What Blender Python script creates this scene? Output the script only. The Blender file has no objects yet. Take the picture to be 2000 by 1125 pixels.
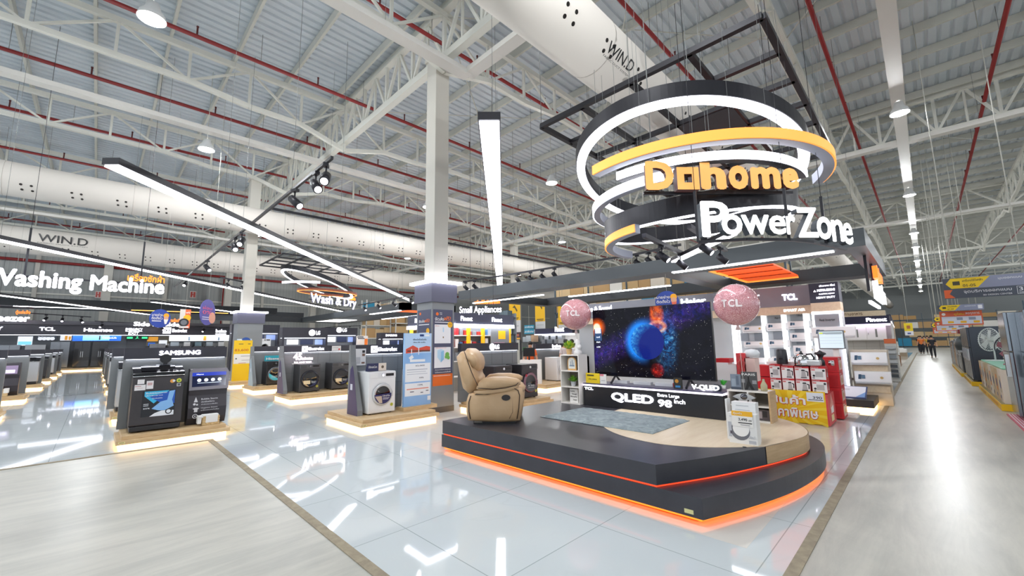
import bpy, bmesh, math, random
from mathutils import Vector, Matrix
random.seed(7)
SC = bpy.context.scene
COL = SC.collection
PI = math.pi
# ------------------------------------------------------------------ camera
H = 1.6
FPX = 803.487
RX = Vector((0.7070445, 0.0834645, 0.7022263))
RY = Vector((-0.7070292, 0.1031810, 0.6996166))
RZ = Vector((-0.0140633, -0.9911546, 0.1319654))
R3 = Matrix((RX, RY, RZ))                       # camera (right, down, forward) -> world
cam_d = bpy.data.cameras.new('camera'); cam = bpy.data.objects.new('camera', cam_d); COL.objects.link(cam)
cam_d.lens = 36 * FPX / 2000; cam_d.sensor_width = 36; cam_d.clip_start = 0.05; cam_d.clip_end = 500
rt, dn, fw = R3.col[0], R3.col[1], R3.col[2]
M = Matrix((rt, -dn, -fw)).transposed().to_4x4(); M.translation = Vector((0, 0, H)); cam.matrix_world = M
SC.camera = cam
SC.view_settings.view_transform = 'Standard'; SC.view_settings.look = 'None'
SC.view_settings.exposure = 0.36; SC.view_settings.gamma = 1.0
SC.view_settings.use_curve_mapping = False
# ------------------------------------------------------------------ world: added pale fill light, let in where the unseen walls are left out
W = bpy.data.worlds.new('world'); SC.world = W; W.use_nodes = True
W.node_tree.nodes['Background'].inputs[0].default_value = (0.86, 0.92, 1.0, 1)
W.node_tree.nodes['Background'].inputs[1].default_value = 1.0
HIGHBAY_W = 290.0
try:
    SC.cycles.max_bounces = 7; SC.cycles.diffuse_bounces = 4; SC.cycles.glossy_bounces = 4
    SC.cycles.transparent_max_bounces = 8; SC.cycles.sample_clamp_indirect = 6
except Exception: pass

def ray(u, v):
    return R3 @ Vector((u - 1000, v - 562.5, FPX))
def P(u, v, z=0.0):
    d = ray(u, v); t = (z - H) / d.z; return Vector((0, 0, H)) + d * t
def PX(u, v, x):
    d = ray(u, v); return Vector((0, 0, H)) + d * (x / d.x)
def PY(u, v, y):
    d = ray(u, v); return Vector((0, 0, H)) + d * (y / d.y)
# ------------------------------------------------------------------ materials
MC = {}
def srgb(h):
    if isinstance(h, str):
        h = h.lstrip('#'); c = [int(h[i:i+2], 16) / 255 for i in (0, 2, 4)]
        return tuple(x / 12.92 if x <= .04045 else ((x + .055) / 1.055) ** 2.4 for x in c)
    return tuple(h)
def mat(color, rough=.5, metal=0., emit=0., alpha=1., trans=0., coat=0., ecol=None):
    key = (color, rough, metal, emit, alpha, trans, coat, ecol)
    if key in MC: return MC[key]
    m = bpy.data.materials.new('m_%03d' % len(MC)); m.use_nodes = True
    b = m.node_tree.nodes['Principled BSDF']; c = srgb(color)
    b.inputs['Base Color'].default_value = (*c, 1); b.inputs['Roughness'].default_value = rough
    b.inputs['Metallic'].default_value = metal
    if emit:
        b.inputs['Emission Color'].default_value = (*srgb(ecol or color), 1); b.inputs['Emission Strength'].default_value = emit
    if alpha < 1: b.inputs['Alpha'].default_value = alpha
    if trans: b.inputs['Transmission Weight'].default_value = trans
    if coat: b.inputs['Coat Weight'].default_value = coat
    MC[key] = m; return m
def nodemat(name):
    m = bpy.data.materials.new(name); m.use_nodes = True
    nt = m.node_tree; return m, nt, nt.nodes['Principled BSDF']
def ramp(nt, fac, stops):
    r = nt.nodes.new('ShaderNodeValToRGB'); nt.links.new(fac, r.inputs[0])
    e = r.color_ramp.elements
    while len(e) < len(stops): e.new(.5)
    for k, (p, c) in enumerate(stops): e[k].position = p; e[k].color = (*srgb(c), 1)
    return r.outputs[0]
def noise(nt, scale, detail=4, rough=.6, vec=None, dist=0):
    n = nt.nodes.new('ShaderNodeTexNoise'); n.inputs['Scale'].default_value = scale; n.inputs['Detail'].default_value = detail
    n.inputs['Roughness'].default_value = rough; n.inputs['Distortion'].default_value = dist
    if vec: nt.links.new(vec, n.inputs['Vector'])
    return n.outputs['Fac']
def objco(nt, scale=(1, 1, 1)):
    t = nt.nodes.new('ShaderNodeTexCoord'); mp = nt.nodes.new('ShaderNodeMapping'); mp.inputs['Scale'].default_value = scale
    nt.links.new(t.outputs['Object'], mp.inputs[0]); return mp.outputs[0]
def mixc(nt, fac, a, b, mode='MIX'):
    n = nt.nodes.new('ShaderNodeMix'); n.data_type = 'RGBA'; n.blend_type = mode
    for s, x in ((0, fac), (6, a), (7, b)):
        if isinstance(x, (int, float)): n.inputs[s].default_value = x
        elif isinstance(x, (str, tuple)): n.inputs[s].default_value = (*srgb(x), 1)
        else: nt.links.new(x, n.inputs[s])
    return n.outputs[2]

def m_concrete():
    m, nt, b = nodemat('polished_concrete'); co = objco(nt, (1, 1, 1))
    big = noise(nt, .55, 6, .62, co, .6); st = noise(nt, 2.2, 8, .7, objco(nt, (.35, 2.2, 1)), .4)
    c = ramp(nt, big, [(.3, '#a5a59d'), (.5, '#bcbab0'), (.72, '#cbc8bd')])
    c = mixc(nt, .5, c, ramp(nt, st, [(.35, '#a3a49e'), (.62, '#cccac0')]))
    nt.links.new(c, b.inputs['Base Color'])
    r = nt.nodes.new('ShaderNodeMapRange'); nt.links.new(st, r.inputs[0]); r.inputs[3].default_value = .24; r.inputs[4].default_value = .4
    nt.links.new(r.outputs[0], b.inputs['Roughness']); b.inputs['Specular IOR Level'].default_value = .25
    return m
def m_tile(c1, c2, grout, size, off, vein, rough=.045):
    m, nt, b = nodemat('glazed_tile'); co = objco(nt)
    t = nt.nodes.new('ShaderNodeTexBrick'); t.offset = 0; t.squash = 1
    mp = nt.nodes.new('ShaderNodeMapping'); mp.inputs['Location'].default_value = (off[0], off[1], 0); nt.links.new(co, mp.inputs[0]); nt.links.new(mp.outputs[0], t.inputs['Vector'])
    t.inputs['Scale'].default_value = 1; t.inputs['Brick Width'].default_value = size; t.inputs['Row Height'].default_value = size
    t.inputs['Mortar Size'].default_value = .004; t.inputs['Mortar Smooth'].default_value = 0
    t.inputs['Color1'].default_value = (*srgb(c1), 1); t.inputs['Color2'].default_value = (*srgb(c2), 1); t.inputs['Mortar'].default_value = (*srgb(grout), 1)
    v = noise(nt, .5, 3, .5, co, .8)
    vc = ramp(nt, v, [(.494, '#000000'), (.5, '#8a8a8a'), (.506, '#000000')])
    nt.links.new(mixc(nt, vc, t.outputs['Color'], vein), b.inputs['Base Color'])
    b.inputs['Roughness'].default_value = rough; b.inputs['Specular IOR Level'].default_value = .75
    return m
def m_wood(a, c, rough=.4, sc=(1, 12, 12)):
    m, nt, b = nodemat('light_wood'); co = objco(nt, sc)
    n = noise(nt, 1.6, 5, .6, co, .5)
    nt.links.new(ramp(nt, n, [(.3, a), (.7, c)]), b.inputs['Base Color']); b.inputs['Roughness'].default_value = rough
    return m
def m_noise(a, c, sc, rough=.6, name='mottled', metal=0, lo=.35, hi=.65, bump=0):
    m, nt, b = nodemat(name); n = noise(nt, sc, 5, .6, objco(nt))
    nt.links.new(ramp(nt, n, [(lo, a), (hi, c)]), b.inputs['Base Color']); b.inputs['Roughness'].default_value = rough; b.inputs['Metallic'].default_value = metal
    if bump:
        k = nt.nodes.new('ShaderNodeBump'); k.inputs['Strength'].default_value = bump; k.inputs['Distance'].default_value = .02
        nt.links.new(n, k.inputs['Height']); nt.links.new(k.outputs[0], b.inputs['Normal'])
    return m
CONC = m_concrete()
TILE_G = m_tile('#cdd5d8', '#d2dadc', '#a3adaf', 1.2, (.35, .2), '#c3ccce')
TILE_W = m_tile('#dedad2', '#e3dfd8', '#c8c4bc', 1.2, (.35, .2), '#d2cdc4', .06)
CURB = m_noise('#8d8270', '#a1967f', 14, .8, 'stone_kerb')
ROOF = m_noise('#c6d0d8', '#d4dce2', .35, .5, 'metal_roof_sheet')
STEEL = mat('#dcdcd3', .5); STEEL_D = mat('#c9c9c0', .5); WIRE = mat('#8b8d8c', .5, .5)
WOOD = m_wood('#c7a87c', '#d8bd93', .4, (3, 3, 14)); WOODL = m_wood('#d6c1a2', '#e3d2b6', .35, (1.2, 9, 9))
WOODE = m_wood('#b99870', '#cdae85', .4, (2, 2, 22))
DK = m_noise('#34343b', '#3c3c43', 3, .33, 'charcoal_laminate'); DK2 = mat('#3a3a44', .5); HEAD = mat('#35353f', .5)
PANEL = mat('#7b7e80', .5); GREY = mat('#8f9293', .5); WHITE = mat('#eceae6', .4); BLACK = mat('#131316', .35); CHAR = mat('#2a2b30', .4)
LED = mat('#ffffff', .5, 0, 9.0, ecol='#f4f6ff'); LEDS = mat('#ffffff', .5, 0, 4.5, ecol='#f2f3ff'); LEDW = mat('#ffdca0', .5, 0, 5.0, ecol='#ffd089')
LET = mat('#ffffff', .5, 0, 3.0, ecol='#f4f4ff'); ORL = mat('#ffab52', .5, 0, .8, ecol='#ffa044'); ORS = mat('#ff5a14', .5, 0, 2.2, ecol='#ff4a10')
CHROME = mat('#d8d8da', .12, 1); STEELP = mat('#b4b7ba', .28, .9); RED = mat('#8c2222', .45); BLK_M = mat('#26262c', .42, .3)
GLASSD = mat('#0b0c12', .05, 0, 0, 1, 0, .6)

# ------------------------------------------------------------------ mesh builder
ORG = {}
class MB:
    def __init__(s): s.v = []; s.f = []; s.m = []; s.sm = []
    def add(s, vs, fs, m=0, smooth=False):
        k = len(s.v); s.v += [Vector(p) for p in vs]
        for f in fs: s.f.append([i + k for i in f]); s.m.append(m); s.sm.append(smooth)
        return s
    def box(s, a, b, m=0):
        x0, y0, z0 = (min(a[i], b[i]) for i in range(3)); x1, y1, z1 = (max(a[i], b[i]) for i in range(3))
        return s.add([(x0,y0,z0),(x1,y0,z0),(x1,y1,z0),(x0,y1,z0),(x0,y0,z1),(x1,y0,z1),(x1,y1,z1),(x0,y1,z1)],
                     [(0,3,2,1),(4,5,6,7),(0,1,5,4),(1,2,6,5),(2,3,7,6),(3,0,4,7)], m)
    def bar(s, p, q, w, h=None, m=0, up=(0, 0, 1)):
        p, q = Vector(p), Vector(q); h = h or w; d = (q - p).normalized(); u = Vector(up)
        if abs(d.dot(u)) > .98: u = Vector((1, 0, 0))
        a = d.cross(u).normalized() * (w / 2); b = a.cross(d).normalized() * (h / 2)
        vs = [c + sx * a + sy * b for c in (p, q) for sx, sy in ((-1,-1),(1,-1),(1,1),(-1,1))]
        return s.add(vs, [(3,2,1,0),(4,5,6,7),(0,1,5,4),(1,2,6,5),(2,3,7,6),(3,0,4,7)], m)
    def cyl(s, p, q, r, r2=None, n=16, m=0, caps=True, smooth=True):
        p, q = Vector(p), Vector(q); r2 = r if r2 is None else r2; d = (q - p).normalized()
        u = d.orthogonal().normalized(); w = d.cross(u)
        vs = []
        for c, rr in ((p, r), (q, r2)):
            for i in range(n):
                t = 2 * PI * i / n; vs.append(c + (u * math.cos(t) + w * math.sin(t)) * rr)
        s.add(vs, [(i, (i+1) % n, n + (i+1) % n, n + i) for i in range(n)], m, smooth)
        if caps:
            k = len(s.v) - 2 * n
            s.f += [[k + i for i in range(n)][::-1], [k + n + i for i in range(n)]]; s.m += [m, m]; s.sm += [False, False]
        return s
    def tube(s, path, r, n=8, m=0, closed=False):
        path = [Vector(p) for p in path]; N = len(path); vs = []; prev = None
        for i in range(N):
            a = path[(i - 1) % N] if (closed or i) else path[0]; b = path[(i + 1) % N] if (closed or i < N - 1) else path[-1]
            d = (b - a).normalized()
            if prev is None: u = d.orthogonal().normalized()
            else: u = (prev - d * prev.dot(d)).normalized()
            prev = u; w = d.cross(u)
            rr = r(i / max(1, N - 1)) if callable(r) else r
            for k in range(n):
                t = 2 * PI * k / n; vs.append(path[i] + (u * math.cos(t) + w * math.sin(t)) * rr)
        fs = []
        for i in range(N if closed else N - 1):
            j = (i + 1) % N
            for k in range(n): fs.append((i*n + k, i*n + (k+1) % n, j*n + (k+1) % n, j*n + k))
        s.add(vs, fs, m, True)
        if not closed:
            k0 = len(s.v) - N * n
            s.f += [[k0 + k for k in range(n)][::-1], [k0 + (N-1)*n + k for k in range(n)]]; s.m += [m, m]; s.sm += [False, False]
        return s
    def prism(s, pts, o, u, v, n, m=0, mside=None):
        """polygon pts (a,b) in plane o + a*u + b*v, extruded by vector n"""
        o, u, v, n = Vector(o), Vector(u), Vector(v), Vector(n); k = len(pts)
        base = [o + u * a + v * b for a, b in pts]
        if u.cross(v).dot(n) < 0: base.reverse()
        s.add(base + [p + n for p in base], [tuple(range(k))[::-1], tuple(range(k, 2*k))], m)
        s.add(base + [p + n for p in base], [(i, (i+1) % k, k + (i+1) % k, k + i) for i in range(k)], m if mside is None else mside)
        return s
    def lathe(s, prof, o, n=20, m=0, axis=(0, 0, 1), sx=1, sy=1):
        o = Vector(o); ax = Vector(axis).normalized(); u = ax.orthogonal().normalized() if abs(ax.z) < .99 else Vector((1,0,0)); w = ax.cross(u)
        vs = []
        for r, h in prof:
            for i in range(n):
                t = 2 * PI * i / n; vs.append(o + ax * h + u * (r * math.cos(t) * sx) + w * (r * math.sin(t) * sy))
        fs = []
        for j in range(len(prof) - 1):
            for i in range(n): fs.append((j*n + i, j*n + (i+1) % n, (j+1)*n + (i+1) % n, (j+1)*n + i))
        return s.add(vs, fs, m, True)
    def sphere(s, c, r, n=16, m=0, sc=(1, 1, 1)):
        c = Vector(c); k = n // 2; vs = []; fs = []
        for j in range(k + 1):
            a = PI * j / k
            for i in range(n):
                t = 2 * PI * i / n; vs.append(c + Vector((math.sin(a)*math.cos(t)*r*sc[0], math.sin(a)*math.sin(t)*r*sc[1], math.cos(a)*r*sc[2])))
        for j in range(k):
            for i in range(n): fs.append((j*n + i, (j+1)*n + i, (j+1)*n + (i+1) % n, j*n + (i+1) % n))
        return s.add(vs, fs, m, True)
    def puff(s, prof, o, u, v, l, w, m=0, k=9, pw=5, pinch=0.0):
        """soft cushion: profile (a,b) in plane o,u,v swept w along l with rounded ends"""
        o, u, v, l = Vector(o), Vector(u), Vector(v), Vector(l); n = len(prof)
        ca = sum(p[0] for p in prof) / n; cb = sum(p[1] for p in prof) / n; vs = []
        for i in range(k):
            t = -1 + 2 * i / (k - 1); tt = math.sin(t * PI / 2); q = max(.02, (1 - abs(tt) ** pw)) ** (1 / 2.6)
            q = q if i not in (0, k - 1) else .55
            for a, b in prof: vs.append(o + l * (w * (tt + 1) / 2) + u * (ca + (a - ca) * q) + v * (cb + (b - cb) * q))
        fs = [(i*n + j, i*n + (j+1) % n, (i+1)*n + (j+1) % n, (i+1)*n + j) for i in range(k - 1) for j in range(n)]
        s.add(vs, fs, m, True); k0 = len(s.v) - k * n
        s.f += [[k0 + j for j in range(n)][::-1], [k0 + (k-1)*n + j for j in range(n)]]; s.m += [m, m]; s.sm += [True, True]
        return s
    def text(s, body, o, u, v, w=None, h=None, m=0, d=.01, bold=0., align='L', shear=0., sp=1.):
        """letters: baseline-left corner of the bounding box at o, u along the line, v up; scaled to w and/or h"""
        cu = bpy.data.curves.new('t', 'FONT'); cu.body = body; cu.size = 1; cu.resolution_u = 3; cu.shear = shear; cu.space_character = sp
        ob = bpy.data.objects.new('t', cu); me = bpy.data.meshes.new_from_object(ob)
        vs = [p.co.copy() for p in me.vertices]; fs = [tuple(p.vertices) for p in me.polygons]
        ed = {}
        for f in fs:
            for i in range(len(f)):
                a, b = f[i], f[(i+1) % len(f)]; ed[(a, b)] = ed.get((a, b), 0) + 1
        if bold > 0:                                  # heavier strokes: the outline repeated round a small circle
            n0 = len(vs); v0, f0 = vs, fs; vs = list(v0); fs = list(f0); K = 8 if d > .004 else 4
            for k in range(K):
                dv = Vector((math.cos(2 * PI * k / K), math.sin(2 * PI * k / K), 0)) * bold
                vs += [p + dv + Vector((0, 0, .00025 * (k + 1))) for p in v0]; fs += [tuple(i + n0 * (k + 1) for i in f) for f in f0]
        bpy.data.objects.remove(ob); bpy.data.curves.remove(cu); bpy.data.meshes.remove(me)
        if not vs: return s
        x0 = min(p.x for p in vs); x1 = max(p.x for p in vs); y0 = min(p.y for p in vs); y1 = max(p.y for p in vs)
        sx = (w / (x1 - x0)) if w else None; sy = (h / (y1 - y0)) if h else None
        sx = sx or sy; sy = sy or sx
        o, u, v = Vector(o), Vector(u), Vector(v); n = u.cross(v).normalized()
        W_ = (x1 - x0) * sx; sh = {'L': 0, 'C': -W_ / 2, 'R': -W_}[align]
        base = [o + u * ((p.x - x0) * sx + sh) + v * ((p.y - y0) * sy) + n * p.z for p in vs]
        s.add([p + n * d for p in base], fs, m)
        if d > .004:
            bd = [(a, b) for (a, b) in ed if (b, a) not in ed]; idx = {}; q = []
            for e in bd:
                for a in e:
                    if a not in idx: idx[a] = len(q); q.append(base[a])
            nq = len(q)
            s.add(q + [p + n * d for p in q], [(idx[a], idx[b], nq + idx[b], nq + idx[a]) for a, b in bd], m + (1 if getattr(s, 'side', False) else 0))
        return s
    def build(s, name, mats, parent=None, label=None, cat=None, group=None, kind=None, bevel=0., seg=2, sub=0, org=None):
        me = bpy.data.meshes.new(name); o = bpy.data.objects.new(name, me); COL.objects.link(o)
        if parent is not None: off = ORG[parent]; 
        elif org is not None: off = Vector(org)
        elif s.v: off = Vector(((min(p.x for p in s.v) + max(p.x for p in s.v)) / 2, (min(p.y for p in s.v) + max(p.y for p in s.v)) / 2, min(p.z for p in s.v)))
        else: off = Vector()
        me.from_pydata([p - off for p in s.v], [], s.f)
        for mm in (mats if isinstance(mats, (list, tuple)) else [mats]): me.materials.append(mm)
        me.polygons.foreach_set('material_index', s.m); me.polygons.foreach_set('use_smooth', s.sm); me.update()
        ORG[o] = off
        if parent is not None: o.parent = parent
        else: o.location = off
        if bevel:
            b = o.modifiers.new('b', 'BEVEL'); b.width = bevel; b.segments = seg; b.limit_method = 'ANGLE'; b.angle_limit = .6
        if sub:
            b = o.modifiers.new('s', 'SUBSURF'); b.levels = sub; b.render_levels = sub
        if label: o['label'] = label
        if cat: o['category'] = cat
        if group: o['group'] = group
        if kind: o['kind'] = kind
        return o
def thing(name, label, cat, loc=(0, 0, 0), group=None, rz=0):
    o = bpy.data.objects.new(name, None); COL.objects.link(o); o.location = loc; o.rotation_euler.z = rz; o.empty_display_size = .1
    o['label'] = label; o['category'] = cat
    if group: o['group'] = group
    ORG[o] = Vector(loc); return o
def wires(t, segs, m_=None, name='suspension_wire', n=4):
    for p, q, r in segs: MB().cyl(p, q, r, n=n).build(name, m_ or WIRE, t)
def nth(i):
    L = ['first', 'second', 'third', 'fourth', 'fifth', 'sixth', 'seventh', 'eighth', 'ninth', 'tenth', 'eleventh', 'twelfth', 'thirteenth', 'fourteenth', 'fifteenth', 'sixteenth', 'seventeenth', 'eighteenth', 'nineteenth', 'twentieth']
    return L[i] if i < 20 else 'twenty-' + L[i - 20] if i < 29 else 'thirtieth' if i == 29 else 'thirty-' + L[i - 30]
def lett(t, specs, m_, name='lettering'):
    for body, o, u, w, h, d, b in specs:
        m = MB(); m.text(body, o, u, UZ, w, h, 0, d, b); m.build(name, m_, t)
def proto(name):            # a template built round the origin, placed (and labelled) later
    o = bpy.data.objects.new(name, None); COL.objects.link(o); o.empty_display_size = .1; ORG[o] = Vector((0, 0, 0)); return o
def put(o, loc, rz=0, label=None, cat=None, group=None, scale=1):
    o.location = loc; o.rotation_euler.z = rz
    if scale != 1: o.scale = (scale,) * 3 if not isinstance(scale, tuple) else scale
    if label: o['label'] = label
    if cat: o['category'] = cat
    if group: o['group'] = group
    return o
def copy_tree(o, parent=None):
    c = o.copy(); COL.objects.link(c)
    if parent is not None: c.parent = parent
    for ch in list(o.children): copy_tree(ch, c)
    return c
class Stock:                # first call places the template itself, the next ones copies of it
    def __init__(s, make): s.p = make(); s.used = False
    def __call__(s, *a, **k):
        o = s.p if not s.used else copy_tree(s.src)
        if not s.used: s.used = True; s.src = s.p
        return put(o, *a, **k)
def art(items, o, u, v, w, h, mats, mb=None, d=.002):
    """flat printed graphics: rectangles ('r',x0,y0,x1,y1,m), discs ('c',x,y,r,m), polygons ('p',pts,m), words ('t',x,y,w,h,str,m); fractions of w x h"""
    mb = mb or MB(); o, u, v = Vector(o), Vector(u), Vector(v); n = u.cross(v); k = 0
    for it in items:
        k += 1; oo = o + n * (d * (.3 + .12 * k)); t = it[0]
        q = lambda x, y: oo + u * (x * w) + v * (y * h)
        if t == 'r': _, x0, y0, x1, y1, m = it; mb.add([q(x0, y0), q(x1, y0), q(x1, y1), q(x0, y1)], [(0, 1, 2, 3)], m)
        elif t == 'c':
            _, x, y, r, m = it; mb.add([oo + u * (x*w + r*math.cos(a)) + v * (y*h + r*math.sin(a)) for a in [2*PI*i/20 for i in range(20)]], [tuple(range(20))], m)
        elif t == 'p': _, pts, m = it; mb.add([q(*p) for p in pts], [tuple(range(len(pts)))], m)
        elif t == 't':
            _, x, y, tw, th, body, m = it[:7]; mb.text(body, q(x, y), u, v, tw * w if tw else None, th * h if th else None, m, .0008, it[7] if len(it) > 7 else .012)
    return mb
UX, UY, UZ = Vector((1, 0, 0)), Vector((0, 1, 0)), Vector((0, 0, 1)); NX, NY = -UX, -UY
# faces: looking along +Y one reads a -Y face with u = +X; a -X face with u = -Y
# ================================================================== SHELL
XF, YB = 104.0, 50.0            # far end of the aisle, left-hand long wall
MB().box((-30, -30, -.2), (XF, YB, -.004)).build('floor', CONC, kind='structure', org=(0, 0, 0))
f = MB(); f.box((1.58, .86, -.1), (3.68, 9.05, 0)); f.box((3.68, .86, -.1), (20.2, 1.15, 0)); f.box((-30, 9.05, -.1), (3.68, YB, 0))
f.build('floor_tile_grey', TILE_G, kind='structure', org=(0, 0, 0))
MB().box((3.68, 1.15, -.1), (60, YB, .0005)).build('floor_tile_white', TILE_W, kind='structure', org=(0, 0, 0))
MB().box((1.5, .78, -.05), (1.58, 9.05, .002)).build('trim_1', CURB, kind='structure')
MB().box((1.58, .78, -.05), (60, .86, .002)).build('trim_2', CURB, kind='structure')
MB().box((-30, 8.98, -.05), (1.5, 9.05, .002)).build('trim_3', CURB, kind='structure')
ZR = 10.75; ZW = ZR - .015
r = MB(); ys = []; y = -30.0
while y < YB + 1: ys += [(y, 0), (y + .16, 0), (y + .19, .05), (y + .25, .05)]; y += .28
vs = [(x, yy, ZR + zz) for x in (-30, XF) for yy, zz in ys]; n = len(ys)
r.add(vs, [(i, n + i, n + i + 1, i + 1) for i in range(n - 1)]); r.build('ceiling', ROOF, kind='structure', org=(0, 0, 0))
def siding(): 
    m, nt, b = nodemat('wall_siding'); w = nt.nodes.new('ShaderNodeTexWave'); w.inputs['Scale'].default_value = 1.0; w.wave_profile = 'SAW'
    nt.links.new(objco(nt, (1, 1, 0)), w.inputs[0]); nt.links.new(ramp(nt, w.outputs[1], [(0, '#a2a6a5'), (.9, '#aeb1af'), (1, '#8d9190')]), b.inputs['Base Color']); b.inputs['Roughness'].default_value = .6; return m
SID = siding()
MB().box((-30, YB, -.2), (XF, YB + .2, ZR + .3)).build('wall_back', SID, kind='structure', org=(0, 0, 0))
MB().box((XF, -30, -.2), (XF + .2, YB, ZR + .3)).build('wall_far', SID, kind='structure', org=(0, 0, 0))
# purlins
x = -11.65
while x < 100:
    MB().box((x, -14, ZR - .28), (x + .07, YB, ZR - .02)).build('roof_purlin', STEEL_D, kind='structure'); x += 1.55 if x < 60 else 4.65
# trusses running along the aisle, every 6.25 m, and girders along the column rows
def angle(mb, p, q, w): mb.bar(p, q, w, w * .9)
def x_truss(y, x0, x1, panels, fine):
    t = MB(); zt = ZR - .36; zb = 9.2; L = (x1 - x0) / panels
    zbf = lambda k: zb + (-.45 if k in (0, panels) else 0) + (.18 if abs(k - panels / 2) < panels * .3 else 0)
    t.bar((x0, y, zt), (x1, y, zt), .13, .16)
    for k in range(panels):
        a, b = x0 + k * L, x0 + (k + 1) * L
        t.bar((a, y, zbf(k)), (b, y, zbf(k + 1)), .13, .14)
        if fine:
            t.bar((a, y, zbf(k)), (a, y, zt), .07); 
            if k % 2 == 0: t.bar((a, y, zt), (b, y, zbf(k + 1)), .06)
            else: t.bar((a, y, zbf(k)), (b, y, zt), .06)
        else:
            t.bar((a, y, zbf(k)), (b, y, zt), .07)
    return t.build('roof_truss', STEEL, kind='structure')
def y_girder(x, y0, y1, step):
    t = MB(); zt = ZR - .2; zb = 9.1; n = round((y1 - y0) / step)
    t.bar((x, y0, zt), (x, y1, zt), .2, .2); t.bar((x, y0, zb), (x, y1, zb), .2, .2)
    for k in range(n):
        a, b = y0 + k * step, y0 + (k + 1) * step; mid = (a + b) / 2
        t.bar((x, a, zb), (x, a, zt), .09); t.bar((x, a, zb), (x, mid, zt), .08); t.bar((x, mid, zt), (x, b, zb), .08); t.bar((x, mid, zb), (x, mid, zt), .06)
    return t.build('roof_girder', STEEL, kind='structure')
for k in range(-2, 8):
    y = 2.05 + 6.25 * k
    if y > YB - 1: break
    for j in range(-1, 7):
        if j > 3 and (k > 3 or k < -1): continue
        x_truss(y, 5.9 + 15.5 * j, 5.9 + 15.5 * (j + 1), 10, j < 3)
for j in range(-1, 6): y_girder(5.9 + 15.5 * j, 2.05 - 12.5, 2.05 + 6.25 * 7, 1.5625 if j < 2 else 3.125)
# roof rods bracing between purlins and wind braces
for j in range(0, 5):
    b = MB()
    for k in range(-1, 4):
        x0, y0 = 5.9 + 15.5 * j, 2.05 + 6.25 * k; b.cyl((x0, y0, ZR - .4), (x0 + 7.75, y0 + 6.25, ZR - .4), .018, n=6); b.cyl((x0 + 7.75, y0, ZR - .4), (x0, y0 + 6.25, ZR - .4), .018, n=6)
    b.build('roof_bracing', STEEL_D, kind='structure')
# columns
COLM = mat('#c6c3ba', .55)
for cx, cy in ((5.9, 8.57), (4.55, 21.1), (21.4, 21.05), (21.4, 8.55), (36.9, 8.55), (52.4, 8.55), (36.9, 21.05), (52.4, 21), (67.9, 8.55), (36.9, -10.4), (52.4, -10.4), (67.9, -10.4), (8.5, 47), (0.2, 49), (17, 49)):
    w = .21 if cy < 45 else .28
    c = MB(); c.box((cx - w, cy - w, 0), (cx + w, cy + w, 9.15 if cy < 45 else ZR)); c.box((cx - w - .05, cy - w - .05, 9.1), (cx + w + .05, cy + w + .05, 9.2)); c.build('column', COLM, kind='structure', bevel=.01)
for x in range(-20, 60, 8):          # siding girts and posts on the long wall
    MB().box((x, YB - .25, 0), (x + .25, YB, ZR)).build('wall_post', COLM, kind='structure')
MB().box((-30, YB - .12, 6.0), (60, YB, 6.12)).build('wall_girt', STEEL, kind='structure')
# red sprinkler mains with small upright branches
ordn = ['first', 'second', 'third', 'fourth', 'fifth', 'sixth', 'seventh', 'eighth', 'ninth', 'tenth', 'eleventh', 'twelfth']
for i, (y, x0, x1) in enumerate(((-6.0, 0, 90), (-2.3, 2, 90), (1.2, 2, 90), (4.4, -2, 60), (8.6, -3, 60), (12.9, -6, 60), (17.1, -8, 60), (21.4, -10, 60), (25.8, -12, 60), (30.2, -14, 60), (35, -16, 60), (40, -18, 60))):
    t = thing('sprinkler_pipe', 'red sprinkler pipe under the roof, the %s counted from the right side of the hall' % ordn[i], 'pipe', (x0, y, 9.8), 'red sprinkler pipes')
    MB().cyl((x0, y, 9.8), (x1, y, 9.8), .055, n=10).build('main_pipe', RED, t)
    x = x0 + 1
    if i == 0: b = MB(); o = Vector((x0, y, 9.8)); b.cyl(o + UZ * .04, o + UZ * .28, .022, n=6); b.sphere(o + UZ * .28, .035, 6); SPH = b.build('sprinkler_head', mat('#5a1a1a', .5), t, None); SPH_ = SPH; b = MB(); b.cyl(o + UZ * .05, o + UZ * .9, .008, n=4); PHG = b.build('hanger_rod', WIRE, t)
    while x < min(x1, 34):
        for src, dx in ((SPH, 0), (PHG, 1.5)):
            c = src if (i == 0 and x == x0 + 1) else src.copy()
            if c is not src: COL.objects.link(c)
            c.parent = t; c.location = (x - x0 + dx, 0, 0)
        x += 3.1
t = thing('wall_pipe', 'red fire main running along the long back wall', 'pipe', (-30, YB - .5, 8.6)); MB().cyl((-30, YB - .5, 8.6), (60, YB - .5, 8.6), .12, n=10).build('pipe_run', RED, t)
MB().cyl((8.6, YB - .5, 2), (8.6, YB - .5, 8.6), .12, n=10).build('pipe_drop', RED, t)
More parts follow.
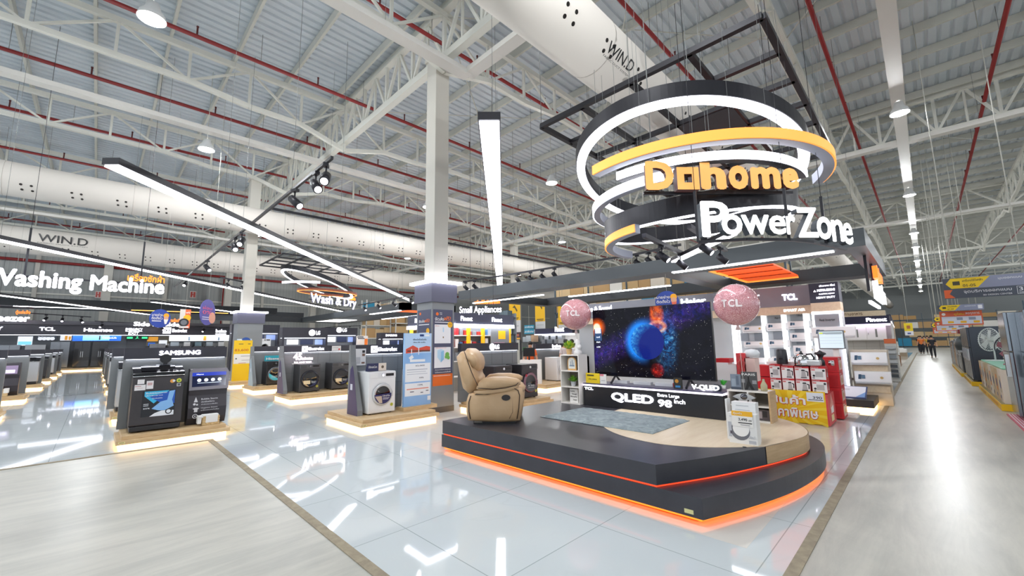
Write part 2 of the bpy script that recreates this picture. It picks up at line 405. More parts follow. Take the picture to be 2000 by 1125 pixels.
# white cable trays
TRAY = mat('#d4d2cc', .5)
def tray(p, q, label, w=.3):
    t = thing('cable_tray', label, 'cable tray', p, 'white cable trays'); p, q = Vector(p), Vector(q); d = (q - p).normalized(); s = d.cross(UZ)
    m = MB(); m.bar(p, q, w, .02)
    for k in (-1, 1): m.bar(p + s * (k * w / 2) + UZ * .06, q + s * (k * w / 2) + UZ * .06, .015, .14)
    m.build('tray_channel', TRAY, t)
    L = (q - p).length; x = 1.0; sg = []
    while x < min(L, 34): sg.append((p + d * x + UZ * .05, p + d * x + UZ * (ZR - p.z), .005)); x += 3
    wires(t, sg, None, 'hanger_rod')
for y, l in ((-.13, 'white cable tray carrying the lamp row above the long right-hand aisle'), (7.9, 'white cable tray along the top of the nearest grey column'), (16.0, 'white cable tray beyond the nearest column, over the washing machine zone'), (24.2, 'white cable tray over the middle of the appliance hall'), (32.3, 'white cable tray nearest the long back wall')):
    tray((-6 if y > 0 else 2, y, 8.6), (95 if y < 0 else 6.37 if y < 8 else 60, y, 8.6), l)
tray((6.37, -8, 8.62), (6.37, 7.9, 8.62), 'white cable tray crossing overhead in front of the round fabric duct')
tray((20.3, -9, 8.62), (20.3, 30, 8.62), 'white cable tray crossing the hall behind the round hanging sign')
tray((34.5, -9, 8.62), (34.5, 16, 8.62), 'farthest white cable tray crossing the long right-hand aisle')
# high-bay lamps
def make_hb():
    t = proto('high_bay_light')
    MB().lathe([(.02, .34), (.1, .33), (.13, .2), (.2, .1), (.23, 0), (.225, -.01)], (0, 0, 0), 20).build('housing', mat('#c9cbcb', .4), t)
    m = MB(); m.cyl((0, 0, .02), (0, 0, .0), .215, n=24); m.build('lens', mat('#ffffff', .5, 0, 30.0), t)
    MB().cyl((0, 0, .33), (0, 0, 2.74), .008, n=6).build('hook', STEEL_D, t)
    return t
HB = Stock(make_hb)
ld = bpy.data.lights.new('high_bay_lamp', 'POINT'); ld.energy = HIGHBAY_W; ld.shadow_soft_size = .08; ld.color = (.96, .98, 1.0)
la = ld.copy(); la.energy = HIGHBAY_W * .5; AIS = (-.13,); ROWS = (2.5, 10.1, 16, 27, 41.5); cnt = {}
hbs = [(x, -.13) for x in (16.3, 26.4, 36.5, 42.3, 50, 58, 66, 74, 84)] + [(x, 2.5) for x in (-8, 2.2)] + [(x, 10.1) for x in (-10, .23, 12.5, 29, 45, 62, 80)] + [(x, 16) for x in (-7, 2, 10.5, 20.7, 32)] + [(x, 27) for x in (-4, 6, 16, 28, 46, 70)] + [(x, 41.5) for x in (-9, 0, 12, 26)] + [(x, -9) for x in (-5, 6, 17, 28, 44, 62, 82)]  # the farthest ones over the hall are added to brighten its dark depths
for i, (x, y) in enumerate(hbs):
    k = cnt[y] = cnt.get(y, -1) + 1
    lab = 'round high-bay lamp under the tray over the long aisle, %s from the viewer' % nth(k) if y in AIS else 'round high-bay lamp over the hall, %s row from the aisle, %s from the left' % (nth(ROWS.index(y)), nth(k)) if y > 0 else 'round high-bay lamp over the right-hand shelves, %s from the viewer' % nth(k)
    o = HB((x, y, 8.0 if y not in AIS else 8.2), 0, lab, 'ceiling light', 'round high-bay lamps')
    l = bpy.data.objects.new('lamp_light', la if y in AIS else ld); COL.objects.link(l); l.parent = o; l.location = (0, 0, -.04)
# fabric air ducts
def duct(y, z, r, x0, x1, label, words):
    t = thing('air_duct', label, 'air duct', (x0, y, z), 'round white fabric ducts')
    FT = MB().cyl((x0, y, z), (x1, y, z), r, n=40)
    h = FT; x = x0 + 1.2
    while x < min(x1, x0 + 30):
        for a in (-1.1, -.8):
            for dx in (0, .22):
                n = Vector((0, math.sin(a), math.cos(a) * -1)); c = Vector((x + dx + .1 * a, y, z)) + n * (r + .004)
                h.cyl(c - n * .01, c + n * .002, .035, n=10, m=1)
        x += 1.1
    FT.build('fabric_tube', [mat('#d9d3cb', .7), mat('#2c2724', .8)], t)
    b = MB(); sg = []; x = x0 + .5
    while x < min(x1, x0 + 40): b.tube([(x, y + r * 1.005 * math.cos(k), z + r * 1.005 * math.sin(k)) for k in [2*PI*i/32 for i in range(32)]], .006, 4, closed=True); sg.append(((x, y, z + r), (x, y, ZR), .005)); x += 3
    b.build('seam_band', mat('#bdb7af', .7), t); wires(t, sg)
    for wx, ang, sz in words:
        m = MB(); n = Vector((0, -math.cos(ang), -math.sin(ang))); v = Vector((0, -math.sin(ang), math.cos(ang)))
        m.text('WIN.D', Vector((wx, y, z)) + n * (r + .012), UX, v, sz, sz * .22, 0, .003, .01); m.text('FABRIC DUCT SYSTEM', Vector((wx, y, z)) + n * (r + .012) - v * .08, UX, v, sz, .035, 0, .003); m.build('lettering', BLACK, t)
    return t
duct(3.85, 7.0, .54, 2.5, 95, 'nearest white fabric duct with black lettering, overhead behind the round ring sign', [(5.85, .75, .85)])
duct(20.1, 7.0, .55, -12, 40, 'white fabric duct over the washing machine zone, the nearer of the two on the left', [])
duct(32.5, 7.2, .7, -16, 40, 'white fabric duct near the long back wall, the farther of the two on the left', [(-2.6, .1, 1.8)])
# ================================================================== HANGING LIGHTS
def light_bar(p, q, w, h, label, nw=4):
    p, q = Vector(p), Vector(q); d = (q - p).normalized(); s = d.cross(UZ)
    t = thing('linear_light', label, 'ceiling light', p, 'hanging linear lights')
    MB().bar(p + UZ * (h / 2 + .012), q + UZ * (h / 2 + .012), w, h, 0).build('housing', BLK_M, t)
    m = MB(); L = (q - p).length; n = max(2, round(L / 2.4))
    for k in range(n): m.bar(p + d * (L * k / n + .03), p + d * (L * (k + 1) / n - .006), w * .88, .024)
    m.build('diffuser', LED, t)
    wires(t, [(c + UZ * h, (c.x, c.y, ZW), .004) for c in [p + d * (L * (k + .5) / nw) for k in range(nw)]])
    return t
light_bar((-.08, 8.0, 4.2), (13.2, 21.8, 4.2), .24, .1, 'long slanting linear light running towards the nearest grey column')
light_bar((3.05, 3.38, 4.2), (13.25, 14.0, 4.2), .27, .1, 'wide linear light hanging right of the nearest grey column')
light_bar((-4.2, 12.9, 4.2), (14.6, 33.4, 4.2), .24, .1, 'linear light passing behind the washing machine letters')
light_bar((-6.5, 25.5, 4.2), (2.6, 41.4, 4.1), .26, .1, 'short linear light at the far left above the freezer sign')
light_bar((2.0, 30.5, 4.15), (8.6, 38.0, 4.15), .24, .1, 'linear light ending beside the second grey column')
# spotlight tracks
def make_spot():
    t = proto('track_spotlight')
    MB().box((-.03, -.05, -.04), (.03, .05, 0)).cyl((0, 0, -.04), (0, 0, -.14), .012, n=6).build('bracket', BLK_M, t)
    MB().cyl((0, .06, -.13), (0, -.1, -.27), .055, .06, 14).build('lamp_head', BLK_M, t)
    MB().cyl((0, -.1, -.27), (0, -.104, -.2735), .045, n=14).build('lens', LET, t); return t
SPOT = Stock(make_spot)
def track(p, q, label, spots, sl, rz=0, sc=1, nw=3, w=.045):
    p, q = Vector(p), Vector(q); t = thing('spotlight_track', label, 'spotlight track', p, 'black spotlight tracks')
    MB().bar(p + UZ * .03, q + UZ * .03, w, .06).build('rail', BLK_M, t)
    wires(t, [(c + UZ * .05, (c.x, c.y, ZW), .005) for c in [p.lerp(q, (k + .5) / nw) for k in range(nw)]])
    for i, s in enumerate(spots):
        SPOT(p.lerp(q, s), rz + (i % 3 - 1) * .5, sl % ['first', 'second', 'third', 'fourth', 'fifth', 'sixth', 'seventh', 'eighth'][i], 'spotlight', 'black track spotlights', sc)
track((2.78, 7.4, 5.0), (2.86, 30, 5.0), 'long black spotlight track running towards the back wall left of the nearest column', (.012, .035, .09, .3, .34, .55, .8), '%s black spotlight from the near end of the long left track', 0, 1.5, 5, .05)
track((2.86, 11.5, 5.06), (17, 11.5, 5.06), 'black pipe track crossing behind the nearest grey column', (), '', 0, 1, 4)
ta, tb = P(905, 552, 4.0), P(1235, 500, 4.0)
track(ta, tb, 'black spotlight track slanting behind the wide linear light', (.02, .09, .4, .48, .55, .62), '%s black spotlight from the left on the slanting track', 1.0, 1.2)
track(tb, P(1330, 480, 4.0), 'black spotlight track ending under the ring sign', (.1, .35, .55), '%s black spotlight from the left on the track ending under the ring sign', 1.0, 1.2, 1)
for (a, b, z, nm) in ((((1258, 464), (1342, 503)), None, 3.05, 'left'), (((1346, 446), (1418, 492)), None, 3.1, 'right')):
    track(P(*a[0], z), P(*a[1], z), 'short black track with two spotlights under the ring sign, the %s one' % nm, (.35, .8), '%s spotlight on the ' + nm + ' short track under the ring sign', .6, .9, 2, .06)
a, b = P(640, 612, 4.0), P(900, 565, 4.0)
for (pa, pb, z, l, n) in (((635, 640), (640 + 75, 640 - 4), 3.6, 'small black track below the wash and dry sign', 4), ((700, 597), (822, 575), 4.0, 'black spotlight track right of the wash and dry sign', 4), ((430, 543), (490, 555), 4.4, 'short black track in front of the second grey column', 2), ((1200 - 50, 576 - 20), (1200, 548), 4.3, 'small black track over the left balloon', 0)):
    track(P(*pa, z), P(*pb, z), l, [(i + .5) / n for i in range(n)], '%s spotlight on the ' + l[l.index('black'):], .6, 1.3, 2)
yb = 43.2
track(PY(50, 612, yb), PY(178, 620, yb), 'black track over the left brand fascia of the back shop', (.3, .55, .85), '%s spotlight on the track over the left brand fascia', 0, 1.5, 2, .07)
track(PY(185, 628, yb), PY(430, 640, yb), 'black track over the right brand fascia of the back shop', (.05, .3, .5, .85), '%s spotlight on the track over the right brand fascia', 0, 1.5, 2, .07)
# ================================================================== ROUND SIGN OVER THE STAGE
RC = Vector((6.56, 2.56, 0))
def ring(name, label, c, r, w, h, a0, a1, mats, gx=0, gy=0, face='bottom', ztop=6.0, n=120, nw=3):
    """curved light: black band with a glowing underside (or glowing outer face)"""
    t = thing(name, label, 'ring light', c, 'ring lights of the round hanging sign')
    zf = lambda x, y: c[2] + gx * (x - c[0]) + gy * (y - c[1]); full = abs(a1 - a0) > 359
    body, lit = MB(), MB(); N = n if full else n + 1
    pts = [math.radians(a0 + (a1 - a0) * i / n) for i in range(N)]
    def strip(mb, prof):
        vs = []
        for a in pts:
            for dr, dz in prof:
                x, y = c[0] + (r + dr) * math.cos(a), c[1] + (r + dr) * math.sin(a); vs.append((x, y, zf(x, y) + dz))
        k = len(prof); fs = []
        for i in range(N if full else N - 1):
            j = (i + 1) % N
            for q in range(k): fs.append((i*k + q, j*k + q, j*k + (q+1) % k, i*k + (q+1) % k))
        if not full: fs += [tuple(range(k)), tuple(range((N-1)*k, N*k))[::-1]]
        mb.add(vs, fs, 0, False)
    strip(body, [(-w/2, 0), (w/2, 0), (w/2, h), (-w/2, h)])
    if face == 'bottom': strip(lit, [(-w/2 * .86, -.02), (w/2 * .86, -.02), (w/2 * .86, .004), (-w/2 * .86, .004)])
    else: strip(lit, [(w/2 - .004, h * .06), (w/2 + .02, h * .06), (w/2 + .02, h * .94), (w/2 - .004, h * .94)])
    body.build('band', mats[0], t); lit.build('light_strip', mats[1], t)
    for i in range(nw):
        a = math.radians(a0 + (a1 - a0) * (i + .5) / nw); x, y = c[0] + r * math.cos(a), c[1] + r * math.sin(a); wires(t, [((x, y, zf(x, y) + h), (x, y, ztop), .0025)])
    return t
GB = mat('#9fa5b5', .45)
ring('ring_light', 'large tilted black ring with a white lit underside, topmost of the round sign', (6.56, 2.56, 4.3), 1.63, .16, .2, 0, 360, (BLK_M, LEDS), -.249, .018)
ring('ring_light', 'orange lit arc in front of the large tilted ring', (6.41, 2.46, 3.86), 1.8, .12, .14, 163, 300, (GB, ORL), face='out')
ring('ring_light', 'white lit inner arc just above the orange letters', (6.4, 2.55, 3.74), 1.59, .1, .12, 174, 275, (BLK_M, LEDS), face='out')
ring('ring_light', 'white lit arc passing behind the orange letters on the left', (6.39, 2.5, 3.65), 1.35, .1, .14, 80, 198, (GB, LEDS), face='out')
ring('ring_light', 'wide black ring with a white lower edge, behind the white letters', (6.53, 2.42, 3.36), 1.33, .1, .28, 0, 360, (BLK_M, LEDS), .13)
ring('ring_light', 'short orange lit arc at the lower left of the round sign', (6.24, 2.32, 3.04), 1.25, .1, .12, 77, 167, (GB, ORL), face='out')
light_bar(P(1316, 512, 3.0), P(1432, 457, 3.0), .13, .06, 'straight white light bar below the white letters of the round sign', 2)
def letters(name, label, cat, specs, mats, d, bold=.022, bars=None, group=None):
    """separate channel letters: (char, o, u, w, h)"""
    t = thing(name, label, cat, specs[0][1], group)
    for ch, o, u, w, h in specs:
        m = MB(); m.side = True; o = Vector(o); u = Vector(u).normalized(); n = u.cross(UZ)
        m.text(ch, o - n * d, u, UZ, w, h, 0, d, bold); m.build('letter', mats, t)
    if bars:
        b = MB()
        for p, q in bars: b.bar(p, q, .035)
        b.build('support_bar', BLK_M, t)
    return t
ORF = mat('#d8a060', .5, 0, .6, ecol='#ffb45c')
SIDE_O = mat('#5a2a22', .5); SIDE_W = mat('#3a444c', .5)
# both words stand square to the aisle corner, their feet level
def lspec(ch, u0, u1, vt, vb, z0):
    A, B = P(u0, vb, z0), P(u1, vb, z0); A.z = B.z = z0; mid = (A + B) / 2; d = ray((u0 + u1) / 2, vt); t_ = math.hypot(mid.x, mid.y) / math.hypot(d.x, d.y)
    return (ch, A, B - A, (B - A).length, H + t_ * d.z - z0)
ZD = 3.4
t = letters('hanging_sign', 'orange lit block letters hanging inside the round sign', 'sign', [lspec(c_, a, b_, vt, vb, ZD) for c_, a, b_, vt, vb in (('D', 1262, 1318, 314, 371), ('h', 1370, 1420, 308, 370), ('o', 1425, 1464, 322, 370), ('m', 1468, 1527, 325, 369), ('e', 1529, 1562, 327, 369))], [ORF, SIDE_O], .1, .05)
_, A, u_, w_, h_ = lspec('a', 1324, 1367, 326, 370, ZD); u_ = u_.normalized(); n_ = u_.cross(UZ); k = w_ * .32; m = MB()
for (a0, a1, b0, b1) in ((0, k, 0, h_), (w_ - k, w_, 0, h_), (k, w_ - k, 0, k), (k, w_ - k, h_ - k, h_)):
    q4 = [(a0, b0), (a1, b0), (a1, b1), (a0, b1)]; m.prism(q4, A - n_ * .1, u_, UZ, n_ * .1, 1); m.prism(q4, A, u_, UZ, n_ * .004, 0)
m.build('letter', [ORF, SIDE_O], t)
b = MB(); e0, e1 = P(1264, 370, ZD) - n_ * .13, P(1562, 369, ZD) - n_ * .13; b.bar(e0, e1, .035)
for k in (.3, .9): q = e0.lerp(e1, k); b.cyl(q, (q.x, q.y, 6.0), .004, n=4)
b.build('support_bar', BLK_M, t)
ZP = 2.72
cv = [(1372, 1428, 392, 463), (1411, 1452, 418, 459), (1450, 1505, 419, 458), (1504, 1537, 420, 458), (1538, 1556, 421, 458), (1560, 1600, 404, 464), (1598, 1627, 422, 468), (1627, 1650, 428, 472), (1649, 1668, 434, 478)]
LETB = mat('#ffffff', .5, 0, 2.2, ecol='#ffffff')
t = letters('hanging_sign', 'white lit letters hanging in a curve below the round sign', 'sign', [lspec(ch, *c_, ZP) for ch, c_ in zip('PowerZone', cv)], [LETB, SIDE_W], .1)
b = MB(); pth = [P(u, v, ZP) for u, v in ((1374, 464), (1470, 458), (1556, 459), (1602, 464), (1668, 479))]; off = [Vector((.09, .09, -.02))] * 5
for k in range(4): b.bar(pth[k] + off[k], pth[k + 1] + off[k + 1], .03)
for q in (pth[0], pth[2], pth[3].lerp(pth[4], .4)): q = q + off[0]; b.bar(q, (q.x, q.y, 3.3), .028); b.cyl(q, (q.x, q.y, 6.0), .004, n=4)
b.build('support_bar', BLK_M, t)
# black steel grid the sign hangs from
def grid(x0, x1, y0, y1, z, nx, ny, label, panel=None, w=.09):
    t = thing('steel_grid', label, 'ceiling frame', (x0, y0, z)); m = MB()
    for i in range(nx + 1): x = x0 + (x1 - x0) * i / nx; m.box((x - w/2, y0, z), (x + w/2, y1, z + w))
    for j in range(ny + 1): y = y0 + (y1 - y0) * j / ny; m.box((x0, y - w/2, z), (x1, y + w/2, z + w))
    m.build('frame', BLK_M, t)
    for x in (x0, x1): wires(t, [((x, y0 + (y1 - y0) * k / 2, z + w), (x, y0 + (y1 - y0) * k / 2, ZW), .006) for k in range(3)], None, 'hanger_rod')
    if panel: MB().box((panel[0], panel[2], z - .01), (panel[1], panel[3], z)).build('panel', mat('#47474b', .75), t)
    return t
grid(6.15, 12.15, 1.15, 5.2, 6.0, 6, 4, 'black steel grid under the roof carrying the round sign', (8.15, 9.15, 2.16, 3.17))
# ================================================================== CANOPY BEHIND THE STAGE
t = thing('ceiling_canopy', 'dark rectangular beam canopy hanging behind the stage and the television', 'canopy', (9.6, .6, 3.3)); GC = mat('#50565a', .42, .2); GC2 = mat('#33373c', .5)
ZC = 3.3; x0 = P(1690, 479, ZC).x; x1 = x0 + .75; x2 = P(1600, 546, ZC).x; x3 = x2 + .8; y0 = P(1691, 479, ZC).y; y1 = P(885, 585, ZC).y
m = MB(); m.box((x0, y0, ZC), (x1, y1, ZC + .34)); m.build('beam', GC, t)
MB().box((x2, y0, ZC), (x3, y1, ZC + .34)).build('beam', GC2, t)
MB().box((x1, y0, ZC), (x2, y0 + .3, ZC + .34)).build('beam', GC, t)
yy = P(1338, 545, ZC).y; MB().box((x1, yy - .2, ZC), (x2, yy + .25, ZC + .3)).build('beam', GC, t)
MB().box((x1, y1 - .5, ZC), (x2, y1, ZC + .3)).build('beam', GC2, t)
for (a, b_) in (((1314, 532), (1627, 489)), ((1112, 579), (1288, 553)), ((925, 592), (1046, 574))):
    A, B = P(*a, ZC), P(*b_, ZC); xm = A.x; MB().box((xm - .06, A.y, ZC - .02), (xm + .06, B.y, ZC + .01)).build('light_strip', LED, t)
p1, p2 = P(1428, 522, ZC + .2), P(1530, 523, ZC + .2); p1 = Vector((x1 + .05, p1.y + .35, 0)); p2 = Vector((x2 - .3, p2.y - .05, 0))
MB().box((p1.x, p1.y, ZC + .12), (p2.x, p2.y, ZC + .16)).build('orange_panel', mat('#f0641e', .5, 0, .45, ecol='#ff5a14'), t)
for k in range(1, 4): x = p1.x + (p2.x - p1.x) * k / 4; MB().box((x - .02, p1.y, ZC + .1), (x + .02, p2.y, ZC + .13)).build('panel_rib', mat('#b8461a', .5), t)
m = MB(); m.box((p1.x - .05, p1.y, ZC + .08), (p1.x, p2.y, ZC + .12)); m.box((p2.x, p1.y, ZC + .08), (p2.x + .05, p2.y, ZC + .12)); m.box((p1.x, p1.y, ZC + .08), (p2.x, p1.y + .05, ZC + .12)); m.build('panel_light', ORL, t)
for y in (y0 + .5, (y0 + y1) / 2, y1 - 1): wires(t, [((xx + .3, y, ZC + .3), (xx + .3, y, ZW), .006) for xx in (x0, x2)])
# small hanging sign at the canopy's right end (reads towards the aisle)
q = Vector((x1 + .5, y0 + .12, 0)); t = thing('hanging_sign', 'small lit box sign with white and orange letters under the right end of the canopy', 'sign', (q.x, q.y, ZC - .95))
MB().bar((q.x, q.y, ZC), (q.x, q.y, ZC - .75), .05).build('hanger_post', BLK_M, t); MB().bar((q.x + 1.4, q.y, ZC), (q.x + 1.4, q.y, ZC - .6), .05).build('hanger_post', BLK_M, t)
m = MB(); m.text('PowerZone', (q.x + .05, q.y - .06, ZC - .93), UX, UZ, 2.3, .42, 0, .08, .04); m.build('lettering', LETB, t)
m = MB(); m.text('Dohome', (q.x + .5, q.y - .06, ZC - .45), UX, UZ, 1.5, .3, 0, .08, .04); m.build('lettering', mat('#ff6a20', .5, 0, 1.6), t)
MB().box((q.x, q.y - .02, ZC - 1.0), (q.x + 2.4, q.y + .03, ZC - .94)).build('rail', LEDS, t)
# ================================================================== STAGE
ZS = .44
up = [(3.82, 5.34), (3.82, 1.93), (4.5, 1.62), (5.23, 1.36), (5.7, 1.23), (6.12, 1.15), (6.5, 1.2), (6.9, 1.38), (7.2, 1.65), (7.4, 2.0), (7.48, 2.5), (7.48, 5.34)]
lo = [(3.82, 5.36), (3.82, 1.52), (4.4, 1.31), (5.0, 1.14), (5.6, 1.04), (6.2, 1.01), (6.75, 1.08), (7.2, 1.26), (7.55, 1.58), (7.75, 2.05), (7.8, 2.6), (7.8, 5.36)]
def smooth(pts, i0, i1, n=5):        # round off the run of corners i0..i1
    out = list(pts[:i0])
    for i in range(i0, i1):
        p0, p1, p2, p3 = pts[max(i - 1, i0)], pts[i], pts[i + 1], pts[min(i + 2, i1)]
        for k in range(n):
            t = k / n; out.append(tuple(.5 * (2 * p1[c] + (p2[c] - p0[c]) * t + (2 * p0[c] - 5 * p1[c] + 4 * p2[c] - p3[c]) * t * t + (3 * p1[c] - p0[c] - 3 * p2[c] + p3[c]) * t ** 3) for c in (0, 1)))
    return out + list(pts[i1:])
up0 = up; up, lo = smooth(up, 1, 10), smooth(lo, 1, 10)
t = thing('display_stage', 'two-step dark display stage with orange light lines carrying the armchair and television', 'stage', (5.6, 3.3, 0))
inset = lambda pts, k: [((x - 5.7) * k + 5.7, (y - 3.3) * k + 3.3) for x, y in pts]
MB().prism(lo, (0, 0, .06), UX, UY, UZ * .175).build('lower_step', DK, t, bevel=.003)
MB().prism(inset(lo, .985), (0, 0, .035), UX, UY, UZ * .025).build('light_strip', mat('#ff8a2c', .5, 0, 1.5, ecol='#ff7c1c'), t)
MB().prism(inset(lo, .95), (0, 0, 0), UX, UY, UZ * .036).build('plinth', mat('#c4651f', .6), t)
MB().prism(inset(up, .992), (0, 0, .235), UX, UY, UZ * .02).build('light_strip', mat('#f0522c', .5, 0, 1.0, ecol='#f0401c'), t)
MB().prism(up, (0, 0, .255), UX, UY, UZ * (ZS - .255)).build('upper_step', DK, t, bevel=.003)
arc = [(5.23, 1.37), (4.86, 1.73), (4.66, 2.05), (4.6, 2.35), (4.68, 2.75), (4.9, 3.13), (5.3, 3.5), (5.8, 3.75), (6.4, 3.85), (7.0, 3.85), (7.47, 3.85)]
MB().prism(smooth(arc, 0, 8) + up[16:46][::-1], (0, 0, ZS), UX, UY, UZ * .003).build('wood_inlay', WOODL, t)
e = up[11:47]; m = MB()
for (a, b) in zip(e[:-1], e[1:]):
    n = Vector((b[1] - a[1], a[0] - b[0], 0)).normalized() * .006; A, B = Vector((*a, 0)), Vector((*b, 0))
    m.add([A + n + UZ * .262, B + n + UZ * .262, B + n + UZ * (ZS + .003), A + n + UZ * (ZS + .003)], [(0, 1, 2, 3)], 0, True)
m.build('wood_edge', WOODE, t)
m = MB(); m.box((3.817, 1.6, .085), (3.83, 1.68, .12)); m.build('floor_tag', mat('#d8d49a', .6), t); MB().cyl((5.07, 1.52, ZS), (5.07, 1.52, ZS + .004), .02, n=10).build('socket', BLACK, t)
# ------------------------------------------------------------------ television unit, television
XU = 6.5; y0, y1 = 2.18, 4.63; zt = PX(1300, 757, XU).z
zt = .84
t = thing('television_stand', 'long low black television unit with white lettering and a lit upper edge', 'tv unit', (XU + .25, 3.4, ZS))
MB().box((XU, y0, ZS + .003), (XU + .5, y1, zt - .05)).build('cabinet', mat('#1c1c22', .4), t)
MB().box((XU - .01, y0, zt - .02), (XU + .5, y1, zt)).build('top_board', mat('#4e4a66', .35), t)
MB().box((XU - .004, y0, zt - .05), (XU + .48, y1, zt - .02)).build('light_strip', mat('#ffffff', .5, 0, 1.6, ecol='#f3e6ff'), t)
m = MB(); 
def onu(u, v): q = PX(u, v, XU); return Vector((XU - .004, q.y, q.z))
A, B = onu(1195, 788), onu(1278, 794); C_, D_ = onu(1285, 780), onu(1327, 780); E_, F_ = onu(1142, 760), onu(1159, 764)
lett(t, [('QLED', Vector((XU, A.y, .548)), NY, A.y - B.y, .165, .012, .04), ('Extra Large', Vector((XU, C_.y, .69)), NY, C_.y - D_.y, .065, .008, 0), ('98', Vector((XU, C_.y, .548)), NY, .23, .115, .008, .03), ('inch', Vector((XU, C_.y - .27, .62)), NY, .17, .065, .008, 0), ('TCL', Vector((XU, E_.y, .72)), NY, E_.y - F_.y, .05, .008, .03)], LET)
def m_space():
    m, nt, b = nodemat('screen_space_picture'); co = nt.nodes.new('ShaderNodeTexCoord').outputs['Object']
    sep = nt.nodes.new('ShaderNodeSeparateXYZ'); nt.links.new(co, sep.inputs[0])
    def mth(op, a, b_=None, c=None):
        n = nt.nodes.new('ShaderNodeMath'); n.operation = op
        for i, x in enumerate((a, b_, c)):
            if x is None: continue
            if isinstance(x, (int, float)): n.inputs[i].default_value = x
            else: nt.links.new(x, n.inputs[i])
        return n.outputs[0]
    Yc, Zc = sep.outputs[1], sep.outputs[2]          # metres on the screen, y to the left, z up, origin bottom centre
    def dist(y, z, sy=1, sz=1):
        return mth('SQRT', mth('ADD', mth('POWER', mth('MULTIPLY', mth('SUBTRACT', Yc, y), sy), 2), mth('POWER', mth('MULTIPLY', mth('SUBTRACT', Zc, z), sz), 2)))
    def glow(d, r, p=2): return mth('POWER', mth('MAXIMUM', mth('SUBTRACT', 1, mth('DIVIDE', d, r)), 0), p)
    n1 = noise(nt, 4.5, 9, .72, co, .8); n2 = noise(nt, 14, 8, .75, co, .5)
    base = ramp(nt, n1, [(.35, '#020207'), (.6, '#0a0a16'), (.8, '#15162c')])
    neb = mth('MULTIPLY', glow(dist(-.34, .66, 1.9, .75), .5, 1.6), mth('MULTIPLY', mth('GREATER_THAN', n1, .3), mth('POWER', mth('MULTIPLY', n2, 1.65), 4)))
    col = mixc(nt, mth('MINIMUM', neb, 1), base, ramp(nt, n2, [(.4, '#0b2c9a'), (.55, '#1690e8'), (.7, '#9fe4ff')]))
    band = mth('MULTIPLY', glow(mth('ABSOLUTE', mth('SUBTRACT', Zc, mth('ADD', .8, mth('MULTIPLY', Yc, -.42)))), .3, 1.3), mth('POWER', mth('MULTIPLY', n2, 1.5), 4))
    col = mixc(nt, mth('MINIMUM', mth('MULTIPLY', band, .75), 1), col, ramp(nt, n1, [(.4, '#1c2bb0'), (.6, '#6a3cc8')]))
    red = mth('MULTIPLY', glow(dist(-.2, 1.08, 1.9, 1), .27, 1), mth('MULTIPLY', mth('POWER', mth('MULTIPLY', n1, 1.8), 4), 1.6)); col = mixc(nt, mth('MINIMUM', red, 1), col, ramp(nt, n2, [(.35, '#c02408'), (.6, '#ff7a2a'), (.75, '#ffe0c0')]))
    red2 = mth('MULTIPLY', glow(dist(-.16, .14, 1, 1), .13, 1), mth('POWER', mth('MULTIPLY', n2, 1.7), 5)); col = mixc(nt, mth('MINIMUM', red2, 1), col, '#e03024')
    swirl = mth('MULTIPLY', mth('SUBTRACT', 1, mth('MINIMUM', mth('DIVIDE', mth('ABSOLUTE', mth('SUBTRACT', dist(-.2, .87, 1, 1.5), .13)), .055), 1)), mth('MINIMUM', mth('MULTIPLY', n2, 1.6), 1)); col = mixc(nt, swirl, col, ramp(nt, n1, [(.4, '#e0521e'), (.55, '#ffb48a'), (.66, '#8fe0ff')]))
    v = nt.nodes.new('ShaderNodeTexVoronoi'); v.inputs['Scale'].default_value = 34; nt.links.new(co, v.inputs['Vector'])
    star = mth('MULTIPLY', mth('LESS_THAN', v.outputs['Distance'], .12), mth('GREATER_THAN', noise(nt, 40, 2, .5, co), .55)); col = mixc(nt, mth('MULTIPLY', star, .8), col, '#ffffff')
    # planet: blue disc with a bright left rim
    dp = dist(.0, .62); inside = mth('LESS_THAN', dp, .305); halo = glow(mth('ABSOLUTE', mth('SUBTRACT', dist(.03, .63), .3)), .16, 2.5)
    lf = mth('MINIMUM', mth('MAXIMUM', mth('ADD', .35, mth('ADD', mth('MULTIPLY', Yc, 2.6), mth('MULTIPLY', mth('SUBTRACT', Zc, .62), .7))), 0), 1)
    col = mixc(nt, mth('MINIMUM', mth('MULTIPLY', halo, mth('MULTIPLY', lf, 1.2)), 1), col, '#1f8cff')
    shade = dist(-.16, .54); rim = mth('MINIMUM', mth('MAXIMUM', mth('DIVIDE', mth('SUBTRACT', shade, .3), .2), 0), 1)
    pl = mixc(nt, rim, '#0a1f78', ramp(nt, n2, [(.38, '#0d3fae'), (.55, '#2c9bf0'), (.72, '#8fe2ff')])); col = mixc(nt, inside, col, pl)
    sun = glow(dist(1.0, .9), .2, 1.5); col = mixc(nt, mth('MINIMUM', mth('MULTIPLY', sun, 2), 1), col, '#ff6a14'); core = glow(dist(1.01, .9), .09, 1); col = mixc(nt, mth('MINIMUM', mth('MULTIPLY', core, 3), 1), col, '#fff3d0')
    nt.links.new(col, b.inputs['Emission Color']); b.inputs['Emission Strength'].default_value = .9
    b.inputs['Base Color'].default_value = (.004, .004, .005, 1); b.inputs['Roughness'].default_value = .07; b.inputs['Specular IOR Level'].default_value = .16
    return m
XT = 6.75; ty0, ty1, tz0, tz1 = 2.34, 4.53, .965, 2.2; tc = (ty0 + ty1) / 2
t = thing('television', 'huge flat television showing a blue planet and nebula, standing on the black unit', 'television', (XT, tc, tz0))
MB().box((XT, ty0, tz0), (XT + .06, ty1, tz1)).build('case', BLACK, t, bevel=.004)
s = thing  # screen: object origin at the screen's bottom centre so the picture stays with it
